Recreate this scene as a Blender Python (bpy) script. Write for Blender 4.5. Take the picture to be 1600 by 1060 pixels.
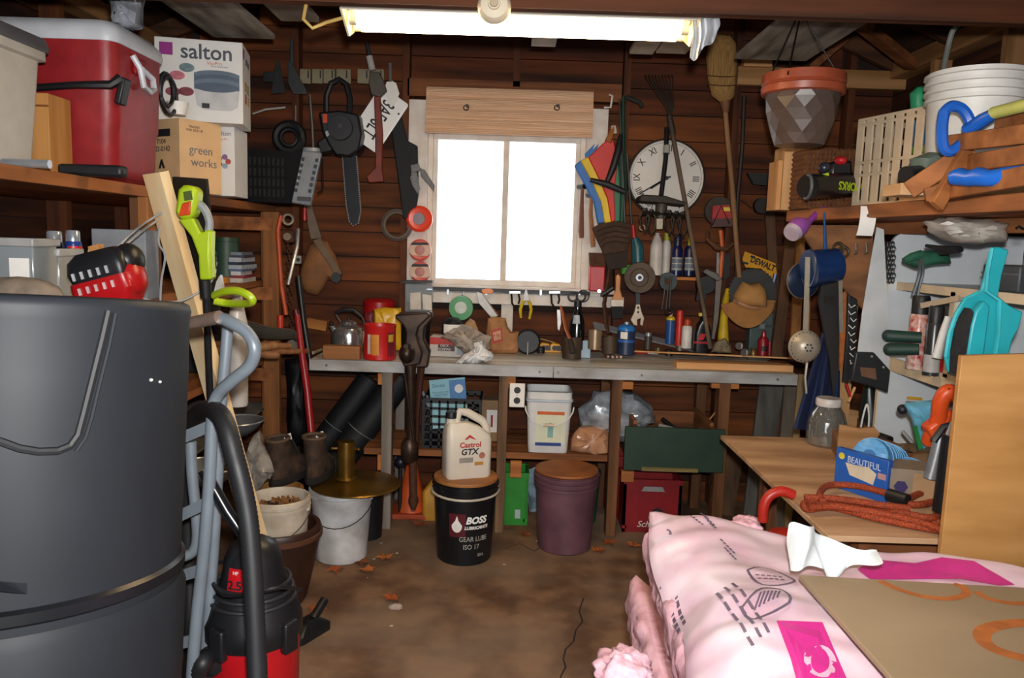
import bpy, bmesh, math, random
from mathutils import Vector, Matrix, Euler, Quaternion
random.seed(7)
PI = math.pi
for o in list(bpy.data.objects): bpy.data.objects.remove(o)
S = bpy.context.scene
COL = S.collection
# ------------------------------------------------------------------ camera
F, CH, PIT, ROL = 1220.0, 1.57, math.radians(7), math.radians(1.8)
fw = Vector((0, math.cos(PIT), -math.sin(PIT))); u0 = Vector((0, math.sin(PIT), math.cos(PIT)))
cR = math.cos(ROL)*Vector((1, 0, 0)) + math.sin(ROL)*u0
cU = -math.sin(ROL)*Vector((1, 0, 0)) + math.cos(ROL)*u0
cC = Vector((0, 0, CH))
cam = bpy.data.cameras.new('camera'); cam.sensor_width = 36; cam.lens = F/1600*36
cam.clip_start = .02
camo = bpy.data.objects.new('camera', cam); COL.objects.link(camo)
mw = Matrix((cR, cU, -fw)).transposed().to_4x4(); mw.translation = cC
camo.matrix_world = mw; S.camera = camo
# ------------------------------------------------------------------ light
S.view_settings.view_transform = 'Standard'; S.view_settings.look = 'None'
S.view_settings.gamma = 1; S.view_settings.use_curve_mapping = False
S.view_settings.exposure = 0.0
w = bpy.data.worlds.new('overcast_sky'); S.world = w; w.use_nodes = True
bg = w.node_tree.nodes['Background']; bg.inputs[0].default_value = (.88, .95, 1, 1); bg.inputs[1].default_value = 3.6
# the camera's own flash, on top of the lens
fl = bpy.data.lights.new('camera_flash', 'SPOT'); fl.energy = 260; fl.shadow_soft_size = .03
fl.spot_size = math.radians(100); fl.spot_blend = .6; fl.color = (1, .96, .92)
flo = bpy.data.objects.new('camera_flash', fl); COL.objects.link(flo)
flo.matrix_world = mw; flo.location = cC + cU*.11 + cR*.03
# ------------------------------------------------------------------ projection helpers (pixel of the photo -> point in the room)
def ray(x, y): return fw + cR*((x-800)/F) + cU*((530-y)/F)
def at(x, y, Y): d = ray(x, y); return cC + d*(Y/d.y)
def on(x, y, z): d = ray(x, y); return cC + d*((z-CH)/d.z)
def atx(x, y, X): d = ray(x, y); return cC + d*(X/d.x)
def P(*pts): return [at(*p) for p in pts]
# ------------------------------------------------------------------ materials
def lin(h):
    c = [int(h[i:i+2], 16)/255 for i in (0, 2, 4)]
    return [(v/12.92 if v <= .04045 else ((v+.055)/1.055)**2.4) for v in c] + [1]
MATS = {}
def M(h, rough=.55, metal=0, var=.22, scale=14, bump=.0, stretch=None, dark=None, spec=.5, coat=0, detail=4):
    """plain material: one colour with mottling, optional stretched grain and fine relief"""
    key = (h, rough, metal, var, scale, bump, stretch, dark, spec, coat, detail)
    if key in MATS: return MATS[key]
    m = bpy.data.materials.new('mat_%s_%d' % (h, len(MATS))); m.use_nodes = True; MATS[key] = m
    nt = m.node_tree; b = nt.nodes['Principled BSDF']; L = nt.links.new
    b.inputs['Roughness'].default_value = rough; b.inputs['Metallic'].default_value = metal
    b.inputs['Specular IOR Level'].default_value = spec; b.inputs['Coat Weight'].default_value = coat
    c = lin(h)
    d = lin(dark) if dark else [v*(1-var) for v in c[:3]] + [1]
    tc = nt.nodes.new('ShaderNodeTexCoord'); mp = nt.nodes.new('ShaderNodeMapping')
    L(tc.outputs['Object'], mp.inputs[0])
    if stretch: mp.inputs['Scale'].default_value = stretch
    n = nt.nodes.new('ShaderNodeTexNoise'); n.inputs['Scale'].default_value = scale; n.inputs['Detail'].default_value = detail
    L(mp.outputs[0], n.inputs['Vector'])
    r = nt.nodes.new('ShaderNodeValToRGB'); r.color_ramp.elements[0].position = .33; r.color_ramp.elements[1].position = .66
    r.color_ramp.elements[0].color = d; r.color_ramp.elements[1].color = c
    L(n.outputs[0], r.inputs[0]); L(r.outputs[0], b.inputs['Base Color'])
    if bump:
        bp = nt.nodes.new('ShaderNodeBump'); bp.inputs['Strength'].default_value = bump; bp.inputs['Distance'].default_value = .01
        L(n.outputs[0], bp.inputs['Height']); L(bp.outputs[0], b.inputs['Normal'])
    return m
def wood(h, dark, axis='x', rough=.7, scale=9, bump=.25):
    st = {'x': (.12, 1.6, 1.6), 'y': (1.6, .12, 1.6), 'z': (1.6, 1.6, .12)}[axis]
    return M(h, rough, 0, .3, scale, bump, st, dark, .3, 0, 6)
def metal(h='b8bcc0', rough=.3, var=.2): return M(h, rough, .6, var, 20)
def glass(h='ffffff', rough=.03, clear=.8, glossy=.12):
    key = ('glass', h, rough, clear, glossy)
    if key in MATS: return MATS[key]
    m = bpy.data.materials.new('clear_%d' % len(MATS)); m.use_nodes = True; MATS[key] = m
    nt = m.node_tree; nt.nodes.clear(); L = nt.links.new
    o = nt.nodes.new('ShaderNodeOutputMaterial'); t = nt.nodes.new('ShaderNodeBsdfTransparent'); t.inputs[0].default_value = lin(h)
    g = nt.nodes.new('ShaderNodeBsdfGlossy'); g.inputs['Roughness'].default_value = rough
    d = nt.nodes.new('ShaderNodeBsdfDiffuse'); d.inputs[0].default_value = lin(h)
    a = nt.nodes.new('ShaderNodeMixShader'); a.inputs[0].default_value = clear; L(d.outputs[0], a.inputs[1]); L(t.outputs[0], a.inputs[2])
    f = nt.nodes.new('ShaderNodeLayerWeight'); f.inputs[0].default_value = .3
    mm = nt.nodes.new('ShaderNodeMath'); mm.operation = 'MULTIPLY_ADD'; mm.inputs[1].default_value = .5; mm.inputs[2].default_value = glossy
    L(f.outputs['Facing'], mm.inputs[0])
    b = nt.nodes.new('ShaderNodeMixShader'); L(mm.outputs[0], b.inputs[0]); L(a.outputs[0], b.inputs[1]); L(g.outputs[0], b.inputs[2]); L(b.outputs[0], o.inputs[0])
    return m
def emit(h, s):
    key = ('emit', h, s)
    if key in MATS: return MATS[key]
    m = bpy.data.materials.new('lit_%d' % len(MATS)); m.use_nodes = True; MATS[key] = m
    b = m.node_tree.nodes['Principled BSDF']; b.inputs['Base Color'].default_value = lin(h)
    b.inputs['Emission Color'].default_value = lin(h); b.inputs['Emission Strength'].default_value = s
    return m
# ------------------------------------------------------------------ objects
MX = {}
def tag(o, label=None, cat=None, group=None, kind=None):
    if label: o['label'] = label
    if cat: o['category'] = cat
    if group: o['group'] = group
    if kind: o['kind'] = kind
    return o
def thing(name, label, cat, loc=(0, 0, 0), rot=(0, 0, 0), group=None):
    o = bpy.data.objects.new(name, None); COL.objects.link(o); o.empty_display_size = .05
    o.location = loc; o.rotation_euler = rot
    MX[o.name] = Matrix.Translation(Vector(loc)) @ Euler(rot).to_matrix().to_4x4()
    return tag(o, label, cat, group)
def struct(name, loc=(0, 0, 0), label=None):
    o = bpy.data.objects.new(name, None); COL.objects.link(o); o.location = loc
    MX[o.name] = Matrix.Translation(Vector(loc)); o['kind'] = 'structure'
    if label: o['label'] = label
    return o
class MB:
    """collects shapes; build() links them as ONE mesh object.  MB(root) takes world coordinates and stores them in root's own frame"""
    def __init__(s, root=None):
        s.v = []; s.f = []; s.m = None; s.inv = MX[root.name].inverted() if root is not None else None
    def add(s, vs, fs):
        o = len(s.v)
        for p in vs:
            p = Vector(p)
            if s.m is not None: p = s.m @ p
            if s.inv is not None: p = s.inv @ p
            s.v.append(p)
        s.f += [[i+o for i in q] for q in fs]
        return s
    def xf(s, loc=(0, 0, 0), rot=(0, 0, 0), sc=1):
        s.m = Matrix.Translation(Vector(loc)) @ Euler(rot).to_matrix().to_4x4() @ Matrix.Scale(sc, 4); return s
    def mx(s, m): s.m = m; return s
    def box(s, c, d, rot=None, tap=1):
        x, y, z = (k/2 for k in d)
        vs = [Vector((a*x*(tap if e < 0 else 1), b*y*(tap if e < 0 else 1), e*z)) for e in (-1, 1) for b in (-1, 1) for a in (-1, 1)]
        if rot: R = Euler(rot).to_matrix(); vs = [R @ v for v in vs]
        return s.add([v + Vector(c) for v in vs], [(0, 2, 3, 1), (4, 5, 7, 6), (0, 1, 5, 4), (2, 6, 7, 3), (0, 4, 6, 2), (1, 3, 7, 5)])
    def bar(s, a, b, wd, th, up=(0, 0, 1)):
        a = Vector(a); b = Vector(b); t = (b-a); u = Vector(up); n = t.cross(u).normalized(); q = n.cross(t).normalized()
        vs = [p + n*(i*wd/2) + q*(j*th/2) for p in (a, b) for i, j in ((-1, -1), (1, -1), (1, 1), (-1, 1))]
        return s.add(vs, [(0, 1, 2, 3), (7, 6, 5, 4), (0, 4, 5, 1), (1, 5, 6, 2), (2, 6, 7, 3), (3, 7, 4, 0)])
    def tube(s, pts, r, n=8, closed=False, flat=1):
        pts = [Vector(p) for p in pts]; k = len(pts); rs = r if isinstance(r, (list, tuple)) else [r]*k
        prev = None; vs = []
        for i, p in enumerate(pts):
            a = pts[(i-1) % k] if (i or closed) else p; b = pts[(i+1) % k] if (i < k-1 or closed) else p
            t = (b-a)
            t = t.normalized() if t.length > 1e-9 else Vector((0, 0, 1))
            if prev is None:
                u = t.orthogonal().normalized()
            else:
                u = prev - t*prev.dot(t)
                u = u.normalized() if u.length > 1e-6 else t.orthogonal().normalized()
            prev = u; w_ = t.cross(u)
            for j in range(n):
                an = 2*PI*j/n; vs.append(p + (u*math.cos(an) + w_*math.sin(an)*flat)*rs[i])
        fs = []
        for i in range(k if closed else k-1):
            for j in range(n):
                a0 = i*n+j; a1 = i*n+(j+1) % n; b0 = ((i+1) % k)*n+j; b1 = ((i+1) % k)*n+(j+1) % n
                fs.append((a0, a1, b1, b0))
        if not closed: fs += [tuple(range(n))[::-1], tuple(range((k-1)*n, k*n))]
        return s.add(vs, fs)
    def cyl(s, a, b, r0, r1=None, n=16): return s.tube([a, b], [r0, r0 if r1 is None else r1], n)
    def lathe(s, prof, c=(0, 0, 0), n=24, a0=0, a1=None, sy=1):
        full = a1 is None; c = Vector(c); vs = []; k = len(prof); m = n if full else n+1
        for r, z in prof:
            for j in range(m):
                an = a0 + (2*PI if full else (a1-a0))*j/n
                vs.append(c + Vector((r*math.cos(an), r*math.sin(an)*sy, z)))
        fs = [(i*m+j, i*m+(j+1) % m, (i+1)*m+(j+1) % m, (i+1)*m+j) for i in range(k-1) for j in range(n)]
        return s.add(vs, fs)
    def poly(s, pts, off):
        """closed outline (3-D points) thickened by vector off"""
        off = Vector(off); k = len(pts); a = [Vector(p) for p in pts]; b = [p+off for p in a]
        return s.add(a+b, [tuple(range(k))[::-1], tuple(range(k, 2*k))] + [(i, (i+1) % k, k+(i+1) % k, k+i) for i in range(k)])
    def trace(s, pts, Y, t): return s.poly([at(x, y, Y) for x, y in pts], (0, t, 0))
    def puff(s, pts, t, nrm=(0, 1, 0), back=None, rings=((1, 0), (.93, .45), (.75, .8), (.4, .97))):
        """rounded cushion over a closed outline of 3-D points"""
        nrm = Vector(nrm); a = [Vector(p) for p in pts]; k = len(a); c = sum(a, Vector())/k; vs = []; back = t if back is None else back
        order = [(q, -d*t) for q, d in rings[::-1]] + [(q, d*back) for q, d in rings[1:]]
        for q, d in order: vs += [c + (p-c)*q + nrm*d for p in a]
        m = len(order); fs = [(i*k+j, i*k+(j+1) % k, (i+1)*k+(j+1) % k, (i+1)*k+j) for i in range(m-1) for j in range(k)]
        fs += [tuple(range(k))[::-1], tuple(range((m-1)*k, m*k))]
        return s.add(vs, fs)
    def tpuff(s, pts, Y, t, back=None): return s.puff([at(x, y, Y) for x, y in pts], t, (0, 1, 0), back)
    def ball(s, c, r, n=12, m=8):
        r = Vector((r, r, r)) if not hasattr(r, '__len__') else Vector(r); c = Vector(c); vs = []
        for i in range(m+1):
            th = PI*i/m
            for j in range(n):
                an = 2*PI*j/n; vs.append(c + Vector((r.x*math.sin(th)*math.cos(an), r.y*math.sin(th)*math.sin(an), r.z*math.cos(th))))
        return s.add(vs, [(i*n+j, (i+1)*n+j, (i+1)*n+(j+1) % n, i*n+(j+1) % n) for i in range(m) for j in range(n)])
    def grid(s, nx, ny, fn, th=0):
        vs = [Vector(fn(i/nx, j/ny)) for j in range(ny+1) for i in range(nx+1)]
        q = lambda i, j: j*(nx+1)+i
        fs = [(q(i, j), q(i+1, j), q(i+1, j+1), q(i, j+1)) for j in range(ny) for i in range(nx)]
        if th:
            k = len(vs); d = Vector(th) if hasattr(th, '__len__') else Vector((0, 0, th))
            vs += [v - d for v in vs]
            fs += [tuple(k+i for i in f[::-1]) for f in fs]
            ring = [q(i, 0) for i in range(nx)] + [q(nx, j) for j in range(ny)] + [q(i, ny) for i in range(nx, 0, -1)] + [q(0, j) for j in range(ny, 0, -1)]
            fs += [(ring[i+1 if i+1 < len(ring) else 0], ring[i], ring[i]+k, ring[i+1 if i+1 < len(ring) else 0]+k) for i in range(len(ring))]
        return s.add(vs, fs)
    def torus(s, c, R, r, ax='z', n=24, m=8, a0=0, a1=None):
        c = Vector(c); k = n if a1 is None else n+1; pts = []
        for i in range(k):
            an = a0 + (2*PI if a1 is None else a1-a0)*i/n; x, y = R*math.cos(an), R*math.sin(an)
            pts.append(c + Vector({'z': (x, y, 0), 'y': (x, 0, y), 'x': (0, x, y)}[ax]))
        return s.tube(pts, r, m, a1 is None)
    def mesh(s, name, smooth=40):
        me = bpy.data.meshes.new(name); me.from_pydata(s.v, [], s.f)
        bm = bmesh.new(); bm.from_mesh(me); bmesh.ops.remove_doubles(bm, verts=bm.verts, dist=1e-6)
        bmesh.ops.recalc_face_normals(bm, faces=bm.faces); bm.to_mesh(me); bm.free()
        if smooth:
            for p in me.polygons: p.use_smooth = True
            me.set_sharp_from_angle(angle=math.radians(smooth))
        return me
    def build(s, name, mat, parent=None, label=None, cat=None, group=None, kind=None, bev=0, smooth=40, sub=0, loc=None, rot=None):
        me = s.mesh(name, smooth)
        if bev or sub: smooth = 60
        me.materials.append(mat)
        o = bpy.data.objects.new(name, me); COL.objects.link(o)
        if parent is not None: o.parent = parent
        MX[o.name] = MX[parent.name] if parent is not None else Matrix.Translation(Vector(loc or (0, 0, 0)))
        if loc is not None: o.location = loc
        if rot is not None: o.rotation_euler = rot
        if bev:
            b = o.modifiers.new('bevel', 'BEVEL'); b.width = bev; b.segments = 2; b.limit_method = 'ANGLE'; b.angle_limit = math.radians(40)
        if sub:
            b = o.modifiers.new('sub', 'SUBSURF'); b.levels = sub; b.render_levels = sub
        return tag(o, label, cat, group, kind)
def centred(bm_root_pts): return sum((Vector(p) for p in bm_root_pts), Vector())/len(bm_root_pts)
def text(s, size, mat, parent, loc, rot=(PI/2, 0, 0), align='CENTER', ext=.0005, bold=0, shear=0, bend=0, name='lettering', sx=1):
    """flat print; loc/rot in the parent's frame.  bend = radius of an upright cylinder whose axis is the parent's z axis (loc = (start angle, 0, z))"""
    c = bpy.data.curves.new(name, 'FONT'); c.body = s; c.size = size; c.align_x = align; c.align_y = 'CENTER'
    c.extrude = ext; c.offset = bold; c.shear = shear; c.resolution_u = 3
    t = bpy.data.objects.new(name, c); me = bpy.data.meshes.new_from_object(t); bpy.data.objects.remove(t); bpy.data.curves.remove(c)
    if sx != 1:
        for v in me.vertices: v.co.x *= sx
    if bend:
        for v in me.vertices:
            a = loc[0] + v.co.x/bend; r = bend + v.co.z + ext; z = loc[2] + v.co.y
            v.co = (r*math.cos(a), r*math.sin(a), z)
    me.materials.clear(); me.materials.append(mat); o = bpy.data.objects.new(name, me); COL.objects.link(o)
    o.parent = parent; MX[o.name] = MX[parent.name]
    if not bend: o.location = loc; o.rotation_euler = rot
    return o
def copy_tree(o, parent=None):
    c = o.copy(); COL.objects.link(c); c.parent = parent
    for ch in list(o.children): copy_tree(ch, c)
    return c
def arcpatch(r, a0, a1, z0, z1, n=10, r1=None): return MB().lathe([(r, z0), (r if r1 is None else r1, z1)], n=n, a0=a0, a1=a1)
BLACK = M('16161a', .5); DKGREY = M('2c2d30', .55); GREY = M('8b9096', .5); WHITE = M('e6e4de', .5, var=.1)
STEEL = metal(); CHROME = M('d8dadd', .14, .88, .05); RUST = M('5a3826', .8, .4, .4, 30, .2); IRON = M('2c2724', .5, .8, .3, 20)
INK = M('1c1c24', .6, var=.1); RED = M('b3161b', .4); PINE = wood('d9a774', 'b47d49', 'x'); PINEZ = wood('d2a06c', 'ac7644', 'z'); PINEY = wood('d3a06b', 'ac7644', 'y')
OLDX = wood('8a5430', '4a2a17', 'x'); OLDZ = wood('8a5733', '4e2d1a', 'z'); OLDY = wood('9a643c', '5e3820', 'y')
PAPER = M('efece6', .75, var=.06)
# ================================================================== the building
FLOOR_M = M('86674f', .85, 0, .4, 5, .5, None, '5f4534', .25, 0, 12)
# concrete floor with dirt, paint specks
def floor_mat():
    m = FLOOR_M; nt = m.node_tree; b = nt.nodes['Principled BSDF']; L = nt.links.new
    ramp = [n for n in nt.nodes if n.type == 'VALTORGB'][0]; tc = [n for n in nt.nodes if n.type == 'TEX_COORD'][0]
    ramp.color_ramp.elements[0].position = .4; ramp.color_ramp.elements[1].position = .62
    big = nt.nodes.new('ShaderNodeTexNoise'); big.inputs['Scale'].default_value = 1.3; big.inputs['Detail'].default_value = 5
    L(tc.outputs['Object'], big.inputs['Vector'])
    br = nt.nodes.new('ShaderNodeValToRGB'); br.color_ramp.elements[0].position = .42; br.color_ramp.elements[1].position = .62
    mix = nt.nodes.new('ShaderNodeMix'); mix.data_type = 'RGBA'; L(big.outputs[0], br.inputs[0])
    sc = nt.nodes.new('ShaderNodeMath'); sc.operation = 'MULTIPLY'; sc.inputs[1].default_value = .6; L(br.outputs[0], sc.inputs[0]); L(sc.outputs[0], mix.inputs[0])
    L(ramp.outputs[0], mix.inputs[6]); mix.inputs[7].default_value = lin('8f7c6b')
    v = nt.nodes.new('ShaderNodeTexVoronoi'); v.inputs['Scale'].default_value = 11; L(tc.outputs['Object'], v.inputs['Vector'])
    v2 = nt.nodes.new('ShaderNodeTexNoise'); v2.inputs['Scale'].default_value = 2.2; L(tc.outputs['Object'], v2.inputs['Vector'])
    # specks of spilled paint: small cells where the cell's own random number is high
    lt = nt.nodes.new('ShaderNodeMath'); lt.operation = 'LESS_THAN'; lt.inputs[1].default_value = .09; L(v.outputs['Distance'], lt.inputs[0])
    sp = nt.nodes.new('ShaderNodeSeparateColor'); L(v.outputs['Color'], sp.inputs[0])
    gt = nt.nodes.new('ShaderNodeMath'); gt.operation = 'GREATER_THAN'; gt.inputs[1].default_value = .8; L(sp.outputs[0], gt.inputs[0])
    mu = nt.nodes.new('ShaderNodeMath'); mu.operation = 'MULTIPLY'; L(lt.outputs[0], mu.inputs[0]); L(gt.outputs[0], mu.inputs[1])
    m2 = nt.nodes.new('ShaderNodeMix'); m2.data_type = 'RGBA'; L(mu.outputs[0], m2.inputs[0]); L(mix.outputs[2], m2.inputs[6]); m2.inputs[7].default_value = lin('c9bfb2')
    L(m2.outputs[2], b.inputs['Base Color'])
floor_mat()
XL, XR, YB, YF = -2.1, 2.2, 4.75, -1.3
fl_ = MB().box((.05, 1.75, -.06), (4.6, 6.3, .12)).build('floor', FLOOR_M, kind='structure', label='brown dirty concrete garage floor')
def crack(pts):
    q = [on(x, y, 0) for x, y in pts]; vs = []; fs = []
    for i, p in enumerate(q):
        wv = .003 + .002*random.random()
        vs += [(p.x-wv, p.y, .0006), (p.x+wv, p.y, .0006)]
        if i: fs.append((2*i-2, 2*i-1, 2*i+1, 2*i))
    MB().add(vs, fs).build('crack', M('2a1b12', .95), fl_)
crack([(912, 935), (905, 955), (910, 972), (900, 985), (896, 1003), (884, 1015), (880, 1030), (884, 1043), (876, 1058), (872, 1090)])
crack([(790, 858), (812, 850), (835, 862), (850, 852)])
MB().box((0, -7, -.1), (20, 11.3, .1)).build('ground', M('8c8880', .9, var=.2, scale=3), kind='structure', label='pale driveway outside the open garage door')
MB().box((0, 10, -.3), (30, 10, .1)).build('ground', M('d8d8d4', .9, var=.1, scale=3), kind='structure', label='bright pale ground beyond the window')
# ---- back wall: sheathing planks nailed on studs, hole for the window
WX0, WX1, WZ0, WZ1 = -.55, .42, 1.27, 2.22
wb = struct('wall_back', (0, YB, 0), 'dark rust-brown plank wall with bare studs')
bk = M('2a1a12', .9)
MB().box(((XL+WX0)/2-.1, .045, 1.9), (WX0-XL+.2, .03, 3.9)).box(((XR+WX1)/2+.1, .045, 1.9), (XR-WX1+.2, .03, 3.9)) \
    .box(((WX0+WX1)/2, .045, WZ0/2), (WX1-WX0, .03, WZ0)).box(((WX0+WX1)/2, .045, (WZ1+3.85)/2), (WX1-WX0, .03, 3.85-WZ1)).build('unseen_panel', bk, wb)  # dark unseen backing added behind the planks to seal out light
PLK = [wood(a, b, 'x', .75, 7, .4) for a, b in (('6e3817', '2a1107'), ('7c431c', '32180a'), ('602e13', '250f07'), ('864a20', '3a1d0c'))]
z = -.02
row = 0
def roofz(x): return 2.66 + (2.2-abs(x))*.42
while z < 3.5:
    h = .148; z1 = z+h
    top = z1
    xm = 2.2 - max(0, (top-2.66)/.42)
    xa, xb = max(XL, -xm), min(XR, xm)
    if xb-xa > .3:
        segs = [(xa, xb)]
        if z1 > WZ0 and z < WZ1:
            segs = [(xa, WX0), (WX1, xb)]
        cut = []
        for a, b in segs:
            j = [-1.3, .62, -.66, 1.26][row % 4]
            cut += [(a, j), (j, b)] if a+.3 < j < b-.3 else [(a, b)]
        for a, b in cut:
            MB().box(((a+b)/2, .015 + random.uniform(-.003, .003), (z+z1)/2), (b-a-.003, .028, h-.006), (random.uniform(-.005, .005), 0, 0)) \
                .build('plank', random.choice(PLK), wb)
    z = z1; row += 1
STUD = wood('6a3a1e', '35190d', 'z', .75, 8, .3)
for x in (-1.95, -1.30, -.66, -.02, .62, 1.26, 1.92):
    zt = roofz(x)-.05
    if abs(x+.02) < .01:
        MB().box((x, -.045, (WZ1+.2+zt)/2), (.04, .09, zt-WZ1-.2)).build('stud', STUD, wb)
        MB().box((x-.0, -.03, .45), (.04, .06, .9)).build('stud', STUD, wb)
    else: MB().box((x, -.045, zt/2), (.04, .09, zt)).build('stud', STUD, wb)
MB().box((-.03, -.045, 2.45), (1.24, .09, .1)).build('header', OLDX, wb)
MB().box((1.72, -.12, 2.56), (.96, .05, .1)).build('tie_plate', wood('b58a5c', '8a6238', 'x'), wb)
MB().box((1.34, -.15, 2.63), (.16, .06, .05)).build('block', PINE, wb)
# ---- side walls
for nm, X, sgn in (('wall_left', XL, 1), ('wall_right', XR, -1)):
    wl = struct(nm, (X, 0, 0), 'dark bare plank side wall of the garage')
    MB().box((-sgn*.045, 1.75, 1.35), (.03, 6.2, 2.8)).build('unseen_panel', bk, wl)
    for k in range(18):
        MB().box((-sgn*.015, 3.0, .148*k+.06), (.028, 3.6, .142)).build('plank', [wood('472412', '1e0d07', 'y', .8), wood('522b16', '24110a', 'y', .8)][k % 2], wl)
    for y in (1.6, 2.25, 2.9, 3.55, 4.15):
        MB().box((sgn*.045, y, 1.3), (.09, .04, 2.6)).build('stud', wood('a57a50', '74502f', 'z', .75, 8, .3) if sgn < 0 else STUD, wl)
    MB().box((sgn*.045, 1.7, 2.61), (.1, 6.0, .09)).build('top_plate', wood('b08254', '7a5632', 'y'), wl)
# front wall with the open vehicle door behind the camera
wf = struct('wall_front', (0, YF, 0), 'front wall round the open garage door behind the viewer')
MB().box((-1.8, 0, 1.3), (.8, .1, 2.6)).box((1.9, 0, 1.3), (.8, .1, 2.6)).box((.05, 0, 2.75), (4.5, .1, 1.1)).build('unseen_panel', bk, wf)
# ---- roof
rf = struct('ceiling', (0, 0, 0), 'dark underside of the gabled plank roof with rafters')
for sgn in (-1, 1):
    a = math.atan(.42)
    for k in range(14):
        d = .09 + k*.18; x = sgn*(2.35-d*math.cos(a)); zz = 2.66+(.0-.15*.42)+d*math.sin(a)+.06
        MB().box((x, 1.7, zz), (.172, 6.3, .02), (0, sgn*a, 0)).build('roof_board', wood('4a2c1a', '21130b', 'y', .85), rf)
    for y in (.4, 1.0, 1.6, 2.2, 2.8, 3.4, 4.0, 4.6):
        MB().bar((sgn*2.25, y, 2.6), (0, y, 2.6+2.25*.42), .04, .1).build('rafter', wood('5c3a22', '2e1b10', 'x'), rf)
MB().box((0, 1.7, 3.58), (.04, 6.1, .14)).build('ridge_board', OLDY, rf)
MB().box((0, 1.7, 3.72), (4.9, 6.4, .02)).build('roof_cover', bk, rf)
# braces seen on the right between plate and rafters
for a, b, mt in (((1345, 38, 3.9), (1425, 102, 4.2), OLDX), ((1320, 60, 4.4), (1265, 108, 4.4), OLDX)):
    MB().bar(at(*a), at(*b), .04, .07, (0, 1, 0)).build('brace', mt, rf)
# ---- tie joists
JM = wood('5a3018', '2c170c', 'x', .7)
jo = MB().box((.05, 2.62, 2.385), (4.3, .045, .14)).build('ceiling_joist', JM, kind='structure', label='dark brown roof tie joist above the lamp')
MB().box((.05, 1.2, 2.385), (4.3, .045, .14)).build('ceiling_joist', JM, kind='structure', label='dark brown roof tie joist overhead')
# boards stored on the joists
WPAINT = M('a59d8f', .75, 0, .5, 9, .3, (1.6, .3, 1), '5b4f43')
def board(px0, px1, pyend, label, mt=WPAINT, y0=1.15, z=2.456, th=.022):
    a = on(px0, pyend, z); b = on(px1, pyend, z); x0, x1 = sorted((a.x, b.x)); y1 = (a.y+b.y)/2
    MB().box(((x0+x1)/2, (y0+y1)/2, z+th/2), (x1-x0, y1-y0, th)).build('plank', mt, label=label, cat='plank', group='boards laid across the roof joists', bev=.002)
board(336, 428, 60, 'wide flaking white-painted board overhead above the red cooler')
board(1146, 1262, 94, 'wide mouldy white-painted board overhead beside the hanging planter')
board(440, 498, 34, 'narrow weathered board overhead left of the fluorescent lamp', wood('8d8273', '5d5247', 'y'))
board(830, 868, 73, 'short pale board end just below the lamp centre', M('b5a896', .7, var=.3), 1.15, 2.458)
board(983, 1020, 85, 'narrow white board end below right end of lamp', M('b5a896', .7, var=.3), 1.15, 2.458)
board(1024, 1072, 84, 'broad pale board end below right lamp cap', M('a89a84', .7, var=.3), 1.15, 2.458)
MB().box((-1.22, 2.0, 2.467+.022), (.05, 1.9, .02)).build('plank', OLDY, label='thin brown batten lying on the left overhead board', cat='plank')
# ---- window
wn = struct('window_1', (0, YB, 0), 'bright window with peeling white frame')
CAS = M('e6dfd8', .7, 0, .12, 9, .1, None, 'd2c4b6')
c = lambda x0, x1, z0, z1, y0, y1, nm, mt=CAS: MB().box(((x0+x1)/2, (y0+y1)/2, (z0+z1)/2), (x1-x0, y1-y0, z1-z0)).build(nm, mt, wn, bev=.003)
c(-.64, -.53, 1.22, 2.38, -.09, .03, 'casing'); c(.40, .52, 1.22, 2.36, -.09, .03, 'casing')
c(-.53, .40, 2.22, 2.36, -.09, .03, 'casing'); c(-.64, .66, 1.205, 1.27, -.10, .03, 'casing'); c(-.64, .60, 1.285, 1.31, -.11, .03, 'sill')
c(-.53, -.50, 1.31, 2.22, -.04, .05, 'jamb'); c(.37, .40, 1.31, 2.22, -.04, .05, 'jamb')
c(-.50, .37, 1.31, 1.345, -.02, .03, 'sash_rail'); c(-.50, .37, 2.17, 2.22, -.02, .03, 'sash_rail')
c(-.50, -.475, 1.345, 2.17, -.02, .03, 'sash_stile'); c(.345, .37, 1.345, 2.17, -.02, .03, 'sash_stile'); c(-.085, -.05, 1.345, 2.17, -.02, .03, 'mullion')
GL = glass('ffffff', .02, .97, .03)
MB().box((-.28, .01, 1.757), (.39, .003, .825)).build('pane', GL, wn); MB().box((.147, .01, 1.757), (.396, .003, .825)).build('pane', GL, wn)
MB().box((-.035, -.035, 1.07), (.07, .03, .29)).build('casing', CAS, wn)
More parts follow.
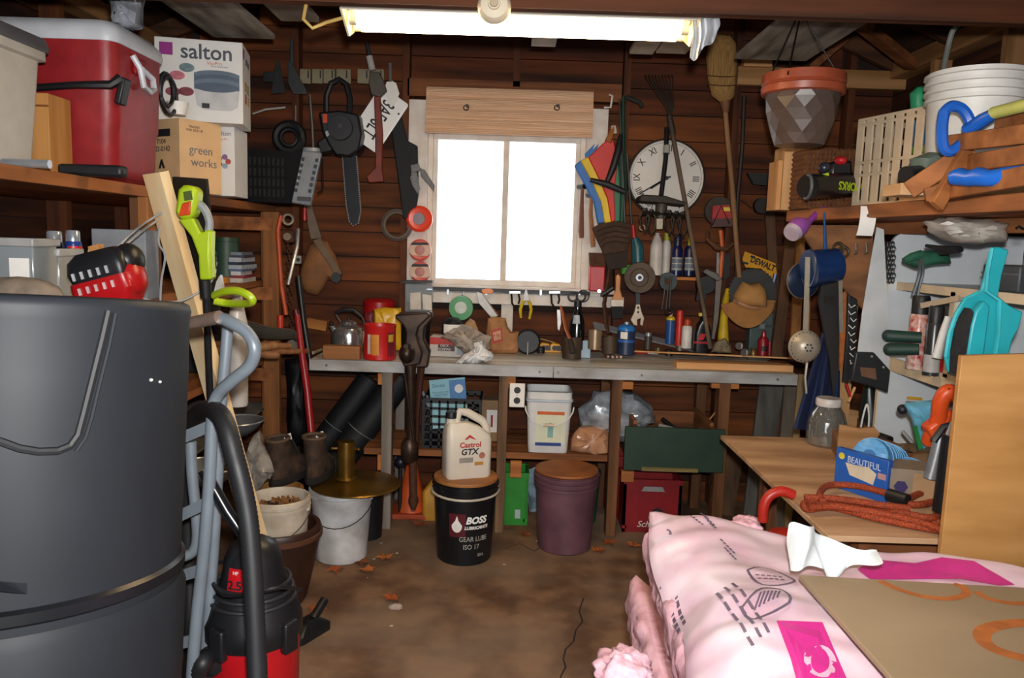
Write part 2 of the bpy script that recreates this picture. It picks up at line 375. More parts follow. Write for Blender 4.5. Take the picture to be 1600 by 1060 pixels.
# ---- wooden blind
bo = at(796, 176, 4.60)
bl = thing('bamboo_blind', 'rolled-up woven wooden blind at the window top', 'blind', bo)
BM = M('e6c0a0', .6, 0, .28, 60, .3, (.05, 1, 3), 'cfa07a')
p = at(667, 135, 4.6)-bo; q = at(925, 217, 4.6)-bo
hw = (q.x-p.x)/2; z0, z1 = q.z, p.z
prof = []
for i in range(57):
    t = i/56; yy = -.012*abs(math.sin(t*PI*4.5)) - .02*t - (.0022 if i % 2 else 0); prof.append((yy, z1+(z0-z1)*t))
for k in range(5):   # each fold of slats is a piece
    i0, i1 = k*56//5, (k+1)*56//5
    vs = []
    for yy, zz in prof[i0:i1+1]: vs += [(-hw, yy-.004*k, zz), (hw, yy-.004*k, zz)]
    n = i1-i0+1
    MB().add(vs + [(a, b+.012, c_) for a, b, c_ in vs], [(2*i, 2*i+1, 2*i+3, 2*i+2) for i in range(n-1)] + [(2*n+2*i, 2*n+2*i+2, 2*n+2*i+3, 2*n+2*i+1) for i in range(n-1)]
             + [(0, 2*n, 2*n+1, 1), (2*n-2, 2*n-1, 4*n-1, 4*n-2)] + [(2*i, 2*i+2, 2*n+2*i+2, 2*n+2*i) for i in range(n-1)] + [(2*i+1, 2*n+2*i+1, 2*n+2*i+3, 2*i+3) for i in range(n-1)]).build('fold', BM, bl, smooth=0)
MB().box((0, .02, z1-.01), (2*hw+.01, .03, .05)).build('head_rail', OLDX, bl)
for x in (730, 872):
    r_ = at(x, 165, 4.56)-bo; MB().cyl((r_.x, -.045, r_.z), (r_.x, -.02, r_.z), .008, .008, 10).torus((r_.x-.006, -.04, r_.z-.012), .014, .003, 'y').build('cord_ring', BLACK, bl)
# ---- fluorescent lamp
lo = at(808, 35, 2.70)
lx0, lx1 = -.585, .565
lp = thing('fluorescent_lamp', 'lit white fluorescent strip lamp hung under the joist', 'lamp', (0, 2.765, 2.278))
LWM = M('e9e6da', .4, var=.05)
MB().box((-.01, 0, .065), (1.15, .07, .045)).build('housing', LWM, lp, bev=.003)
MB().poly([(-.585, -.035, .085), (-.585, -.13, .03), (-.585, -.125, .027), (-.585, -.03, .08)], (1.15, 0, 0)).poly([(-.585, .035, .085), (-.585, .13, .03), (-.585, .125, .027), (-.585, .03, .08)], (1.15, 0, 0)).build('reflector', LWM, lp, smooth=0)
for x in (-.592, .572):
    MB().poly([(x, -.13, .03), (x, -.035, .09), (x, .035, .09), (x, .13, .03), (x, 0, -.025)], (.007, 0, 0)).build('end_cap', M('efe2b8', .5, var=.1), lp, smooth=0)
for y in (-.042, .042):
    tb = MB().cyl((-.56, y, .018), (.54, y, .018), .016, n=12).build('tube', emit('ffdfae', 36), lp)
    for x in (-.565, .545): MB().cyl((x-.012, y, .018), (x+.012, y, .018), .0165, n=12).box((x, y, .04), (.014, .02, .04)).build('socket', M('d9cfae', .5), lp)
for x in (-.4, .4): MB().box((x, -.06, .115), (.03, .16, .06)).build('hanger', STEEL, lp)
MB().tube([at(535, 28, 2.72), at(510, 35, 2.70), at(488, 44, 2.68), at(474, 30, 2.68), at(478, 8, 2.64), at(482, -10, 2.62)], .006, 8).build('power_cable', M('c9a85e', .5), None, 'yellowish cable looping from the lamp to the joist', 'cable')
sd = thing('smoke_detector', 'round cream smoke detector on the joist above the lamp', 'smoke detector', (at(772, 7, 2.56).x, 2.59, at(772, 7, 2.57).z), (PI/2, 0, 0))
MB().lathe([(0, .04), (.018, .04), (.02, .03), (.042, .028), (.052, .015), (.054, -.005), (0, -.005)], n=28).build('cover', M('d9cdb4', .45, var=.08), sd)
MB().lathe([(0, .047), (.012, .046), (.015, .038)], n=16).build('test_button', M('bfae92', .5), sd)
MB().grid(14, 10, lambda u, v: at(1082+42*u+4*math.sin(v*5)*v, 26+(64-40*u*u+6*math.sin(u*9))*v, 2.66+.02*math.sin(u*17)), (0, -.002, 0)).build('plastic_bag', M('d3d6da', .3, .2, .3, 12, .3), label='crumpled silvery plastic sheet hanging beside the right lamp end', cat='plastic sheet')
# ================================================================== the workbench
BZ, BY0, BY1 = .93, 4.07, 4.70
bx0, bx1 = at(483, 565, BY0).x, at(1247, 590, BY0).x
bn = thing('workbench', 'long grey-edged wooden workbench under the window', 'workbench', (0, BY0, 0))
GREYW = M('b0b2b4', .55, .1, .35, 10, .25, (.4, 1, 1), '85817d')
TOPW = wood('d9d5cd', 'b0a698', 'x', .38, 8, .15)
xs = at(865, 573, BY0).x
for a, b in ((bx0, xs-.001), (xs+.001, bx1)):
    MB().box(((a+b)/2, .008, BZ-.03), (b-a, .02, .06)).build('fascia', GREYW, bn, bev=.003)
yy = .02
for k, wd in enumerate((.14, .17, .15, .15)):
    MB().box(((bx0+bx1)/2, yy+wd/2, BZ-.02), (bx1-bx0-.004, wd-.003, .036), (random.uniform(-.002, .002), 0, 0)).build('top_plank', TOPW, bn, bev=.002); yy += wd
for x in (510, 843, 872, 1003, 1216):
    q = at(x, 582, BY0-.003); MB().cyl((q.x, -.006, BZ-.03), (q.x, 0, BZ-.03), .007, n=10).build('bolt', metal('77787a', .5), bn)
LEGS = [(609, wood('8a8178', '5c5147', 'z'), .055), (789, wood('8a6a4e', '523a28', 'z'), .05), (965, wood('7a5030', '452b19', 'z'), .055), (1132, wood('7a5030', '452b19', 'z'), .06)]
for px, mt, wd in LEGS:
    x = at(px-4, 660, BY0+.05).x
    MB().box((x, .06, (BZ-.04)/2), (wd, .07, BZ-.04)).build('leg', mt, bn, bev=.003)
    MB().box((x, .56, (BZ-.04)/2), (wd, .07, BZ-.04)).build('leg', mt, bn, bev=.003)
    MB().box((x+.01, .31, BZ-.085), (.04, .56, .08)).build('bearer', OLDY, bn)
ORB = wood('c07a3e', '93582c', 'x')
for px, py, w_, h_ in ((601, 592, 20, 18), (796, 592, 20, 14), (980, 602, 18, 12), (1132, 603, 44, 8), (601, 722, 22, 26), (806, 733, 18, 26), (980, 744, 20, 18)):
    q = at(px, py, BY0+.045); s_ = 4.1/F
    MB().box((q.x, .045, q.z), (w_*s_, .035, h_*s_)).build('block', ORB, bn, bev=.002)
LZ = at(720, 704, BY0+.09).z
lx0_, lx1_ = at(568, 700, 4.15).x, at(957, 715, 4.15).x
for k in range(3):
    MB().box(((lx0_+lx1_)/2, .09+.08+k*.17, LZ-.02), (lx1_-lx0_, .165, .036)).build('lower_shelf_board', wood('a3673a', '6e4225', 'x'), bn, bev=.002)
# outlet
q = at(808, 618, BY0+.012)
ou = thing('electrical_outlet', 'white duplex outlet plate screwed to a bench leg', 'outlet', (q.x, q.y, q.z))
MB().box((0, 0, 0), (.082, .008, .13)).build('plate', M('e9e4da', .4, var=.05), ou, bev=.004)
for dz in (.028, -.028): MB().lathe([(0, .004), (.017, .004), (.018, 0)], n=16).build('receptacle', BLACK, ou, loc=(0, -.004, dz), rot=(PI/2, 0, 0))
MB().lathe([(0, .003), (.003, .003), (.004, 0)], n=8).build('screw', STEEL, ou, loc=(0, -.004, 0), rot=(PI/2, 0, 0))
# ================================================================== pails
def pail(name, label, cat, loc, h, r0, r1, mat, lip=3, handle=None, hang=-.6, rim=None, open_=True, rot=(0, 0, 0), grip=False):
    t = thing(name, label, cat, loc, rot)
    R = lambda z: r0+(r1-r0)*z/h
    MB().lathe([(0, 0), (r0-.006, 0), (r0, .006), (r1, h), (r1-.006, h), (r0-.005, .01), (0, .01)], n=36).build('body', mat, t)
    m = MB()
    for k in range(lip):
        z = h-.012-k*.026; m.lathe([(R(z)-.001, z-.006), (R(z)+.009, z-.004), (R(z)+.009, z+.006), (R(z)-.001, z+.008)], n=36)
    if lip: m.build('rim_band', rim or mat, t)
    if handle:
        z = h-.05; a = MB(); n = 14; pts = []
        for i in range(n+1):
            an = PI*i/n; x = (R(z)+.012)*math.cos(an); dr = math.sin(an)
            pts.append((x, -(R(z)+.012)*dr, z+(r1*1.1)*dr*math.sin(hang)))
        a.tube(pts, .0025 if not grip else .006, 6).build('handle', handle, t)
        if grip: pass
        for sx in (-1, 1): MB().lathe([(0, .012), (.012, .012), (.016, 0)], n=12).build('handle_ear', mat, t, loc=(sx*(R(z)-.002), 0, z), rot=(0, sx*PI/2, 0))
    return t
# black oil pail with plywood lid and the oil jug
b_ = on(725, 868, 0); BP = M('15161b', .35, var=.3, scale=6)
BPX, BPY = b_.x, 3.77
bp = pail('oil_pail', 'black lubricant pail with white drop logo and round plywood lid', 'pail', (BPX, BPY, 0), .40, .135, .158, BP, 1, M('c9bfae', .4), -.05, grip=True)
a0 = -PI/2 + math.atan2(-BPX, BPY)*-1
aa = math.atan2(-BPY, -BPX)      # angle of the side facing the viewer
rr = .151
arcpatch(rr-.0055, aa-.52, aa+.03, .15, .27, r1=rr-.0005+.0035).build('logo_patch', M('5a1420', .5, var=.1), bp)
dr = []
for i in range(17):
    t = i/16*2*PI; x = .026*math.sin(t)*(1 if math.cos(t) < 0 else (1-.85*math.cos(t))); zz = .035*math.cos(t)+(.012 if math.cos(t) > .9 else 0)
    an = aa-.25+x/rr; R_ = rr+.0035; dr.append((R_*math.cos(an), R_*math.sin(an), .212+zz))
MB().add(dr, [tuple(range(16))]).build('drop_logo', WHITE, bp, smooth=0)
text('BOSS', .046, M('f2f2ee', .5, var=.03), bp, (aa+.38, 0, .235), bend=rr+.0006, bold=.002, shear=.25)
text('LUBRICANTS', .021, WHITE, bp, (aa+.40, 0, .198), bend=rr-.0012, bold=.001, shear=.2)
text('GEAR LUBE', .034, M('b9b4a8', .6), bp, (aa+.32, 0, .14), bend=rr-.005, sx=.85)
text('ISO 17', .034, M('b9b4a8', .6), bp, (aa+.24, 0, .10), bend=rr-.0075, sx=.85)
text('20 L', .02, M('b9b4a8', .6), bp, (aa+.6, 0, .055), bend=rr-.0105)
PLY = M('b5793f', .6, 0, .3, 6, .15, (.3, 1.6, 1), '8d5a2c')
MB().lathe([(0, .402), (.158, .402), (.16, .41), (.158, .418), (0, .418)], n=40).build('lid', PLY, bp)
jg = thing('oil_jug', 'cream motor oil jug with black cap standing on the black pail', 'jug', (BPX+.0, BPY-.0, .418), (0, 0, .35))
JC = M('dcd3c4', .4, var=.1, scale=8)
def rrect(hx, hy, r, z, n=4):
    pts = []
    for cx, cy, a in ((hx-r, hy-r, 0), (-hx+r, hy-r, 1), (-hx+r, -hy+r, 2), (hx-r, -hy+r, 3)):
        for i in range(n+1): t = (a+i/n)*PI/2; pts.append((cx+r*math.cos(t), cy+r*math.sin(t), z))
    return pts
def loft(rings, cap=True):
    k = len(rings[0]); vs = [p for r in rings for p in r]
    fs = [(i*k+j, i*k+(j+1) % k, (i+1)*k+(j+1) % k, (i+1)*k+j) for i in range(len(rings)-1) for j in range(k)]
    if cap: fs += [tuple(range(k))[::-1], tuple(range((len(rings)-1)*k, len(rings)*k))]
    return vs, fs
rs = [rrect(.11, .06, .03, 0), rrect(.115, .065, .03, .01), rrect(.115, .065, .03, .19)]
sh = lambda x0, x1, hy, r, z: [(x*1+(x0+x1)/2, y, zz) for x, y, zz in rrect((x1-x0)/2, hy, r, z)]
rs += [sh(-.115, .105, .06, .028, .215), sh(-.11, .06, .05, .025, .25), sh(-.10, .0, .04, .02, .275)]
MB().add(*loft(rs)).build('body', JC, jg)
MB().tube([(.105, 0, .17), (.098, 0, .245), (.075, 0, .275), (.0, 0, .318), (-.04, 0, .325), (-.055, 0, .29), (-.05, 0, .26)], [.02, .02, .021, .021, .02, .02, .02], 10).build('handle', JC, jg)
MB().lathe([(.024, .26), (.024, .30)], (-.082, 0, 0), 16).build('neck', JC, jg); MB().lathe([(0, .325), (.026, .325), (.028, .32), (.028, .295), (0, .295)], (-.082, 0, 0), 18).build('cap', BLACK, jg)
MB().poly([(-.03, -.0655, .2), (-.005, -.0655, .222), (.03, -.0655, .195), (.012, -.0655, .2), (-.005, -.0655, .208), (-.02, -.0655, .197)], (0, -.001, 0)).build('logo', M('c2362f', .5), jg)
text('Castrol', .036, M('c2362f', .5), jg, (.0, -.0655, .17), bold=.001); text('GTX', .042, INK, jg, (-.005, -.0655, .135), bold=.0012, shear=.2)
MB().box((-.02, -.0655, .095), (.07, .001, .025)).build('label_block', M('9a938a', .6), jg); MB().box((.045, -.0655, .075), (.045, .001, .017)).build('label_block', M('b98335', .6), jg)
MB().lathe([(0, .001), (.016, .001), (.016, 0)], n=14).build('seal', M('b5705a', .5), jg, loc=(.06, -.0652, .115), rot=(PI/2, 0, 0))
# purple pail
q = on(880, 848, 0)
pp = pail('lidded_pail', 'dusty purple pail with rusty round lid', 'pail', (q.x+.0, 3.94, 0), .405, .138, .162, M('6f4a55', .55, 0, .3, 7, .05, None, '54353f'), 3, None)
MB().lathe([(0, .407), (.160, .407), (.164, .413), (.162, .421), (.13, .423), (0, .421)], n=40).build('lid', M('a3622f', .65, .1, .35, 8, .1, None, '74411f'), pp)
# white pail with bronze umbrella base on it
q = on(530, 875, 0)
WPX, WPY = q.x, 3.72
WP = M('cfd0d2', .5, 0, .3, 9, .05, None, 'a5a29e')
wp = pail('white_pail', 'scuffed white pail under the bronze round base', 'pail', (WPX, WPY, 0), .36, .125, .15, WP, 2, BLACK, -.75)
ub = thing('umbrella_stand', 'bronze round umbrella base with stub tube on the white pail', 'umbrella base', (at(552, 760, WPY).x+.01, WPY+.02, .365))
GOLD = M('8f6c2a', .35, .75, .35, 6, .05, None, '5c4318')
MB().lathe([(0, .03), (.03, .03), (.12, .016), (.215, .006), (.22, 0), (.215, -.004), (0, -.004)], n=48).build('disc', GOLD, ub)
MB().lathe([(0, .215), (.028, .215), (.041, .215), (.043, .2), (.043, .04), (.055, .028)], (-.05, 0, 0), 28).build('tube', GOLD, ub)
for sx in (-1, 1): MB().cyl((-.05+sx*.04, -.01, .18), (-.05+sx*.06, -.015, .18), .006, n=8).ball((-.05+sx*.064, -.015, .18), .009).build('screw', GOLD, ub)
# boots
LEA = M('4a3628', .75, 0, .45, 18, .5, None, '231a15')
def boot(lab, px, py, Y, z, rz, tilt):
    q = at(px, py, Y)
    t = thing('work_boot', lab, 'boot', (q.x, Y, z), (tilt, 0, rz), 'muddy work boots')
    ring = lambda cx, cy, rx, ry, zz: [(cx+rx*math.cos(2*PI*i/14), cy+ry*math.sin(2*PI*i/14), zz) for i in range(14)]
    MB().add(*loft([ring(0, -.02, .052, .13, .03), ring(0, -.02, .056, .135, .045), ring(0, -.015, .052, .125, .075), ring(0, .01, .05, .098, .105), ring(0, .035, .05, .07, .135), ring(0, .045, .052, .06, .2), ring(0, .045, .055, .063, .225),
                    ring(0, .045, .045, .052, .222), ring(0, .045, .042, .05, .13)])).build('upper', LEA, t)
    MB().add(*loft([ring(0, -.02, .055, .138, 0), ring(0, -.02, .059, .142, .01), ring(0, -.02, .057, .138, .034)])).build('sole', M('1d1815', .8), t)
    MB().torus((0, .045, .224), .052, .009, 'z', 18, 6).build('padded_collar', M('5a4636', .85), t)
    MB().grid(3, 6, lambda u, v: (-.022+.044*u, -.012-.045*(1-v)-.0*v, .115+.11*v), (0, .008, 0)).build('tongue', M('2b2421', .8), t)
    for k in range(4): MB().tube([(-.03, .0-.018*(4-k)+.03, .12+.024*k), (0, -.012-.016*(4-k)+.03, .128+.024*k), (.03, .0-.018*(4-k)+.03, .12+.024*k)], .003, 5).build('lace', M('3a2f27', .8), t)
    MB().box((-.005, -.012, .215), (.04, .006, .03), (.3, .3, .3)).build('tag', PAPER, t)
    return t
boot('muddy brown work boot leaning left of the other boot', 452, 770, 3.72, .385, 2.6, -.12)
boot('muddy brown work boot with white tag beside bronze tube', 498, 765, 3.76, .385, 3.0, -.05)
# stand for the left boot: second pail below
pail('tan_pail', 'small tan-rimmed white pail behind the soil bucket', 'pail', (at(425, 790, 3.5).x, 3.60, 0), .385, .09, .108, M('a8763f', .6, var=.3), 1)
# brown planter with white bucket of soil
q = on(448, 925, 0)
BRX, BRY = at(440, 900, 3.25).x, 3.22
pl = thing('clay_planter', 'big dark brown glazed clay planter on the floor', 'planter', (BRX, BRY, 0))
CL = M('43281c', .45, 0, .35, 6, .05, None, '2b1911')
MB().lathe([(0, 0), (.10, 0), (.115, .02), (.155, .2), (.172, .29), (.178, .33), (.172, .345), (.155, .345), (.15, .32), (.13, .15), (0, .1)], n=40).build('pot', CL, pl)
MB().lathe([(.165, .29), (.182, .3), (.182, .318), (.17, .325)], n=40).build('rim', M('5a3827', .45), pl)
sb = pail('soil_bucket', 'white bucket of soil standing in the clay planter', 'bucket', (BRX-.0, BRY, .11), .36, .108, .125, M('cfc4b4', .5, 0, .3, 9, 0, None, 'a3957f'), 2, M('55504a', .5), -.9)
MB().lathe([(0, .315), (.1, .31), (.1175, .305)], n=30).build('soil', M('3a2416', .95, 0, .5, 40, .8), sb)
m = MB()
for i in range(60):
    a, r_ = random.random()*6.28, .1*math.sqrt(random.random()); m.box((r_*math.cos(a), r_*math.sin(a), .32), (.014, .004, .02), (random.random()*3, random.random()*3, random.random()*3))
m.build('dry_bits', M('8a5a2e', .8), sb, kind='stuff')
# clear bag of stuff left of boots
def crumple(name, label, cat, outline, Y, t, mat, seed=1, amp=.012, back=None, group=None):
    """a soft rumpled bundle over an outline, with real folds"""
    rnd = random.Random(seed); pts = [at(x, y, Y) for x, y in outline]; dense = []
    for i in range(len(pts)):
        a, b = pts[i], pts[(i+1) % len(pts)]
        for k in range(3): dense.append(a.lerp(b, k/3) + Vector((rnd.uniform(-amp, amp)*.3, rnd.uniform(-amp, amp), rnd.uniform(-amp, amp)*.3)))
    o = sum(dense, Vector())/len(dense); lowest = min(p.z for p in dense)
    base = Vector((o.x, o.y, lowest))
    k = len(dense); rings = [(1, 0), (.94, .4), (.82, .7), (.65, .88), (.45, .98), (.2, 1.03)]; vs = []; bk_ = t if back is None else back
    for q, d in [(a, -b*t) for a, b in rings[::-1]] + [(a, b*bk_) for a, b in rings[1:]]:
        vs += [o + (p-o)*q + Vector((rnd.uniform(-amp, amp)*.5*q, d + rnd.uniform(-amp, amp)*(q < .99), rnd.uniform(-amp, amp)*.5*q)) - base for p in dense]
    mm = 2*len(rings)-1
    fs = [(i*k+j, i*k+(j+1) % k, (i+1)*k+(j+1) % k, (i+1)*k+j) for i in range(mm-1) for j in range(k)] + [tuple(range(k))[::-1], tuple(range((mm-1)*k, mm*k))]
    return MB().add(vs, fs).build(name, mat, None, label, cat, group, loc=base, smooth=35)
CLEARBAG = M('a9a49c', .22, 0, .5, 16, .6, None, '6f675f', .8)
crumple('plastic_bag', 'dull clear plastic bag left of the work boots', 'bag', [(378, 770), (384, 700), (404, 674), (412, 700), (428, 735), (418, 752), (400, 772)], 3.45, .05, CLEARBAG, 3)
# ================================================================== things on the lower shelf and under the bench
def grid_crate(name, label, x0, x1, y0, y1, z0, z1, mat, cell=.032, bar_=.008, group=None, solid=False, handles=True):
    t = thing(name, label, 'crate', ((x0+x1)/2, (y0+y1)/2, z0), group=group); X, Y, Z = (x1-x0)/2, (y1-y0)/2, z1-z0
    MB().box((0, 0, .006), (2*X-.004, 2*Y-.004, .012)).build('bottom', mat, t)
    for nm, ax, s in (('front_panel', 0, -1), ('back_panel', 0, 1), ('side_panel', 1, -1), ('side_panel', 1, 1)):
        m = MB(); half = X if ax == 0 else Y
        pt = (lambda u, z: (u, s*(Y-.006), z)) if ax == 0 else (lambda u, z: (s*(X-.006), u, z))
        dim = (lambda a, b: (a, .01, b)) if ax == 0 else (lambda a, b: (.01, a, b))
        if solid:
            m.box(pt(0, Z/2), dim(2*half, Z))
            m.box(pt(0, Z-.012), tuple(k+.008 for k in dim(2*half, .02))); m.box(pt(0, .03), tuple(k+.006 for k in dim(2*half, .012)))
            for k in (-1, 1): m.box(pt(k*(half-.01), Z/2), tuple(q+.006 for q in dim(.018, Z)))
        else:
            n = max(3, int(2*half/cell))
            for i in range(n+1): m.box(pt(-half+2*half*i/n, Z/2), dim(bar_, Z))
            n = max(2, int(Z/cell))
            for i in range(n+1): m.box(pt(0, Z*i/n), dim(2*half, bar_*(2.4 if i in (0, n) else 1)))
        m.build(nm, mat, t, smooth=0)
    return t
def rect(px0, py0, px1, py1, Y): a = at(px0, py1, Y); b = at(px1, py0, Y); return a.x, b.x, a.z, b.z
x0, x1, _, z1_ = rect(660, 628, 752, 694, 4.2)
grid_crate('plastic_crate', 'black open-grid plastic crate on the shelf under the bench', x0, x1, 4.19, 4.45, LZ, z1_, BLACK, .04, .011)
q = at(706, 606, 4.24)
bc = thing('pamphlet', 'light blue printed pamphlet standing in the black crate', 'pamphlet', (q.x, 4.25, z1_-.16), (-.18, -.12, 0))
MB().box((0, 0, .135), (.2, .03, .27)).build('sheet', M('8fc4cf', .6, var=.06), bc)
MB().box((.055, -.0155, .205), (.09, .001, .11)).build('blue_panel', M('2f77b5', .5), bc); MB().lathe([(0, .001), (.024, .001), (.024, 0)], n=16).build('round_mark', WHITE, bc, loc=(.062, -.0165, .21), rot=(PI/2, 0, 0))
text('Dental', .026, M('1f5c8c', .6), bc, (-.05, -.0155, .235)); text('THIS IS HOW THEY\nMAKE IT SAFER', .014, M('1f5c8c', .6), bc, (-.04, -.0155, .19), sx=.8)
for k in range(3): MB().tube([at(660+6*k, 612+6*k, 4.27), at(672+5*k, 640+4*k, 4.27)], .009, 8).build('marker_pen', GREY, None, ['grey pen leftmost beside the blue pamphlet', 'grey pen between two pens beside blue pamphlet', 'grey pen touching the blue pamphlet edge'][k], 'pen', 'pens in the black crate')
x0, x1, _, z1_ = rect(756, 622, 782, 690, 4.45)
cb = thing('cardboard_box', 'small kraft box with red arrow label behind outlet leg', 'box', ((x0+x1)/2, 4.44, LZ))
MB().box((0, 0, (z1_-LZ)/2), (x1-x0+.06, .14, z1_-LZ)).build('carton', M('9a7a58', .8), cb, bev=.003); MB().box((.0, -.071, .12), (.06, .001, .13)).build('label', PAPER, cb); MB().box((0, -.0718, .12), (.012, .001, .07)).build('arrow', RED, cb)
# white square bucket
x0, x1, _, z1_ = rect(820, 612, 894, 712, 4.2)
sq = thing('square_bucket', 'white square plastic bucket with orange and blue label strips', 'bucket', ((x0+x1)/2, 4.27, LZ))
h_ = z1_-LZ; hw_ = (x1-x0)/2
rs = [rrect(hw_*.86, hw_*.86, .025, 0), rrect(hw_*.88, hw_*.88, .03, .006), rrect(hw_, hw_, .03, h_*.86), rrect(hw_*1.0, hw_*1.0, .03, h_), rrect(hw_*.96, hw_*.96, .028, h_), rrect(hw_*.86, hw_*.86, .025, .02)]
MB().add(*loft(rs)).build('body', M('d8d8d6', .4, var=.1), sq)
MB().add(*loft([rrect(hw_*1.0, hw_*1.0, .03, h_*.84), rrect(hw_*1.05, hw_*1.05, .03, h_*.85), rrect(hw_*1.05, hw_*1.05, .03, h_*.88), rrect(hw_*1.0, hw_*1.0, .03, h_*.89)])).build('rim', M('c3cad6', .4), sq)
fy = lambda z: -hw_*(.88+.12*z/(h_*.86))-.0012
def sqlab(nm, x, z, w_, hh, mt, o=.003): MB().box((x, fy(z)-(.0005 if nm == 'label' else o), z), (w_, .001, hh), (-math.atan(hw_*.12/(h_*.86))*-1, 0, 0)).build(nm, mt, sq)
sqlab('label', .01, h_*.42, hw_*1.3, h_*.55, M('dcdcc0', .5, var=.08)); sqlab('orange_strip', .01, h_*.665, hw_*1.2, .018, M('d2622c', .5)); sqlab('blue_strip', .0, h_*.15, hw_*1.15, .018, M('27498f', .5))
sqlab('figure', .01, h_*.35, .03, .06, M('7fb0a8', .5)); text('soft', .02, M('2f6a5a', .5), sq, (0, fy(h_*.5)-.003, h_*.49))
MB().tube([((hw_+.008)*math.cos(PI+PI*i/12), -hw_*1.06-.004, h_*.78-.105*math.sin(PI*i/12)) for i in range(13)], .004, 6).build('handle', WHITE, sq)
MB().cyl((-.03, -hw_*1.06-.004, h_*.78-.103), (.03, -hw_*1.06-.004, h_*.78-.103), .009, n=8).build('grip', M('dfc9ae', .5), sq)
crumple('plastic_bag', 'silvery clear plastic bag with dark print under the bench', 'bag', [(908, 690), (905, 640), (930, 612), (965, 606), (1000, 618), (1022, 640), (1025, 660), (1005, 668), (985, 690)], 4.38, .1, M('b9bec4', .2, .15, .5, 14, .6, None, '74797f', .8), 5, .014)
crumple('plastic_bag', 'peach-coloured filled plastic bag beside the square bucket', 'bag', [(890, 704), (893, 680), (905, 668), (930, 666), (950, 672), (956, 706), (930, 710)], 4.22, .07, M('cf9c78', .3, 0, .35, 12, .4, None, 'a87a5c', .7), 6, .01)
# dark board behind on the shelf
# green drawer
x0, x1, z0_, z1_ = rect(974, 672, 1134, 735, 4.065)
gd = thing('tool_chest', 'dark green wooden drawer box full of tools under the bench', 'drawer', ((x0+x1)/2, 4.065, z0_))
GRN = M('1f3a2c', .6, 0, .25, 8, .1); h_ = z1_-z0_; wx = (x1-x0)/2
MB().box((0, .01, h_/2), (2*wx, .02, h_)).build('front_panel', GRN, gd, bev=.003)
for s in (-1, 1): MB().box((s*(wx-.06), .24, h_/2), (.018, .44, h_)).build('side_panel', OLDY, gd)
MB().box((0, .45, h_/2), (2*wx-.12, .018, h_)).build('back_panel', OLDX, gd); MB().box((0, .24, .012), (2*wx-.12, .44, .012)).build('bottom', OLDX, gd)
MB().box((-.02, .0, .012), (.3, .022, .02)).build('worn_edge', wood('8a7a4a', '5d5233', 'x'), gd)
for s in (-1, 1): MB().box((s*(wx-.06), .26, h_+.012), (.02, .40, .02)).build('runner', OLDY, gd)
for k, (a, b, mt, lb) in enumerate([((1030, 665, 4.3), (1075, 676, 4.2), STEEL, 'grey steel chisel poking from the green drawer'), ((1035, 655, 4.35), (1060, 674, 4.25), BLACK, 'black handled tool poking from the green drawer'), ((1095, 672, 4.3), (1121, 641, 4.3), PINE, 'thin pale stick poking from the green drawer')]):
    MB().tube([at(*a), at(*b)], [.012, .01] if k < 2 else [.005, .005], 8).build('hand_tool', mt, None, lb, 'tool')
# red crates
x0, x1, _, z1_ = rect(972, 752, 1066, 830, 4.17)
def redcrate(lab, dx, y, z0, z1):
    t = grid_crate('drink_crate', lab, x0+dx, x1+dx, y, y+.22, z0, z1, M('8d1820', .45, var=.25), solid=True, group='red drink crates')
    MB().poly([(-.05, -.121, z1-z0-.035), (.05, -.121, z1-z0-.035), (.065, -.121, z1-z0-.062), (-.065, -.121, z1-z0-.062)], (0, .004, 0)).build('hand_hole', M('9b9a98', .6), t)
    text('Schweppes', .05, WHITE, t, (.03, -.1185, .05), shear=.3)
    MB().lathe([(0, .001), (.035, .001), (.035, 0)], n=16).build('emblem', INK, t, loc=(.03, -.1185, .11), rot=(PI/2, 0, 0))
redcrate('red plastic drink crate with white script on the floor', 0, 4.17, 0, z1_)
redcrate('second red drink crate set back above the first', -.06, 4.41, .0, z1_+.06)
# green small crate, light-blue bag, green bin
x0, x1, _, z1_ = rect(776, 742, 826, 828, 4.2)
t = grid_crate('green_crate', 'bright green plastic caddy on the floor behind a bench leg', x0, x1, 4.22, 4.42, 0, z1_, M('2c8a2c', .4, var=.2), solid=True)
MB().box((.03, -.112, .07), (.03, .004, .05)).build('label', M('a9b8b8', .5), t)
crumple('fabric_bag', 'pale blue cloth bag hanging behind the green caddy', 'bag', [(818, 735), (845, 728), (846, 800), (828, 803)], 4.46, .03, M('8fa7b8', .7, var=.25), 8)
x0, x1, _, z1_ = rect(915, 738, 942, 830, 4.3)
MB().lathe([(0, 0), (.09, 0), (.11, z1_), (.105, z1_), (.085, .01), (0, .01)], n=24).build('waste_bin', M('1d5a4a', .5), None, 'dark green bin behind the purple pail', 'bin', loc=(x1-.115, 4.34, 0))
x0, x1, _, z1_ = rect(572, 770, 600, 842, 4.0)
MB().lathe([(0, 0), (.09, 0), (.1, z1_), (.094, z1_), (.085, .01), (0, .01)], n=24).build('black_pot', BLACK, None, 'black pot on the floor beside the left bench leg', 'pot', loc=(x1-.1, 4.0, 0))
t = thing('traffic_cone', 'orange rubber cone under the bench behind the vise leg', 'cone', (at(642, 800, 4.35).x, 4.36, 0))
MB().lathe([(.09, .03), (.03, .3), (.025, .31), (0, .31)], n=20).build('cone_body', M('c9521c', .5), t); MB().box((0, 0, .015), (.22, .22, .03)).build('foot', M('a8431a', .6), t, bev=.004)
t = thing('antifreeze_jug', 'dull yellow jug on the floor behind the black pail', 'jug', (at(682, 800, 4.35).x, 4.3, 0))
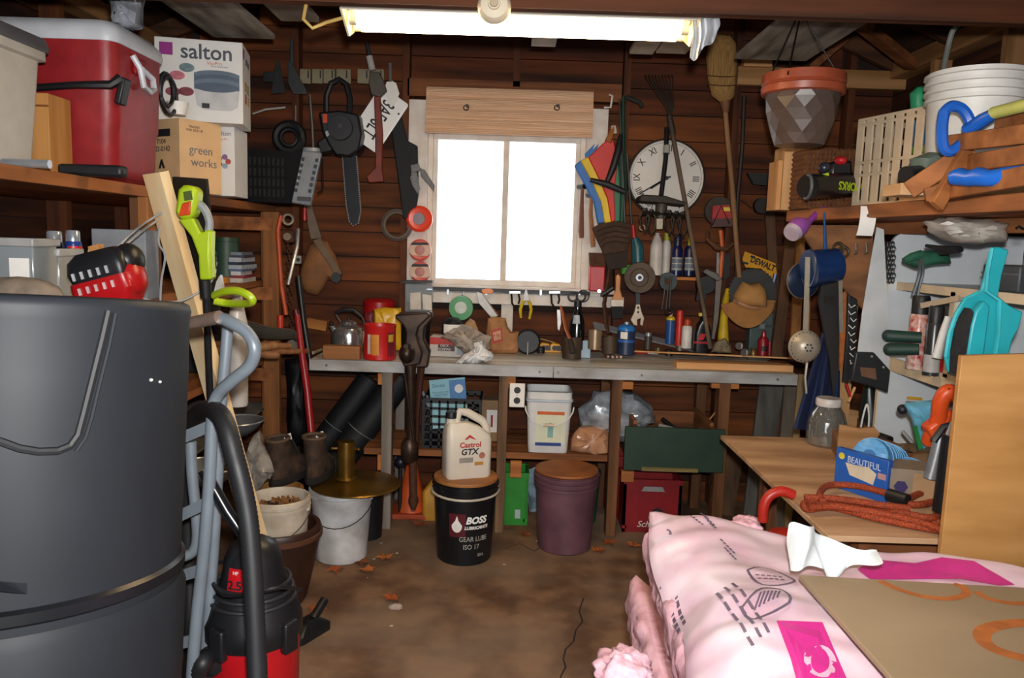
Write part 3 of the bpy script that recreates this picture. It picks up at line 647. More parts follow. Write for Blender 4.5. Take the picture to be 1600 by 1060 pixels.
MB().add(*loft([rrect(.07, .05, .02, 0), rrect(.075, .055, .02, .16), rrect(.03, .03, .02, .22), rrect(.02, .02, .012, .235)])).build('body', M('b98722', .5), t); MB().cyl((0, 0, .23), (0, 0, .255), .022).build('cap', BLACK, t)
t = thing('rubber_ball', 'dark blue ball under the bench beside the left leg', 'ball', (at(626, 722, 4.3).x, 4.3, 0)); 
MB().ball((0, 0, at(626, 722, 4.3).z), .035, 16, 10).build('ball', M('1b222e', .4), t); MB().cyl((0, 0, 0), (0, 0, at(626, 722, 4.3).z), .012).build('stem', BLACK, t)
# black rolls of roofing felt leaning under the bench
for k, (a, b, r_, lb) in enumerate([((500, 760, 4.3), (628, 588, 4.42), .085, 'black roll of roofing felt in front of the other roll'), ((470, 740, 4.5), (580, 592, 4.6), .08, 'black roll of roofing felt nearest the wall')]):
    A, B = at(*a), at(*b); t = thing('felt_roll', lb, 'roll', A, group='rolls of roofing felt')
    MB(t).cyl(A, B, r_, n=24).build('felt', M('14161b', .65, var=.3), t); MB(t).cyl(B, B+(B-A).normalized()*.002, .03, n=16).build('core', M('4a3a2a', .8), t)
    C_ = A.lerp(B, .5); d = (B-A).normalized(); u = d.orthogonal().normalized(); v_ = d.cross(u)
    MB(t).tube([C_ + (u*math.cos(i*PI/8)+v_*math.sin(i*PI/8))*(r_+.002) for i in range(16)], .002, 5, True).build('string', M('8d949a', .6), t)
crumple('black_tarp', 'black plastic sheet bundle hanging behind the shelf post', 'tarp', [(446, 560), (478, 556), (484, 690), (452, 700)], 4.5, .06, M('0f1114', .45, var=.3), 9)
# leaves
LEAF = [M('a4501f', .8, var=.3), M('8f4a22', .8, var=.3), M('b5652c', .8, var=.3)]
LV = [((525, 893), 'dry orange leaf in front of the white pail'), ((565, 880), 'dry leaf right of the white pail foot'), ((602, 874), 'dry orange leaf between the white and black pails'), ((612, 937), 'dry orange leaf alone on the open floor'), ((495, 955), 'dry leaf right of the vacuum'), ((935, 862), 'dry leaf right of the purple pail foot'), ((645, 812), 'dry leaf by the orange cone'), ((820, 836), 'dry leaf under the green caddy'), ((575, 893), 'curled brown leaf nearest white pail on the right'), ((950, 850), 'dry leaf at the foot of the third bench leg'), ((655, 822), 'curled leaf left of the black pail'), ((990, 855), 'dry leaf beside the red crate')]
for k, ((x, y), lb) in enumerate(LV):
    q = on(x, y, 0); pts = []; rn = random.Random(k)
    for i in range(15):
        a = 2*PI*i/15; r_ = (.05 if i % 3 == 0 else .028)*rn.uniform(.8, 1.15); pts.append((r_*math.cos(a), r_*math.sin(a), .004+.014*rn.random()))
    MB().add(pts + [(0, 0, .003)], [(i, (i+1) % 15, 15) for i in range(15)]).build('dry_leaf', LEAF[k % 3], None, lb, 'leaf', 'dry leaves on the floor', loc=(q.x, q.y, .001), rot=(0, 0, k))
q = on(618, 950, 0); crumple('paper_scrap', 'crumpled pale paper scrap on the open floor', 'paper', [(606, 948), (616, 944), (628, 946), (630, 954), (612, 957)], q.y, .02, M('b9a59a', .8), 2, .004)
# ================================================================== leg vise on the bench front
v0 = at(642, 795, 3.98)
vs_ = thing('leg_vise', 'old dark iron leg vise clamped to the bench front', 'vise', (v0.x, 3.98, v0.z))
IR = M('4a372c', .4, .5, .35, 14, .1, None, '261b16')
MB(vs_).trace([(617, 492), (669, 489), (672, 495), (662, 504), (654, 512), (651, 524), (655, 538), (660, 552), (656, 570), (632, 574), (625, 562), (626, 547), (633, 534), (634, 520), (631, 511), (625, 504), (618, 498)], 3.93, .05).build('front_jaw', IR, vs_, bev=.008)
MB(vs_).trace([(622, 489), (674, 487), (676, 497), (664, 512), (662, 530), (672, 550), (668, 575), (638, 575), (636, 530), (634, 512), (624, 498)], 4.0, .06).build('rear_jaw', IR, vs_, bev=.008)
q = at(636, 553, 3.9); MB(vs_).ball(q, (.042, .05, .05), 20, 12).build('screw_boss', IR, vs_); MB(vs_).cyl(q, q+Vector((0, .15, 0)), .02).build('screw', STEEL, vs_)
q2 = at(634, 542, 3.86); MB(vs_).cyl(q2, q2+Vector((0, .05, 0)), .012, n=10).build('screw_tip', IR, vs_)
MB(vs_).tube(P((641, 570, 3.95), (642, 640, 3.96), (643, 700, 3.97), (642, 720, 3.97)), [.03, .024, .024, .026], 12).build('leg', IR, vs_)
MB(vs_).tube(P((658, 575, 3.99), (652, 640, 3.99), (650, 715, 3.99)), [.02, .015, .012], 8).build('spring_leg', M('4a2a20', .5, .5), vs_)
MB(vs_).tube(P((640, 686, 3.97), (640, 694, 3.97), (640, 712, 3.97), (640, 722, 3.97)), [.03, .046, .046, .03], 16).build('collar', IR, vs_)
MB(vs_).tube(P((645, 720, 3.97), (646, 778, 3.97)), .021, 12).build('foot_tube', RUST, vs_)
MB(vs_).tube(P((646, 776, 3.97), (646, 784, 3.97), (646, 790, 3.97), (646, 797, 3.97)), [.024, .028, .02, .012], 12).build('foot', RUST, vs_)
MB(vs_).tube(P((632, 585, 3.92), (640, 640, 3.92), (646, 690, 3.93)), .007, 8).build('lever_rod', IR, vs_)
# ================================================================== things on the bench top
def bpos(px, py, ymax=4.6): q = on(px, py, BZ); return Vector((q.x, min(q.y, ymax), BZ)) if q.y <= ymax else Vector((at(px, py, ymax).x, ymax, BZ))
def hz(px, py, Y): return at(px, py, Y).z - BZ
def wpx(n, Y): return n*Y/F*1.005
def lathed(name, label, cat, px, pybase, parts, ymax=4.6, loc=None, rot=(0, 0, 0), group=None):
    """parts: (part name, material, [(half width px, y px)...])  profile read off the photo at the thing's own depth"""
    q = loc or bpos(px, pybase, ymax); t = thing(name, label, cat, q, rot, group)
    for nm, mt, prof in parts:
        pr = [(wpx(r_, q.y), at(px, y, q.y).z-q.z) for r_, y in prof]
        pr = [(r_, max(0, z)) for r_, z in pr]
        MB().lathe([(0, pr[0][1])] + pr + [(0, pr[-1][1])], n=24).build(nm, mt, t)
    return t
q = bpos(533, 562); b = thing('wood_block', 'short raw wood block in front of the kettle', 'block', q)
MB().box((0, .03, hz(533, 541, q.y)/2), (wpx(58, q.y), .06, hz(533, 541, q.y))).build('offcut', wood('a87246', '7a4e2c', 'x'), b, bev=.003)
# kettle
kt = lathed('kettle', 'polished steel kettle with black handle on the bench', 'kettle', 545, 546, [('body', CHROME, [(24, 546), (27, 544), (27, 521), (24, 512), (14, 506)]), ('lid', CHROME, [(14, 507), (12, 503), (5, 500)])], 4.4)
K = kt.location; yk = K.y
MB(kt).tube(P((524, 490, yk), (535, 484, yk), (553, 485, yk), (566, 496, yk)), [.01, .014, .014, .01], 8).build('handle', BLACK, kt)
MB(kt).tube(P((524, 490, yk), (530, 500, yk), (534, 507, yk)), .005, 6).tube(P((566, 496, yk), (569, 504, yk), (571, 512, yk)), .005, 6).build('handle_bracket', CHROME, kt)
MB(kt).tube(P((524, 518, yk-.03), (517, 508, yk-.05), (518, 504, yk-.06)), [.02, .014, .01], 10).build('spout', CHROME, kt); MB(kt).ball(at(518, 506, yk-.06), .014).build('spout_cap', BLACK, kt)
MB(kt).cyl(at(545, 501, yk), at(545, 496, yk), .012, .008).build('knob', BLACK, kt)
# red coffee can
FCR = M('c2201f', .35, var=.1)
ct = lathed('coffee_tub', 'bright red plastic coffee tub with orange label on the bench', 'tub', 593, 561, [('body', FCR, [(24, 561), (26, 559), (25, 512), (26, 510), (26, 507), (24, 507), (23, 512), (22, 556)])], 4.35)
r_ = wpx(25.5, ct.location.y)+.001
arcpatch(r_, -PI/2-.35, -PI/2+.12, .03, .14).build('orange_label', M('cf8a30', .5), ct); arcpatch(r_, -PI/2-.62, -PI/2-.4, .035, .14).build('barcode', M('cfc2b4', .5), ct)
arcpatch(r_, -PI/2+.65, -PI/2+1.2, .02, .15).build('brand_panel', M('7a1a28', .5), ct); arcpatch(r_+.001, -PI/2+.7, -PI/2+1.1, .1, .14).build('yellow_patch', M('e0b23a', .5), ct)
# red pail behind + yellow bag
lathed('red_pail', 'round red lidded tin behind the coffee tub', 'tin', 592, 540, [('body', RED, [(24, 542), (24, 478)]), ('lid', M('a31418', .35), [(25, 478), (25, 471), (20, 467), (8, 466)])], 4.62)
crumple('snack_bag', 'yellow and red foil bag behind the coffee tub', 'bag', [(584, 548), (584, 484), (600, 481), (627, 482), (628, 548)], 4.42, .03, M('d9a81e', .35, var=.2), 12, .006)
crumple('red_wrapper', 'small dark red packet left of the yellow bag', 'bag', [(571, 540), (570, 490), (584, 485), (586, 540)], 4.52, .02, M('7a2730', .5, var=.4), 14, .005)
t = lathed('black_drum', 'plain black drum on the bench behind the vise', 'container', 648, 540, [('body', BLACK, [(22, 542), (24, 500), (22, 492)])], 4.5)
MB().tube([bpos(488, 552), bpos(518, 541)], .009, 8).build('dowel', wood('b9a98f', '8d7a60', 'x'), None, 'pale round stick at the left bench end', 'stick')
# black bottle and screw carton, crumpled paper, rags
q = bpos(705, 545)
t = lathed('oil_bottle', 'black bottle with white label behind the crumpled paper', 'bottle', 707, 545, [('body', BLACK, [(17, 546), (17, 510), (14, 502), (8, 497)])], 4.45)
r_ = wpx(17, t.location.y)+.001; arcpatch(r_, -PI/2-.9, -PI/2+.9, hz(707, 520, t.location.y), hz(707, 506, t.location.y)).build('label', PAPER, t)
t = thing('screw_carton', 'red and white carton of screws on the bench', 'carton', bpos(700, 558), (0, 0, -.05))
w2 = wpx(60, 4.2); MB().box((0, .06, .055), (w2, .12, .11)).build('carton', M('cdc5bd', .6), t, bev=.002)
MB().box((-.02, -.001, .088), (w2*.8, .002, .04)).build('red_band', M('b32a22', .5), t); MB().box((-.01, -.001, .05), (w2*.45, .002, .035)).build('dark_panel', M('4a2e2c', .5), t); MB().box((.07, -.001, .045), (.04, .002, .06)).build('grey_panel', M('98a2aa', .5), t)
text('DECK\nSCREWS', .02, WHITE, t, (-.02, -.0025, .052), sx=.9)
crumple('crumpled_paper', 'crumpled brown-grey paper bag beside the kraft bag', 'paper bag', [(690, 528), (700, 518), (722, 508), (738, 512), (752, 520), (768, 528), (766, 545), (748, 556), (726, 552), (708, 536)], 4.22, .06, M('a39588', .75, 0, .3, 18, .4), 21, .012)
crumple('crumpled_paper', 'small tan folded cardboard sticking up behind paper', 'paper bag', [(719, 512), (735, 498), (742, 502), (748, 520), (735, 528)], 4.38, .015, M('b58d62', .75), 22, .004)
crumple('white_rag', 'white rag lying on the front of the bench top', 'rag', [(712, 568), (720, 556), (738, 548), (742, 536), (754, 533), (760, 545), (772, 556), (768, 562), (745, 569), (728, 567)], 4.12, .05, M('e3e2e2', .8, 0, .12, 18, .2), 23, .01)
# kraft bag with red logo
q = bpos(785, 552)
t = thing('kraft_bag', 'brown kraft hardware bag with red square logo', 'paper bag', q)
KR = M('b07d50', .8, 0, .3, 16, .4, None, '8d5f39'); yq = q.y
MB(t).puff(P((764, 553, yq), (759, 520, yq), (762, 498, yq), (770, 495, yq), (790, 497, yq), (793, 510, yq), (800, 520, yq), (812, 518, yq), (814, 545, yq), (806, 553, yq)), .05).build('bag', KR, t, smooth=25)
MB(t).trace([(767, 517), (784, 512), (786, 533), (769, 537)], yq-.051, .001).build('logo', M('b0302c', .6), t); MB(t).trace([(770, 520), (782, 516), (783, 530), (772, 533)], yq-.0525, .001).build('logo_field', M('c79a72', .6), t)
text('HB', .03, M('b0302c', .6), t, tuple(at(776.5, 525, yq-.054)-q))
text('HARDWARE', .012, M('b0302c', .6), t, tuple(at(778, 537, yq-.047)-q))
# round black blade guard + tape measures
t = thing('sander_disc', 'black round sanding wheel standing at the back of bench', 'disc', (at(825, 530, 4.5).x, 4.52, BZ)); zc = wpx(20, 4.5)
MB().lathe([(0, .03), (wpx(17, 4.5), .03), (wpx(20, 4.5), .02), (wpx(20, 4.5), 0), (0, 0)], n=32).build('wheel', BLACK, t, loc=(0, 0, zc), rot=(PI/2, 0, 0)); MB().cyl((0, -.03, 0), (0, -.03, zc), .004).build('strut', STEEL, t)
for k, (x, y, lb) in enumerate([(851, 549, 'yellow tape measure lying in front on the bench'), (868, 541, 'yellow tape measure just behind the other one')]):
    q = bpos(x, y); t = thing('tape_measure', lb, 'tape measure', q, group='yellow tape measures')
    MB().add(*loft([[(x_, 0, z) for x_, z in ((-.035, 0), (.035, 0), (.035, .035), (.022, .055), (-.02, .058), (-.035, .04))], [(x_, .035, z) for x_, z in ((-.035, 0), (.035, 0), (.035, .035), (.022, .055), (-.02, .058), (-.035, .04))]])).build('case', M('d99a14', .4), t, bev=.004)
    MB().box((.02, -.001, .028), (.028, .003, .03)).build('grip_pad', BLACK, t); MB().lathe([(0, .002), (.014, .002), (.015, 0)], n=14).build('button', BLACK, t, loc=(-.005, 0, .028), rot=(PI/2, 0, 0))
MB().bar(bpos(826, 548)+Vector((0, .08, .09)), bpos(868, 548)+Vector((0, .05, .055)), .012, .003).build('ruler_strip', M('d7b45e', .5), None, 'thin yellow ruler strip above the tape measures', 'ruler')
# can of tools
def tin(lab, px, pyb, hw, pyt, mt, ymax=4.6, grp='tin cans on the bench'):
    return lathed('tin_can', lab, 'can', px, pyb, [('can', mt, [(hw, pyb), (hw, pyt), (hw-1.2, pyt), (hw-1.2, pyb-3)])], ymax, group=grp)
RT = M('5b4a3c', .6, .5, .4, 30, .1, (1, 1, .2))
tin('dark rusty tin can holding a wooden-handled brush', 893, 560, 15, 526, RT)
tin('shiny steel tin can behind the rusty cans', 929, 545, 11, 516, metal('b39a80', .3), 4.4)
tin('smaller rusty tin can left of the propane cylinder', 952, 552, 12, 526, RT, 4.4)
t = thing('wooden_brush', 'brush with long reddish wooden handle standing in the tin', 'brush', bpos(893, 558)+Vector((0, 0, .02)))
MB(t).tube(P((876, 478, 4.3), (879, 490, 4.29), (884, 515, 4.27), (893, 535, 4.25)), [.008, .011, .011, .012], 8, flat=.6).build('handle', M('a8572f', .5), t); MB(t).tube(P((891, 530, 4.25), (896, 552, 4.22)), [.014, .018], 8).build('bristles', M('2b221d', .8), t)
t = lathed('dark_bottle', 'dark glass bottle behind the brush tin', 'bottle', 900, 545, [('body', M('0f1216', .15, spec=.8), [(12, 546), (12, 505), (9, 495), (5, 485), (5, 478)]), ('cap', BLACK, [(6, 480), (6, 470)])], 4.45)
r_ = wpx(12, t.location.y)+.001; arcpatch(r_, -PI/2-.7, -PI/2+.3, hz(900, 505, 4.45), hz(900, 492, 4.45), r1=r_*.75).build('label', M('a9b4bd', .5), t)
MB().box((0, 0, .05), (.06, .05, .1)).build('small_carton', M('9fb9cc', .5), None, 'small pale blue carton between bottle and cans', 'carton', loc=bpos(914, 548, 4.45), bev=.003)
# propane cylinder
t = lathed('gas_cylinder', 'dark blue gas cylinder with bright blue shoulder', 'gas cylinder', 977, 553, [('body', M('2b3b58', .35), [(14, 553), (14, 516)]), ('shoulder', M('2f7fcf', .3), [(14, 517), (14, 513), (11, 509), (6, 507)]), ('valve', STEEL, [(4, 508), (4, 503), (2, 502)])], 4.5)
r_ = wpx(14, t.location.y)+.001; arcpatch(r_, -PI/2-.8, -PI/2, hz(977, 535, 4.3), hz(977, 524, 4.3)).build('label', PAPER, t); arcpatch(r_, -PI/2-1.2, -PI/2+1.2, hz(977, 541, 4.3), hz(977, 537, 4.3)).build('band', M('3a68b5', .4), t)
# long aluminium bar, pliers, sticks, boards
A, B = bpos(926, 548, 4.5), bpos(1108, 558)
MB().bar(A+Vector((0, 0, hz(926, 508, A.y))), Vector((B.x, B.y+.12, BZ+.02)), .05, .012, (0, -.6, 1)).build('metal_bar', metal('b9bcc4', .35), None, 'long aluminium bar propped diagonally along the bench', 'bar')
t = thing('pliers', 'red handled pliers lying on the bench', 'pliers', bpos(1003, 550))
MB(t).tube([bpos(992, 545)+Vector((0, 0, .02)), bpos(1000, 546)+Vector((0, 0, .025)), bpos(1012, 552)+Vector((0, 0, .02))], .007, 8).tube([bpos(995, 551)+Vector((0, 0, .015)), bpos(1005, 552)+Vector((0, 0, .018)), bpos(1016, 554)+Vector((0, 0, .015))], .007, 8).build('handle', M('c0241c', .4), t)
MB(t).bar(bpos(1012, 552)+Vector((0, 0, .018)), bpos(1028, 554)+Vector((0, 0, .015)), .02, .01).build('jaw', STEEL, t)
t = thing('bead_chain', 'coil of brown and white bead chain near the bench front', 'chain', bpos(958, 560))
for k in range(16):
    MB().ball((-.045+.012*(k % 8)+.004*(k//8), -.012*(k//8)+.006*math.sin(k), .009), .009, 8, 6).build('bead', M(['6a2a1e', 'cfc0ae'][k % 2], .5), t)
MB().bar(bpos(912, 553)+Vector((0, 0, .03)), bpos(1262, 578)+Vector((0, 0, .06)), .018, .008).build('wood_strip', PINE, None, 'long thin wood strip lying across the bench', 'strip')
xa, xb = at(1056, 565, 4.16).x, at(1237, 580, 4.16).x
MB().box((0, 0, .018), (xb-xa, .07, .036)).build('pine_board', PINE, None, 'long pine board lying on the right bench front', 'board', loc=((xa+xb)/2, 4.17, BZ), bev=.002)
MB().box((0, 0, .016), ((xb-xa)*.9, .06, .032)).build('pine_board', wood('b98254', '8d5c35', 'x'), None, 'second pine board lying behind the front one', 'board', loc=((xa+xb)/2-.0, 4.25, BZ), bev=.002)
# spray can, red tube, white bottle, black oil bottle
lathed('spray_can', 'blue and yellow spray can at the back of bench', 'spray can', 1046, 535, [('body', M('23508f', .3), [(7, 537), (7, 500)]), ('shoulder', M('c9b02c', .35), [(7, 501), (7, 497), (4, 494)]), ('nozzle', M('d8a090', .4), [(2.5, 494), (2.5, 488)])], 4.5)
lathed('caulk_tube', 'plain red tube beside the blue spray can', 'tube', 1060, 538, [('tube', M('c02a1c', .45), [(5.5, 540), (5.5, 490), (4, 485)])], 4.5)
lathed('glue_bottle', 'white bottle with orange-red cap on the bench', 'bottle', 1072, 543, [('body', M('d9d5cf', .45), [(8, 544), (8, 512), (6, 509)]), ('cap', M('b5421f', .45), [(5, 510), (5, 500), (3, 498)])], 4.45)
q = bpos(1096, 548, 4.4); t = thing('oil_bottle', 'black motor oil bottle with red logo and yellow cap', 'bottle', q)
MB(t).add(*loft([[v + Vector((q.x, q.y, q.z)) for v in map(Vector, rrect(wpx(a, q.y), .03, .02, at(1096, y, q.y).z-BZ))] for a, y in ((13, 549), (13.5, 546), (13.5, 520), (10, 508), (5, 500), (4.5, 493))])).build('body', M('101014', .3), t)
MB(t).cyl(at(1096, 494, q.y), at(1096, 489, q.y), .017).build('cap', M('cfc04a', .5), t)
text('///', .04, M('c81f26', .4), t, tuple(at(1096, 527, q.y-.032)-q), bold=.003, shear=.2); text('MOTOMASTER', .016, M('c81f26', .4), t, tuple(at(1095, 536, q.y-.032)-q), sx=.8, bold=.0008)
# yellow boot/hose and clutter
t = thing('yellow_sleeve', 'yellow rubber sleeve standing on the bench at right', 'sleeve', bpos(1130, 552, 4.5))
MB(t).tube(P((1131, 545, 4.5), (1130, 525, 4.5), (1131, 500, 4.52), (1134, 470, 4.55), (1137, 452, 4.58)), [.034, .031, .024, .02, .012], 14).build('sleeve', M('c9a818', .5), t)
crumple('burlap_lump', 'lump of burlap at foot of the yellow sleeve', 'cloth', [(1112, 550), (1116, 536), (1132, 528), (1142, 540), (1142, 552)], 4.42, .03, M('8a7a62', .85, 0, .4, 30, .5), 31, .006)
for k, (x, y, lb) in enumerate([(1155, 541, 'chrome headlamp lens, the left of the pair'), (1163, 551, 'chrome headlamp lens, the right of the pair')]):
    q = at(x, y, 4.3); t = thing('flashlight', lb, 'flashlight', Vector((q.x, 4.3, BZ+.03)), group='small chrome flashlights')
    MB(t).tube([q+Vector((.03, .08, -.01)), q+Vector((.004, .02, 0)), q], [.012, .014, .02], 14).build('barrel', metal('7a7468', .35), t)
    MB(t).cyl(q+Vector((0, -.002, 0)), q+Vector((0, .003, 0)), .021, n=16).build('lens', CHROME, t)
# bottle jack
t = lathed('bottle_jack', 'small red hydraulic bottle jack on the right bench end', 'jack', 1191, 558, [('base', M('7d1420', .4), [(10, 559), (10, 555)]), ('cylinder', M('8f1624', .35), [(8.5, 555), (8.5, 532), (5, 526)]), ('ram', metal('b54a50', .3), [(3.5, 527), (3.5, 519), (2, 516)])], 4.4)
MB(t).tube(P((1202, 556, t.location.y), (1203, 534, t.location.y)), .009, 8).build('pump', M('8f1624', .35), t); r_ = wpx(8.5, t.location.y)+.001
arcpatch(r_, -PI/2-.7, -PI/2+.7, hz(1191, 548, 4.4), hz(1191, 540, 4.4)).build('label', M('3a2028', .5), t)
x0, x1, z0_, z1_ = rect(1166, 488, 1206, 552, 4.6)
t = thing('metal_case', 'grey-green metal case standing behind the bottle jack', 'case', ((x0+x1)/2, 4.6, BZ)); MB().box((0, 0, (z1_-BZ)/2), (x1-x0, .08, z1_-BZ)).build('case', M('5c6a66', .45, .3), t, bev=.006); MB().box((0, -.042, z1_-BZ-.08), (x1-x0+.004, .004, .012)).build('lid_seam', M('3a4542', .5), t); MB().box((0, -.045, z1_-BZ-.08), (.03, .01, .03)).build('latch', STEEL, t)
lathed('brass_valve', 'brass fitting lying near the flashlights', 'fitting', 1177, 556, [('fitting', metal('8a6a3a', .4), [(5, 557), (6, 552), (4, 548), (5, 545)])], 4.35)
lathed('small_jar', 'small dark jar below the adjustable wrench', 'jar', 1012, 545, [('jar', M('4a4038', .3), [(6, 546), (6, 525)]), ('lid', STEEL, [(5, 525), (5, 520)])], 4.55)
# small hardware between: sockets, tins
for k, (x, y, c_, lb) in enumerate([(1028, 552, '6a5b3a', 'brass socket on the bench right of red pliers'), (1045, 556, '30302e', 'black socket left of the pine board end'), (845, 552, '2b2b2b', 'black drill bit holder under the tape measures'), (1062, 548, '7a7266', 'grey plug under the aluminium bar')]):
    lathed('socket', lb, 'socket', x, y, [('socket', M(c_, .4, .5), [(6, y), (6, y-9), (4, y-10)])], 4.5)
# wood lengths leaning in the corner right of the bench
for k, (a, b, wd, lb, mt) in enumerate([((1240, 565, 4.30), (1252, 350, 4.62), .05, 'pale wood length leaning behind the blue saucepan', wood('a5713f', '7a4f2a', 'z')), ((1212, 560, 4.45), (1240, 330, 4.64), .06, 'broad grey-brown slat leaning at bench right end', wood('6b4a33', '45301f', 'z')), ((1202, 330, 4.66), (1215, 560, 4.6), .055, 'narrow dark slat leaning left of the broad slat', wood('5e4432', '3d2a1d', 'z')), ((1258, 570, 4.35), (1262, 440, 4.5), .03, 'thin orange-tan stick beside the strainer', wood('b5793f', '8a5426', 'z')), ((1185, 720, 4.4), (1205, 600, 4.55), .14, 'wide grey barn board leaning under the bench end', wood('6d6a64', '45423e', 'z')), ((1222, 735, 4.3), (1235, 600, 4.45), .07, 'narrow grey board beside the wide barn board', wood('7a7062', '4e463c', 'z')), ((1238, 720, 4.2), (1252, 585, 4.25), .035, 'pale stick standing at the bench corner', wood('a89068', '7d6543', 'z')), ((1132, 800, 4.5), (1150, 700, 4.6), .10, 'short brown plank below the green drawer right', wood('6b5038', '443222', 'z'))]):
    A, B = at(*a), at(*b)
    A.z = 0 if k > 3 else A.z
    MB().bar(A, B, wd, .022, (0, -1, 0)).build('wood_length', mt, None, lb, 'wood length', 'loose lumber in the back corner')
# ================================================================== things hung on the back wall
def T(name, label, cat, px, py, Y, group=None):
    return thing(name, label, cat, at(px, py, Y), group=group)
def seg(a, b, n): return [(a[0]+(b[0]-a[0])*i/n, a[1]+(b[1]-a[1])*i/n) for i in range(n+1)]
def disc(t, nm, mt, px, py, Y, rpx, th, n=28, hole=0):
    q = at(px, py, Y)-t.location; R_ = wpx(rpx, Y)
    prof = [(hole*R_, th), (R_*.97, th), (R_, th*.8), (R_, 0), (hole*R_, 0)]
    if hole: prof.append(prof[0])
    return MB().lathe(prof, n=n).build(nm, mt, t, loc=q, rot=(PI/2, 0, 0))
# tool rail under the window
t = T('tool_rail', 'black magnetic tool bar along the window sill', 'tool bar', 797, 455, 4.63)
a, b = at(676, 451, 4.63), at(922, 459, 4.63); MB(t).bar(a, b, .016, .022).build('bar', BLACK, t)
for x in (700, 760, 845, 905): q = at(x, 453+x/200, 4.615); MB(t).box(q, (.012, .012, .03)).build('clip', STEEL, t)
def flat_tool(name, label, cat, Y, parts, group=None):
    p0 = parts[0][2][0]; t = T(name, label, cat, p0[0], p0[1], Y, group)
    for nm, mt, pts, th in parts: MB(t).trace(pts, Y-th, th).build(nm, mt, t, bev=min(.003, th*.3))
    return t
YS = 4.60
flat_tool('hand_saw_small', 'folding saw with orange and white grip on the tool bar', 'saw', YS, [('grip', M('e07a1e', .4), [(752, 453), (766, 451), (772, 455), (768, 460), (754, 459)], .018), ('blade', metal('8f8a84', .4), [(744, 456), (752, 458), (778, 494), (768, 497), (748, 474)], .004)])
for k, (x, lb) in enumerate([(804, 'small black spring clamp left of the yellow pliers'), (866, 'black C-clamp hanging right of the yellow pliers')]):
    t = T('clamp', lb, 'clamp', x, 470, YS, 'clamps on the tool bar')
    MB(t).tube(P((x-5, 458, YS), (x-4, 474, YS), (x, 480, YS), (x+4, 485, YS)), .006, 6).tube(P((x+6, 458, YS), (x+8, 468, YS), (x+6, 475, YS)), .006, 6).build('frame', IRON, t)
    MB(t).bar(at(x-8, 457, YS-.01), at(x+9, 457, YS-.01), .02, .012).build('jaw', CHROME, t)
t = T('pliers', 'yellow handled pliers hanging head up at the window', 'pliers', 822, 452, YS)
MB(t).tube(P((820, 468, YS), (816, 474, YS), (813, 484, YS), (814, 497, YS)), [.008, .01, .01, .007], 8).tube(P((824, 468, YS), (828, 474, YS), (830, 484, YS), (827, 499, YS)), [.008, .01, .01, .007], 8).build('handle', M('d6b81c', .4), t)
MB(t).trace([(818, 470), (819, 460), (822, 450), (825, 460), (827, 470)], YS-.012, .012).build('jaw', metal('8d8a86', .4), t)
flat_tool('utility_knife', 'slim steel knife hanging below a clamp', 'knife', YS, [('blade', metal('b9b6b2', .35), [(870, 484), (876, 484), (877, 505), (874, 518), (871, 514)], .006)])
t = T('scissors', 'black handled scissors hanging at right of tool bar', 'scissors', 902, 466, YS)
for x in (895, 908): q = at(x, 464, YS); MB(t).torus(q, .026, .006, 'y', 18, 6).build('finger_loop', BLACK, t)
MB(t).bar(at(900, 472, YS), at(899, 505, YS), .012, .004, (0, 1, 0)).build('blade', STEEL, t)
t = T('wire_loop', 'thin black cable loop at the right window corner', 'cable', 910, 460, YS); MB(t).torus(at(911, 463, YS-.01), .034, .004, 'y', 20, 6).build('loop', BLACK, t)
# green twine spool
t = T('twine_spool', 'green plastic twine spool hanging under the window', 'spool', 721, 480, 4.56)
disc(t, 'spool', M('1f8a3c', .35), 721, 481, 4.57, 19, .05, 32); disc(t, 'label', M('cfd6cc', .5), 720, 481, 4.518, 9.5, .002); MB(t).tube(P((722, 462, 4.56), (724, 456, 4.58)), .004, 6).build('hook', CHROME, t)
flat_tool('broad_scraper', 'wide brown putty scraper hanging beside the green spool', 'scraper', 4.62, [('blade', M('7a5236', .6), [(752, 472), (758, 466), (780, 492), (772, 500)], .008)])
# clear plastic packs of drill bits
t = T('clear_case', 'stack of clear plastic parts cases hanging left of window', 'case', 655, 462, 4.54)
MB(t).box(at(655, 465, 4.56), (wpx(42, 4.56), .07, wpx(44, 4.56))).build('case', glass('dfe6ea', .08, .75, .15), t, bev=.004); MB(t).trace([(641, 458), (657, 457), (658, 484), (641, 484)], 4.52, .002).build('paper_insert', M('d6cdc2', .7), t); MB(t).trace([(660, 460), (674, 462), (675, 485), (661, 484)], 4.521, .002).build('paper_insert', M('e2dad0', .7), t)
MB(t).trace([(628, 439), (675, 439), (676, 442), (628, 443)], 4.5, .1).build('lid', BLACK, t)
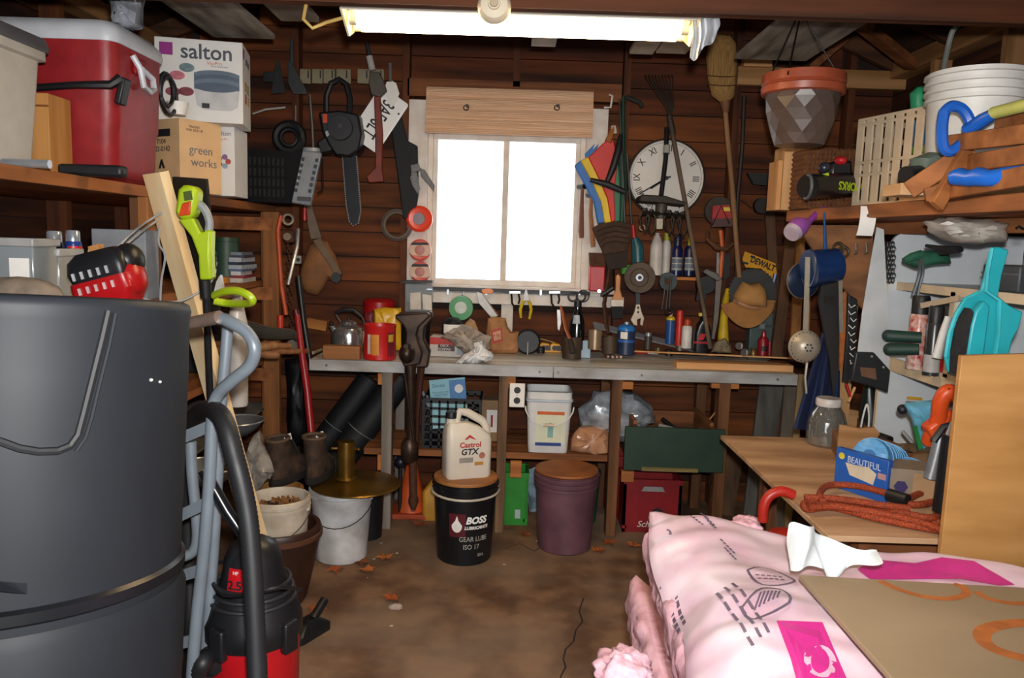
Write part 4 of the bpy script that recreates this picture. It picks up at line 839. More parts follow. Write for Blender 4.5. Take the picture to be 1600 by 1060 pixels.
# orange line spools
for k, (x, y, r_, lb) in enumerate([(655, 342, 20, 'bright orange trimmer line spool, top of the three'), (656, 391, 17, 'pinkish trimmer line spool with paper band, middle one'), (656, 425, 16, 'pinkish trimmer line spool, lowest of the three')]):
    t = T('line_spool', lb, 'spool', x, y, 4.55, 'trimmer line spools left of the window')
    OR = M('e8452a' if k == 0 else 'd8685c', .35, var=.1)
    R_ = wpx(r_, 4.55); MB().lathe([(R_*.45, .05), (R_*.8, .055), (R_, .045), (R_, .01), (R_*.8, 0), (R_*.45, 0), (R_*.45, .05)], n=32).build('spool', OR, t, loc=(0, .05, 0), rot=(PI/2, 0, 0))
    disc(t, 'centre_label' if k == 0 else 'hub', M('8a7d88' if k == 0 else 'c98a84', .5), x, y, 4.56, r_*.46, .02)
    if k:
        MB(t).trace([(x-16, y-6), (x-12, y-9), (x+13, y-8), (x+16, y-5), (x+17, y+4), (x+12, y+9), (x-13, y+8), (x-17, y+2)], 4.543, .002).build('paper_band', M('d9b8a2', .6), t, smooth=0)
        disc(t, 'band_ring', M('c07f78', .5), x, y, 4.5415, 7.5, .003)
        MB(t).trace([(x-12, y-12), (x+12, y-12), (x+14, y-8), (x-13, y-8)], 4.542, .002).build('brand_tab', INK, t)
# black sheath, tag, grey clip
t = T('machete_sheath', 'long black fabric sheath hanging left of the window', 'sheath', 627, 170, 4.56)
MB(t).trace([(606, 166), (622, 164), (637, 220), (652, 228), (654, 300), (648, 340), (630, 342), (622, 280)], 4.55, .035).build('sheath', M('15171d', .75), t, bev=.006)
flat_tool('label_tag', 'white cardboard hang tag at the sheath top', 'tag', 4.53, [('tag', PAPER, [(601, 138), (604, 128), (612, 126), (619, 130), (624, 146), (620, 158), (612, 168), (606, 160)], .003), ('strap', M('5b5b5e', .6), [(607, 98), (612, 98), (612, 128), (608, 128)], .004)])
t = T('grey_glove_clip', 'grey ribbed rubber strap hanging on window casing', 'strap', 655, 262, 4.54)
MB(t).trace([(641, 258), (654, 255), (657, 266), (644, 270)], 4.53, .03).trace([(644, 270), (650, 268), (656, 295), (652, 303), (644, 290), (640, 278)], 4.53, .025).trace([(656, 262), (664, 266), (679, 290), (678, 300), (670, 290), (658, 276)], 4.53, .02).build('strap', M('77787a', .7), t, bev=.004)
for k in range(6): q = at(646+k*1.3, 272+k*5, 4.525); MB(t).box(q, (.025, .01, .007), (0, .4, 0)).build('rib', M('8c8c8c', .7), t)
t = T('rope_coil', 'grey rope coil hanging on the wall left of spools', 'rope', 618, 350, 4.6)
for k in range(3): MB(t).torus(at(620, 352, 4.6-.012*k), .085-.006*k, .009, 'y', 24, 6).build('coil', M('6e6258', .9), t)
# lopper / pruner with red handle
t = T('pole_pruner', 'long pruner with black grip and worn red handle', 'pruner', 590, 250, 4.52)
MB(t).tube(P((573, 66, 4.55), (578, 90, 4.55)), .012, 8).build('pole', DKGREY, t); MB(t).tube(P((577, 88, 4.55), (582, 110, 4.55)), .02, 10).build('sleeve', M('b9b6b0', .5), t)
MB(t).trace([(578, 112), (592, 112), (600, 128), (604, 142), (594, 152), (580, 148), (576, 130)], 4.5, .03).build('head', metal('5a534c', .5), t, bev=.004)
MB(t).trace([(584, 150), (594, 150), (598, 210), (597, 262), (600, 284), (576, 286), (572, 276), (586, 262), (586, 210)], 4.5, .025).build('handle', M('7a2a18', .55, var=.35), t, bev=.006)
# licence plate
q = at(592, 187, 4.54)
lpx = thing('licence_plate', 'white licence plate hanging tilted behind the red pruner', 'licence plate', q, (0, math.radians(123), 0))
LW = M('f4f4f2', .3, var=.02); hw, hh = .165, .095
MB().add(*loft([[(x, -.001, z) for x, _, z in [(a, 0, b_) for a, b_, _ in rrect(hw, hh, .015, 0)]], [(x, .001, z) for x, _, z in [(a, 0, b_) for a, b_, _ in rrect(hw, hh, .015, 0)]]])).build('plate', LW, lpx)
MB().add(*loft([[(a, -.002, b_) for a, b_, _ in rrect(hw-.003, hh-.003, .013, 0)], [(a, -.0035, b_) for a, b_, _ in rrect(hw-.008, hh-.008, .01, 0)]], False)).build('rim', LW, lpx)
text('3AF 8LT', .105, INK, lpx, (0, -.002, -.005), bold=.0012, sx=.62)
for sx in (-1, 1):
    MB().cyl((sx*.09, -.003, .075), (sx*.09, .0, .075), .006, n=8).build('bolt_hole', INK, lpx)
# chain saw
t = T('chain_saw', 'black chain saw hanging bar down on the wall', 'chain saw', 528, 190, 4.50)
CB = M('1a1b1f', .45, var=.3)
MB(t).trace([(497, 175), (530, 172), (560, 178), (565, 210), (560, 235), (545, 245), (524, 243), (512, 225), (503, 205)], 4.44, .16).build('housing', CB, t, bev=.012)
disc(t, 'starter_cover', M('232429', .4), 532, 200, 4.425, 19, .02); disc(t, 'cover_hub', M('3a3b40', .4), 532, 197, 4.41, 4, .008)
MB(t).tube(P((510, 185, 4.5), (510, 150, 4.5), (517, 130, 4.5), (530, 124, 4.5), (542, 132, 4.5), (547, 155, 4.5), (546, 180, 4.5)), .016, 8).build('front_handle', BLACK, t)
MB(t).trace([(494, 222), (512, 210), (520, 235), (500, 241)], 4.46, .1).build('rear_grip', CB, t, bev=.01)
MB(t).trace([(535, 240), (556, 240), (563, 330), (559, 349), (552, 352), (546, 346), (541, 320)], 4.5, .008).build('guide_bar', M('2a2b30', .35, .6), t)
pts = [(535, 242), (541, 320), (546, 347), (552, 353), (560, 349), (564, 330), (557, 242)]
ch = MB(t)
for i in range(len(pts)-1):
    for a_, b_ in seg(pts[i], pts[i+1], max(1, int(math.dist(pts[i], pts[i+1])/3.2)))[:-1]: ch.box(at(a_, b_, 4.503), (.007, .008, .007), (0, i, 0))
ch.build('chain', metal('8a8780', .4), t, smooth=0)
MB(t).trace([(504, 178), (511, 178), (511, 192), (505, 192)], 4.43, .02).build('switch', M('d2491c', .4), t); MB(t).trace([(508, 206), (515, 202), (516, 210), (510, 214)], 4.43, .02).build('decal', M('a9adb2', .4), t)
# beige plastic hook plates
grp = 'beige wall plates above the chain saw'
names = ['first beige hook plate from the left', 'second beige hook plate from the left', 'third beige hook plate from the left', 'fourth beige hook plate from the left', 'fifth beige hook plate from the left', 'rightmost beige hook plate behind the pruner']
for k, (x0, x1) in enumerate([(468, 485), (487, 504), (505, 523), (525, 548), (558, 578), (580, 600)]):
    t = T('hook_plate', names[k], 'wall plate', (x0+x1)/2, 120, 4.64, grp)
    MB(t).trace([(x0, 107), (x1, 108), (x1, 131), (x0, 130)], 4.62, .02).build('plate', M('8d8268', .6), t, bev=.004); MB(t).trace([((x0+x1)/2+4, 110), ((x0+x1)/2+6, 110), ((x0+x1)/2+6, 122), ((x0+x1)/2+4, 122)], 4.618, .004).build('slot', INK, t)
# dark squares/blades left
flat_tool('cement_trowel', 'grey pointed trowel blade hanging high on the left stud', 'trowel', 4.60, [('blade', metal('4a4d4e', .6), [(450, 95), (456, 98), (478, 140), (480, 147), (458, 147), (450, 130)], .006), ('tang', metal('4a4d4e', .6), [(453, 60), (458, 60), (458, 100), (453, 100)], .01)])
flat_tool('cement_trowel', 'grey trowel blade left of the pointed trowel', 'trowel', 4.62, [('blade', metal('3a3d3e', .6), [(432, 94), (436, 94), (446, 145), (424, 147), (428, 112)], .006), ('back_plate', metal('34383a', .6), [(411, 112), (430, 112), (430, 128), (411, 128)], .008)])
MB().tube(P((395, 178, 4.55), (415, 171, 4.55), (446, 168, 4.58)), .006, 6).build('white_rope', M('b5b2ae', .6), None, 'white cord end left of the black pulley', 'cord')
t = T('cable_pulley', 'black round cable reel hanging behind the basket', 'reel', 452, 215, 4.55); MB(t).torus(at(452, 215, 4.55), .075, .025, 'y', 24, 8).build('reel', M('101114', .6), t); MB(t).torus(at(452, 215, 4.52), .045, .01, 'y', 20, 6).build('hub_ring', BLACK, t)
MB().tube(P((484, 148, 4.58), (488, 200, 4.58), (490, 246, 4.58)), .009, 8).build('steel_rod', metal('6a665f', .5), None, 'thin steel rod hanging left of the chain saw', 'rod')
MB().tube(P((462, 165, 4.6), (462, 190, 4.6), (468, 220, 4.6), (470, 245, 4.6)), .004, 6).build('white_rope', M('8f8a84', .6), None, 'thin dangling grey cord at the left stud', 'cord')
# leather pouch on strap
t = T('leather_pouch', 'tan leather tool pouch hanging from a grey strap', 'pouch', 500, 400, 4.6)
MB(t).trace([(479, 318), (485, 316), (500, 365), (502, 372), (486, 374), (481, 350)], 4.6, .02).build('strap', M('77675a', .8), t); MB(t).tpuff([(484, 382), (500, 374), (512, 376), (524, 398), (536, 428), (526, 438), (516, 430), (506, 450), (496, 462), (480, 458), (466, 444), (470, 420)], 4.6, .045).build('pouch', M('8d5d36', .75, 0, .35, 10, .2), t, smooth=50)
MB(t).trace([(488, 376), (500, 372), (535, 428), (526, 432)], 4.55, .012).build('flap', M('77624f', .8), t, bev=.004); disc(t, 'buckle', DKGREY, 526, 434, 4.56, 8, .02)
# ---- right of the window: rainbow umbrella
t = T('rainbow_umbrella', 'folded rainbow striped umbrella hanging right of the window', 'umbrella', 945, 230, 4.50)
def band(nm, h, pts, Y): MB(t).trace(pts, Y-.012, .024).build(nm, M(h, .55, var=.12), t, bev=.006)
band('blue_panel', '2468b8', [(897, 259), (908, 250), (926, 284), (940, 315), (946, 348), (934, 350), (928, 316), (913, 288)], 4.50)
band('yellow_panel', 'd9b81c', [(907, 251), (921, 244), (937, 280), (950, 312), (956, 347), (945, 349), (939, 315), (925, 284)], 4.485)
band('red_panel', 'c4261f', [(919, 246), (940, 226), (957, 212), (966, 250), (960, 300), (962, 345), (955, 348), (949, 310), (936, 280)], 4.475)
band('green_panel', '1c6a48', [(955, 260), (966, 250), (970, 300), (969, 346), (960, 347), (957, 300)], 4.48)
MB(t).trace([(914, 240), (930, 224), (926, 234), (936, 224), (932, 236), (915, 252)], 4.49, .02).build('ruffle', M('2a72b8', .6), t)
MB(t).tube(P((950, 222, 4.46), (957, 205, 4.46), (959, 196, 4.46)), [.02, .014, .01], 8).build('wood_handle', M('a3622f', .5), t); MB(t).trace([(955, 197), (962, 196), (964, 208), (956, 210)], 4.45, .014).build('tip_cap', M('b9b4aa', .5), t)
t = T('folding_umbrella', 'closed black folding umbrella in front of the rainbow one', 'umbrella', 950, 285, 4.43)
MB(t).tube(P((922, 281, 4.43), (948, 288, 4.43), (976, 300, 4.43)), [.012, .02, .016], 10).build('folded_canopy', M('17181c', .6), t); MB(t).tube(P((948, 286, 4.44), (958, 262, 4.44), (966, 236, 4.44), (970, 210, 4.46)), [.014, .02, .022, .012], 10).build('shaft', M('121317', .55), t)
t = T('green_umbrella', 'dark green closed umbrella hanging beside the rainbow one', 'umbrella', 974, 250, 4.52); MB(t).tube(P((974, 150, 4.55), (973, 230, 4.53), (973, 300, 4.52), (971, 350, 4.52)), [.008, .016, .026, .018], 10).build('folded_canopy', M('13402f', .6), t); MB(t).tube(P((974, 160, 4.55), (980, 152, 4.55), (1000, 160, 4.55), (1003, 168, 4.55)), .012, 8).build('crook', M('1a2420', .6), t)
for k, (a, b, lb) in enumerate([((968, 155, 4.5), (977, 348, 4.48), 'thin black rod beside the green umbrella'), ((980, 240, 4.5), (987, 350, 4.5), 'thin wire rod left of the clock')]): MB().tube([at(*a), at(*b)], .006, 6).build('thin_rod', BLACK, None, lb, 'rod')
t = T('wall_hook', 'white bent metal hook right of the blind', 'hook', 952, 155, 4.6); MB(t).tube(P((944, 168, 4.6), (954, 168, 4.59), (957, 150, 4.59), (952, 148, 4.6)), .006, 6).build('hook', WHITE, t)
for k, (x, y0, y1, lb, c_) in enumerate([(909, 292, 372, 'slim red-brown hammer handle hanging on the window casing', '7a4a38'), (923, 305, 386, 'thicker tan hammer handle hanging beside the casing', 'a06a42')]):
    t = T('hammer', lb, 'hammer', x, y0, 4.54, 'hammers hanging right of the window'); MB(t).tube(P((x+1, y0+4, 4.54), (x, y0+30, 4.53), (x-1+4*k, y1-10, 4.52), (x+4*k, y1, 4.52)), [.01, .012, .016, .013], 8).build('handle', M(c_, .6), t); MB(t).tube(P((x-5, y0, 4.56), (x+5, y0-1, 4.5)), [.014, .016], 10).build('head', IRON, t)
# rusty fan (wire brush)
t = T('wire_scraper', 'rusty fan-shaped scraper head hanging below the umbrellas', 'scraper', 955, 370, 4.5)
MB(t).trace([(925, 357), (940, 348), (962, 345), (984, 350), (986, 372), (980, 392), (960, 396), (944, 398)], 4.48, .03).build('plate', M('4a3426', .8, .3, .4, 20, .3), t, bev=.004)
for k in range(4): MB(t).tube([at(x, y + 8*k, 4.476) for x, y in ((932+3*k, 362), (945, 356), (962, 353), (983, 357))], .004, 5).build('ridge', M('3a281d', .8, .3), t)
MB(t).trace([(944, 396), (982, 392), (980, 418), (950, 422)], 4.49, .02).build('lower_plate', M('2e211a', .85), t)
t = T('red_box', 'bright red container right of the window frame', 'container', 934, 435, 4.58); MB(t).trace([(922, 416), (946, 417), (944, 456), (921, 455)], 4.52, .1).build('box', M('b81a1c', .4), t, bev=.006); disc(t, 'knob', CHROME, 936, 455, 4.51, 3, .01)
MB(t).trace([(921, 395), (946, 396), (946, 417), (922, 416)], 4.54, .06).build('rusty_top', RUST, t)
# paint brush
t = T('paint_brush', 'paint brush with varnished handle and dark bristles', 'brush', 965, 430, 4.48)
MB(t).trace([(962, 432), (966, 428), (970, 433), (969, 452), (973, 466), (974, 470), (956, 470), (958, 464), (962, 452)], 4.47, .014).build('handle', M('c07a34', .4), t, bev=.004); MB(t).trace([(955, 469), (974, 469), (974, 479), (955, 479)], 4.465, .022).build('ferrule', metal('a89a8c', .4), t); MB(t).trace([(955, 479), (974, 479), (973, 497), (957, 499)], 4.467, .018).build('bristles', M('17181b', .85), t)
t = T('rust_strap', 'rusty iron strap hanging beside the paint brush', 'strap', 950, 440, 4.55); MB(t).tube(P((955, 408, 4.55), (950, 440, 4.54), (944, 475, 4.53), (948, 510, 4.5), (951, 522, 4.48)), [.016, .018, .018, .02, .012], 6, flat=.5).build('strap', RUST, t)
MB(t).tube(P((940, 462, 4.52), (958, 450, 4.52)), .014, 8).build('cross_grip', BLACK, t)
# sanding disc and wrench
t = T('grinding_disc', 'grey-brown grinding disc with chrome hub', 'disc', 1000, 434, 4.44); disc(t, 'disc', M('5a4c40', .8, var=.3), 999, 434, 4.44, 24, .03); disc(t, 'hub', CHROME, 999, 434, 4.408, 6, .012, hole=.5); MB(t).torus(at(999, 434, 4.409), wpx(14, 4.4), .003, 'y', 24, 5).build('groove', M('3e342c', .8), t)
t = T('adjustable_wrench', 'adjustable wrench hanging jaw down below the disc', 'wrench', 997, 465, 4.5)
MB(t).trace([(994, 475), (1000, 475), (1003, 488), (1007, 497), (1004, 510), (1000, 508), (1001, 498), (996, 500), (996, 510), (990, 508), (985, 500), (991, 488)], 4.49, .014).build('jaw', metal('b5a590', .4), t, bev=.003); MB(t).trace([(993, 455), (1000, 455), (1000, 476), (994, 476)], 4.49, .014).build('handle', M('1d2226', .5), t)
for y in (481, 488): disc(t, 'hole', INK, 997, y, 4.488, 1.8, .002)
t = T('pulley_block', 'old pulley with hooks hanging right of the disc', 'pulley', 1043, 440, 4.48); disc(t, 'wheel', M('3c4547', .5, .4), 1043, 440, 4.5, 14, .03); disc(t, 'axle', RUST, 1043, 440, 4.46, 4, .02)
for dx in (-3, 2, 6): MB(t).tube(P((1043+dx, 432, 4.46), (1041+dx, 460, 4.46), (1038+dx*1.3, 484, 4.46)), .005, 6).build('strap', M('4a4440', .6, .5), t)
MB(t).torus(at(1045, 487, 4.46), .018, .006, 'y', 16, 6).build('hook', IRON, t)
# small shelf with bottles
sh_ = MB().box((0, 0, 0), (wpx(60, 4.6), .09, .018)).build('bottle_ledge', ORB, None, 'small wooden wall shelf holding the bottles', 'shelf', loc=at(1062, 435, 4.60))
SZ = at(1062, 432, 4.56).z
def sbottle(lab, px, hw, pyb, prof, mt, capmt, capprof, Y=4.56, lbl=None):
    t = lathed('spray_bottle' if lbl else 'bottle', lab, 'bottle', px, pyb, [('body', mt, prof), ('cap', capmt, capprof)], loc=Vector((at(px, pyb, Y).x, Y, at(px, pyb, Y).z)))
    if lbl:
        r_ = wpx(hw, Y)+.001; z0_, z1_ = at(px, 423, Y).z-t.location.z, at(px, 402, Y).z-t.location.z
        arcpatch(r_, -PI/2-1.1, -PI/2+1.1, z0_, z1_).build('label', M('6a7686', .5), t)
        for k in range(3): arcpatch(r_+.001, -PI/2-1.1, -PI/2+1.1, z0_+(z1_-z0_)*(.1+.4*k), z0_+(z1_-z0_)*(.16+.4*k)).build('label_line', M('c9c4a8', .5), t)
    return t
NAVY = M('131a4a', .3, var=.1)
sbottle('white plastic bottle, tall one left of the pair', 1024, 10, 430, [(9, 432), (10, 430), (10, 385), (7, 375), (4, 368)], M('c9c2bc', .45), M('a9a7a0', .5), [(3.5, 369), (3.5, 364)])
sbottle('white plastic bottle with lime neck right of the tall one', 1039, 7, 430, [(6.5, 432), (7, 430), (7, 385), (5, 376)], M('c9c2bc', .45), M('a8b32c', .5), [(4, 377), (4, 364)], 4.6)
sbottle('dark blue aerosol can beside the white bottles', 1056, 8.5, 431, [(8.5, 432), (8.5, 390), (6, 384)], NAVY, M('1a1a3a', .4), [(6, 385), (6, 372), (4, 366)], 4.56, 1)
sbottle('dark blue aerosol can with yellow nozzle on wall shelf', 1076, 8.5, 431, [(8.5, 432), (8.5, 390), (6, 384)], NAVY, M('cfc41f', .4), [(4, 385), (3.5, 372), (2, 362)], 4.56, 1)
t = T('teal_bottle', 'teal bottle with red nozzle left of the white bottles', 'bottle', 995, 395, 4.58); MB(t).tube(P((997, 412, 4.56), (996, 385, 4.56), (992, 372, 4.56)), [.036, .034, .02], 14).build('body', M('1d5560', .4), t); MB(t).tube(P((991, 372, 4.56), (989, 352, 4.56)), [.014, .01], 10).build('nozzle', RED, t)
t = T('green_cup', 'small lime green cup on the wall behind paint brush', 'cup', 978, 420, 4.6); MB(t).tube(P((978, 428, 4.55), (978, 414, 4.55)), [.026, .03], 14).build('cup', M('4fae3c', .45), t)
# string trimmer / cultivator head hung over the clock
t = T('cultivator', 'muddy mini tiller hanging tines down before the clock', 'tiller', 1040, 320, 4.40)
MB(t).tube(P((1042, 200, 4.52), (1040, 250, 4.46), (1033, 306, 4.40)), .014, 10).build('pole', BLACK, t); MB(t).tube(P((1042, 228, 4.48), (1041, 240, 4.47)), .02, 10).build('pole_clamp', M('a8a49a', .5), t)
MB(t).trace([(1000, 308), (1004, 304), (1040, 306), (1072, 316), (1074, 322), (1040, 318), (1000, 315)], 4.32, .16).build('shield', M('2e2620', .6, .3), t, bev=.006)
MB(t).tube(P((1034, 315, 4.4), (1032, 340, 4.4), (1031, 358, 4.4)), [.034, .03, .022], 12).build('gearbox', M('4c463d', .6, .3), t); MB(t).trace([(1026, 342), (1036, 342), (1035, 358), (1026, 358)], 4.35, .02).build('pale_bolt', M('b5ab98', .5), t)
for k, x in enumerate((1008, 1018, 1046, 1057, 1068)):
    y0 = 322+1.5*k
    for s in (-1, 1): MB(t).tube(P((x, y0+4, 4.38), (x+8*s, y0+18, 4.38), (x+5*s, y0+34+4*(k % 2), 4.36), (x-2*s, y0+44, 4.36)), [.014, .012, .009, .004], 6, flat=.5).build('tine', M('3a3128', .6, .5), t)
MB(t).cyl(at(1003, 332, 4.38), at(1074, 338, 4.38), .012, n=8).build('axle', IRON, t); disc(t, 'chain_ring', metal('7a5a48', .5), 1003, 356, 4.40, 5, .012, hole=.5)
# clock
q = at(1040, 279, 4.60); ck = thing('wall_clock', 'round white wall clock with roman numerals', 'clock', q)
R_ = wpx(57, 4.6); MB().lathe([(0, .0), (R_, 0), (R_, .02), (R_*.985, .028), (R_*.96, .022), (0, .022)], n=48).build('face', M('d8d3cc', .45, var=.05), ck, rot=(PI/2, 0, 0))
MB().lathe([(R_, -.002), (R_+.008, 0), (R_+.008, .022), (R_*.99, .03)], n=48).build('rim', M('3a3634', .45), ck, rot=(PI/2, 0, 0)); MB().torus((0, -.0225, 0), R_*.93, .0012, 'y', 48, 4).build('minute_track', INK, ck)
for k, s in enumerate(['XII', 'I', 'II', 'III', 'IIII', 'V', 'VI', 'VII', 'VIII', 'IX', 'X', 'XI']):
    a = k*PI/6; text(s, .055, INK, ck, (R_*.78*math.sin(a), -.0225, R_*.78*math.cos(a)), (PI/2, a, 0), bold=.0006, sx=.8).name = 'numeral'
    MB().cyl((R_*.93*math.sin(a), -.0225, R_*.93*math.cos(a)), (R_*.93*math.sin(a), -.024, R_*.93*math.cos(a)), .003, n=6).build('minute_dot', INK, ck)
for a, L_, w_, nm in ((math.radians(238), R_*.82, .008, 'minute_hand'), (math.radians(235), R_*.5, .012, 'hour_hand'), (math.radians(70), R_*.12, .01, 'hand_tail')):
    MB().bar((0, -.027, 0), (L_*math.sin(a), -.027, L_*math.cos(a)), w_, .002, (0, 1, 0)).build(nm, INK, ck)
MB().cyl((0, -.022, 0), (0, -.032, 0), .012, n=14).build('centre_pin', INK, ck)
# rake
t = T('leaf_rake', 'old wire leaf rake leaning tines up across the clock', 'rake', 1048, 185, 4.38)
MB(t).tube(P((1046, 182, 4.42), (1075, 340, 4.32), (1110, 545, 4.24)), .0125, 10).build('handle', wood('6b5a4a', '43372c', 'z'), t); MB(t).tube(P((1046, 182, 4.42), (1052, 210, 4.405)), .017, 10).build('ferrule', metal('4a423a', .6), t)
for k in range(9):
    x = 1010+k*5.2
    MB(t).tube(P((1047, 186, 4.42), (1040+k*1.6, 165, 4.42), (x, 122, 4.42), (x-2, 116, 4.36)), .003, 5).build('tine', M('4a4038', .6, .6), t)
# broom
t = T('corn_broom', 'corn broom hanging bristles up on the wall', 'broom', 1130, 200, 4.48)
MB(t).tube(P((1133, 172, 4.46), (1143, 280, 4.45), (1155, 434, 4.44)), .0145, 10).build('handle', wood('9a7350', '6e4e34', 'z'), t)
MB(t).tpuff([(1126, 160), (1112, 150), (1106, 125), (1103, 90), (1108, 62), (1120, 54), (1140, 54), (1150, 66), (1152, 100), (1150, 130), (1147, 152), (1138, 160)], 4.46, .04).build('bristles', M('b48c50', .8, 0, .4, 40, .6, (8, 8, .3), '7d5a2e'), t, smooth=60)
MB(t).tube(P((1133, 158, 4.46), (1134, 176, 4.46)), [.03, .018], 12).build('binding', M('7a5230', .7), t)
for y in (118, 132): MB(t).tube(P((1105, y, 4.435), (1115, y+1, 4.42), (1128, y+2, 4.415), (1140, y+2, 4.42), (1150, y+1, 4.435)), .003, 5).build('stitching', M('4a2e1a', .7), t)
MB().tube(P((1163, 150, 4.56), (1160, 230, 4.55), (1152, 320, 4.55), (1150, 440, 4.6)), .012, 8).build('iron_bar', M('3a3430', .6, .5), None, 'dark iron bar hanging right of the broom handle', 'bar')
# grinding wheel with red blister, pouch, orange tool
t = T('grinding_disc', 'dark grinding disc behind the red blister pack', 'disc', 1122, 330, 4.55); disc(t, 'disc', M('3c342e', .8), 1122, 330, 4.57, 22, .03); disc(t, 'hub', M('5a544c', .6), 1122, 330, 4.54, 9, .012)
t = T('blister_pack', 'red blister pack with yellow print hanging on a hook', 'package', 1128, 330, 4.48); MB(t).trace([(1114, 322), (1140, 320), (1146, 352), (1112, 352)], 4.47, .02).build('card', M('a32420', .5), t); MB(t).trace([(1130, 324), (1140, 324), (1141, 330), (1131, 330)], 4.468, .002).build('print', M('d9c23a', .5), t); MB(t).trace([(1114, 342), (1146, 341), (1147, 354), (1112, 355)], 4.46, .02).build('tray', M('4a2a28', .5), t)
MB(t).tube(P((1113, 352, 4.45), (1127, 322, 4.45), (1140, 350, 4.45)), .003, 5).build('wire', BLACK, t)
t = T('leather_band', 'brown leather saddle band below the blister pack', 'strap', 1125, 380, 4.5); MB(t).tube(P((1106, 362, 4.5), (1106, 375, 4.46), (1120, 388, 4.44), (1135, 390, 4.44), (1147, 380, 4.46)), [.022, .032, .034, .03, .018], 8, flat=.4).build('band', M('6d4a30', .75), t)
t = T('pry_tool', 'orange handled pruning tool hanging under the leather band', 'tool', 1127, 400, 4.52); MB(t).tube(P((1126, 360, 4.52), (1129, 390, 4.52), (1127, 415, 4.52), (1126, 435, 4.52)), [.014, .012, .014, .01], 8).build('grip', M('c2591c', .45), t); MB(t).trace([(1120, 395), (1124, 395), (1124, 440), (1119, 440)], 4.52, .012).build('bar', metal('8d8a86', .45), t)
MB(t).trace([(1131, 398), (1141, 396), (1140, 432), (1130, 438)], 4.54, .03).build('sheath', BLACK, t)
t = T('hook_hammer', 'grey claw head tool left of the hat', 'hammer', 1110, 430, 4.5); MB(t).trace([(1098, 425), (1104, 420), (1122, 428), (1128, 436), (1122, 440), (1108, 432)], 4.48, .03).build('head', metal('6e6a66', .5), t, bev=.004); MB(t).trace([(1119, 436), (1128, 436), (1122, 500), (1116, 530), (1112, 530), (1116, 490)], 4.49, .02).build('handle', metal('77706a', .5), t)
t = T('black_winch', 'black tape winch hanging beneath the wall shelf', 'winch', 1100, 450, 4.55); disc(t, 'drum', BLACK, 1100, 445, 4.56, 14, .05); MB(t).trace([(1090, 455), (1104, 455), (1102, 470), (1088, 470)], 4.5, .04).build('mount', BLACK, t); MB(t).trace([(1092, 451), (1097, 451), (1097, 455), (1092, 455)], 4.495, .004).build('label', PAPER, t)
# saw blades
t = T('saw_blade', 'large dark circular saw blade behind the felt hat', 'saw blade', 1175, 450, 4.55)
def saw(t, px, py, Y, rpx, n, mt, nm='blade'):
    c_ = at(px, py, Y); R0 = wpx(rpx, Y); pts = []
    for i in range(n): a = 2*PI*i/n; pts += [c_+Vector((R0*math.cos(a), 0, R0*math.sin(a))), c_+Vector((R0*.93*math.cos(a+.4*2*PI/n), 0, R0*.93*math.sin(a+.4*2*PI/n)))]
    return MB(t).poly(pts, (0, .003, 0)).build(nm, mt, t, smooth=0)
saw(t, 1176, 457, 4.55, 38, 40, M('4a4c4c', .5, .5)); disc(t, 'arbor', INK, 1176, 457, 4.545, 5, .003)
t = T('blade_card', 'yellow saw blade package with black lettering', 'package', 1185, 412, 4.57)
MB(t).trace([(1160, 405), (1164, 393), (1212, 412), (1214, 430), (1204, 436), (1190, 420), (1165, 418)], 4.565, .006).build('card', M('d69a16', .45, var=.08), t, smooth=0)
text('DEWALT', .05, INK, t, tuple(at(1192, 413, 4.564)-t.location), (PI/2, .36, 0), bold=.002, sx=.75); MB(t).trace([(1174, 399), (1180, 401), (1180, 405), (1172, 402)], 4.563, .003).build('print', INK, t)
MB(t).trace([(1158, 408), (1170, 411), (1168, 414), (1158, 411)], 4.563, .003).build('print', INK, t)
# hat
t = T('felt_hat', 'tan felt brimmed hat hanging over the bench', 'hat', 1170, 475, 4.42)
MB(t).grid(24, 10, lambda u, v: at(1127+85*u, (1-v)*(476-22*math.sin(u*PI)*.2 - 6*u) + v*(478+30*math.sin(u*PI)**.8 + 18*u*(1-u)), 4.46-.16*v*math.sin(u*PI)**.6-.02), (0, -.006, .003)).build('brim', M('b07e48', .85, 0, .2, 12, .1), t, smooth=60)
MB(t).tpuff([(1147, 474), (1146, 462), (1154, 448), (1160, 440), (1172, 444), (1184, 441), (1194, 450), (1197, 465), (1196, 482), (1180, 480), (1160, 478)], 4.44, .09, .05).build('crown', M('b8874e', .85, 0, .2, 12, .1), t, smooth=60)
MB(t).tube(P((1147, 470, 4.42), (1155, 474, 4.37), (1170, 480, 4.35), (1185, 482, 4.37), (1197, 480, 4.42)), .008, 6).build('hat_band', M('b88a6a', .7), t)
t = T('steel_punch', 'blue steel tool hanging right of the hat', 'tool', 1205, 450, 4.58); MB(t).tube(P((1212, 428, 4.56), (1208, 445, 4.56), (1202, 468, 4.56)), [.014, .01, .006], 8).build('tool', metal('5a6a86', .4), t)
# dark pulleys high right
t = T('rope_block', 'dark pulley block hanging high beside the hanging planter', 'pulley', 1185, 320, 4.58); disc(t, 'wheel', M('1d1a19', .6), 1188, 322, 4.58, 12, .04); MB(t).trace([(1168, 270), (1205, 272), (1198, 290), (1178, 288)], 4.58, .03).build('bracket', M('1d201f', .6), t); MB(t).tube(P((1158, 312, 4.58), (1175, 325, 4.57)), .003, 5).build('wire', RUST, t)
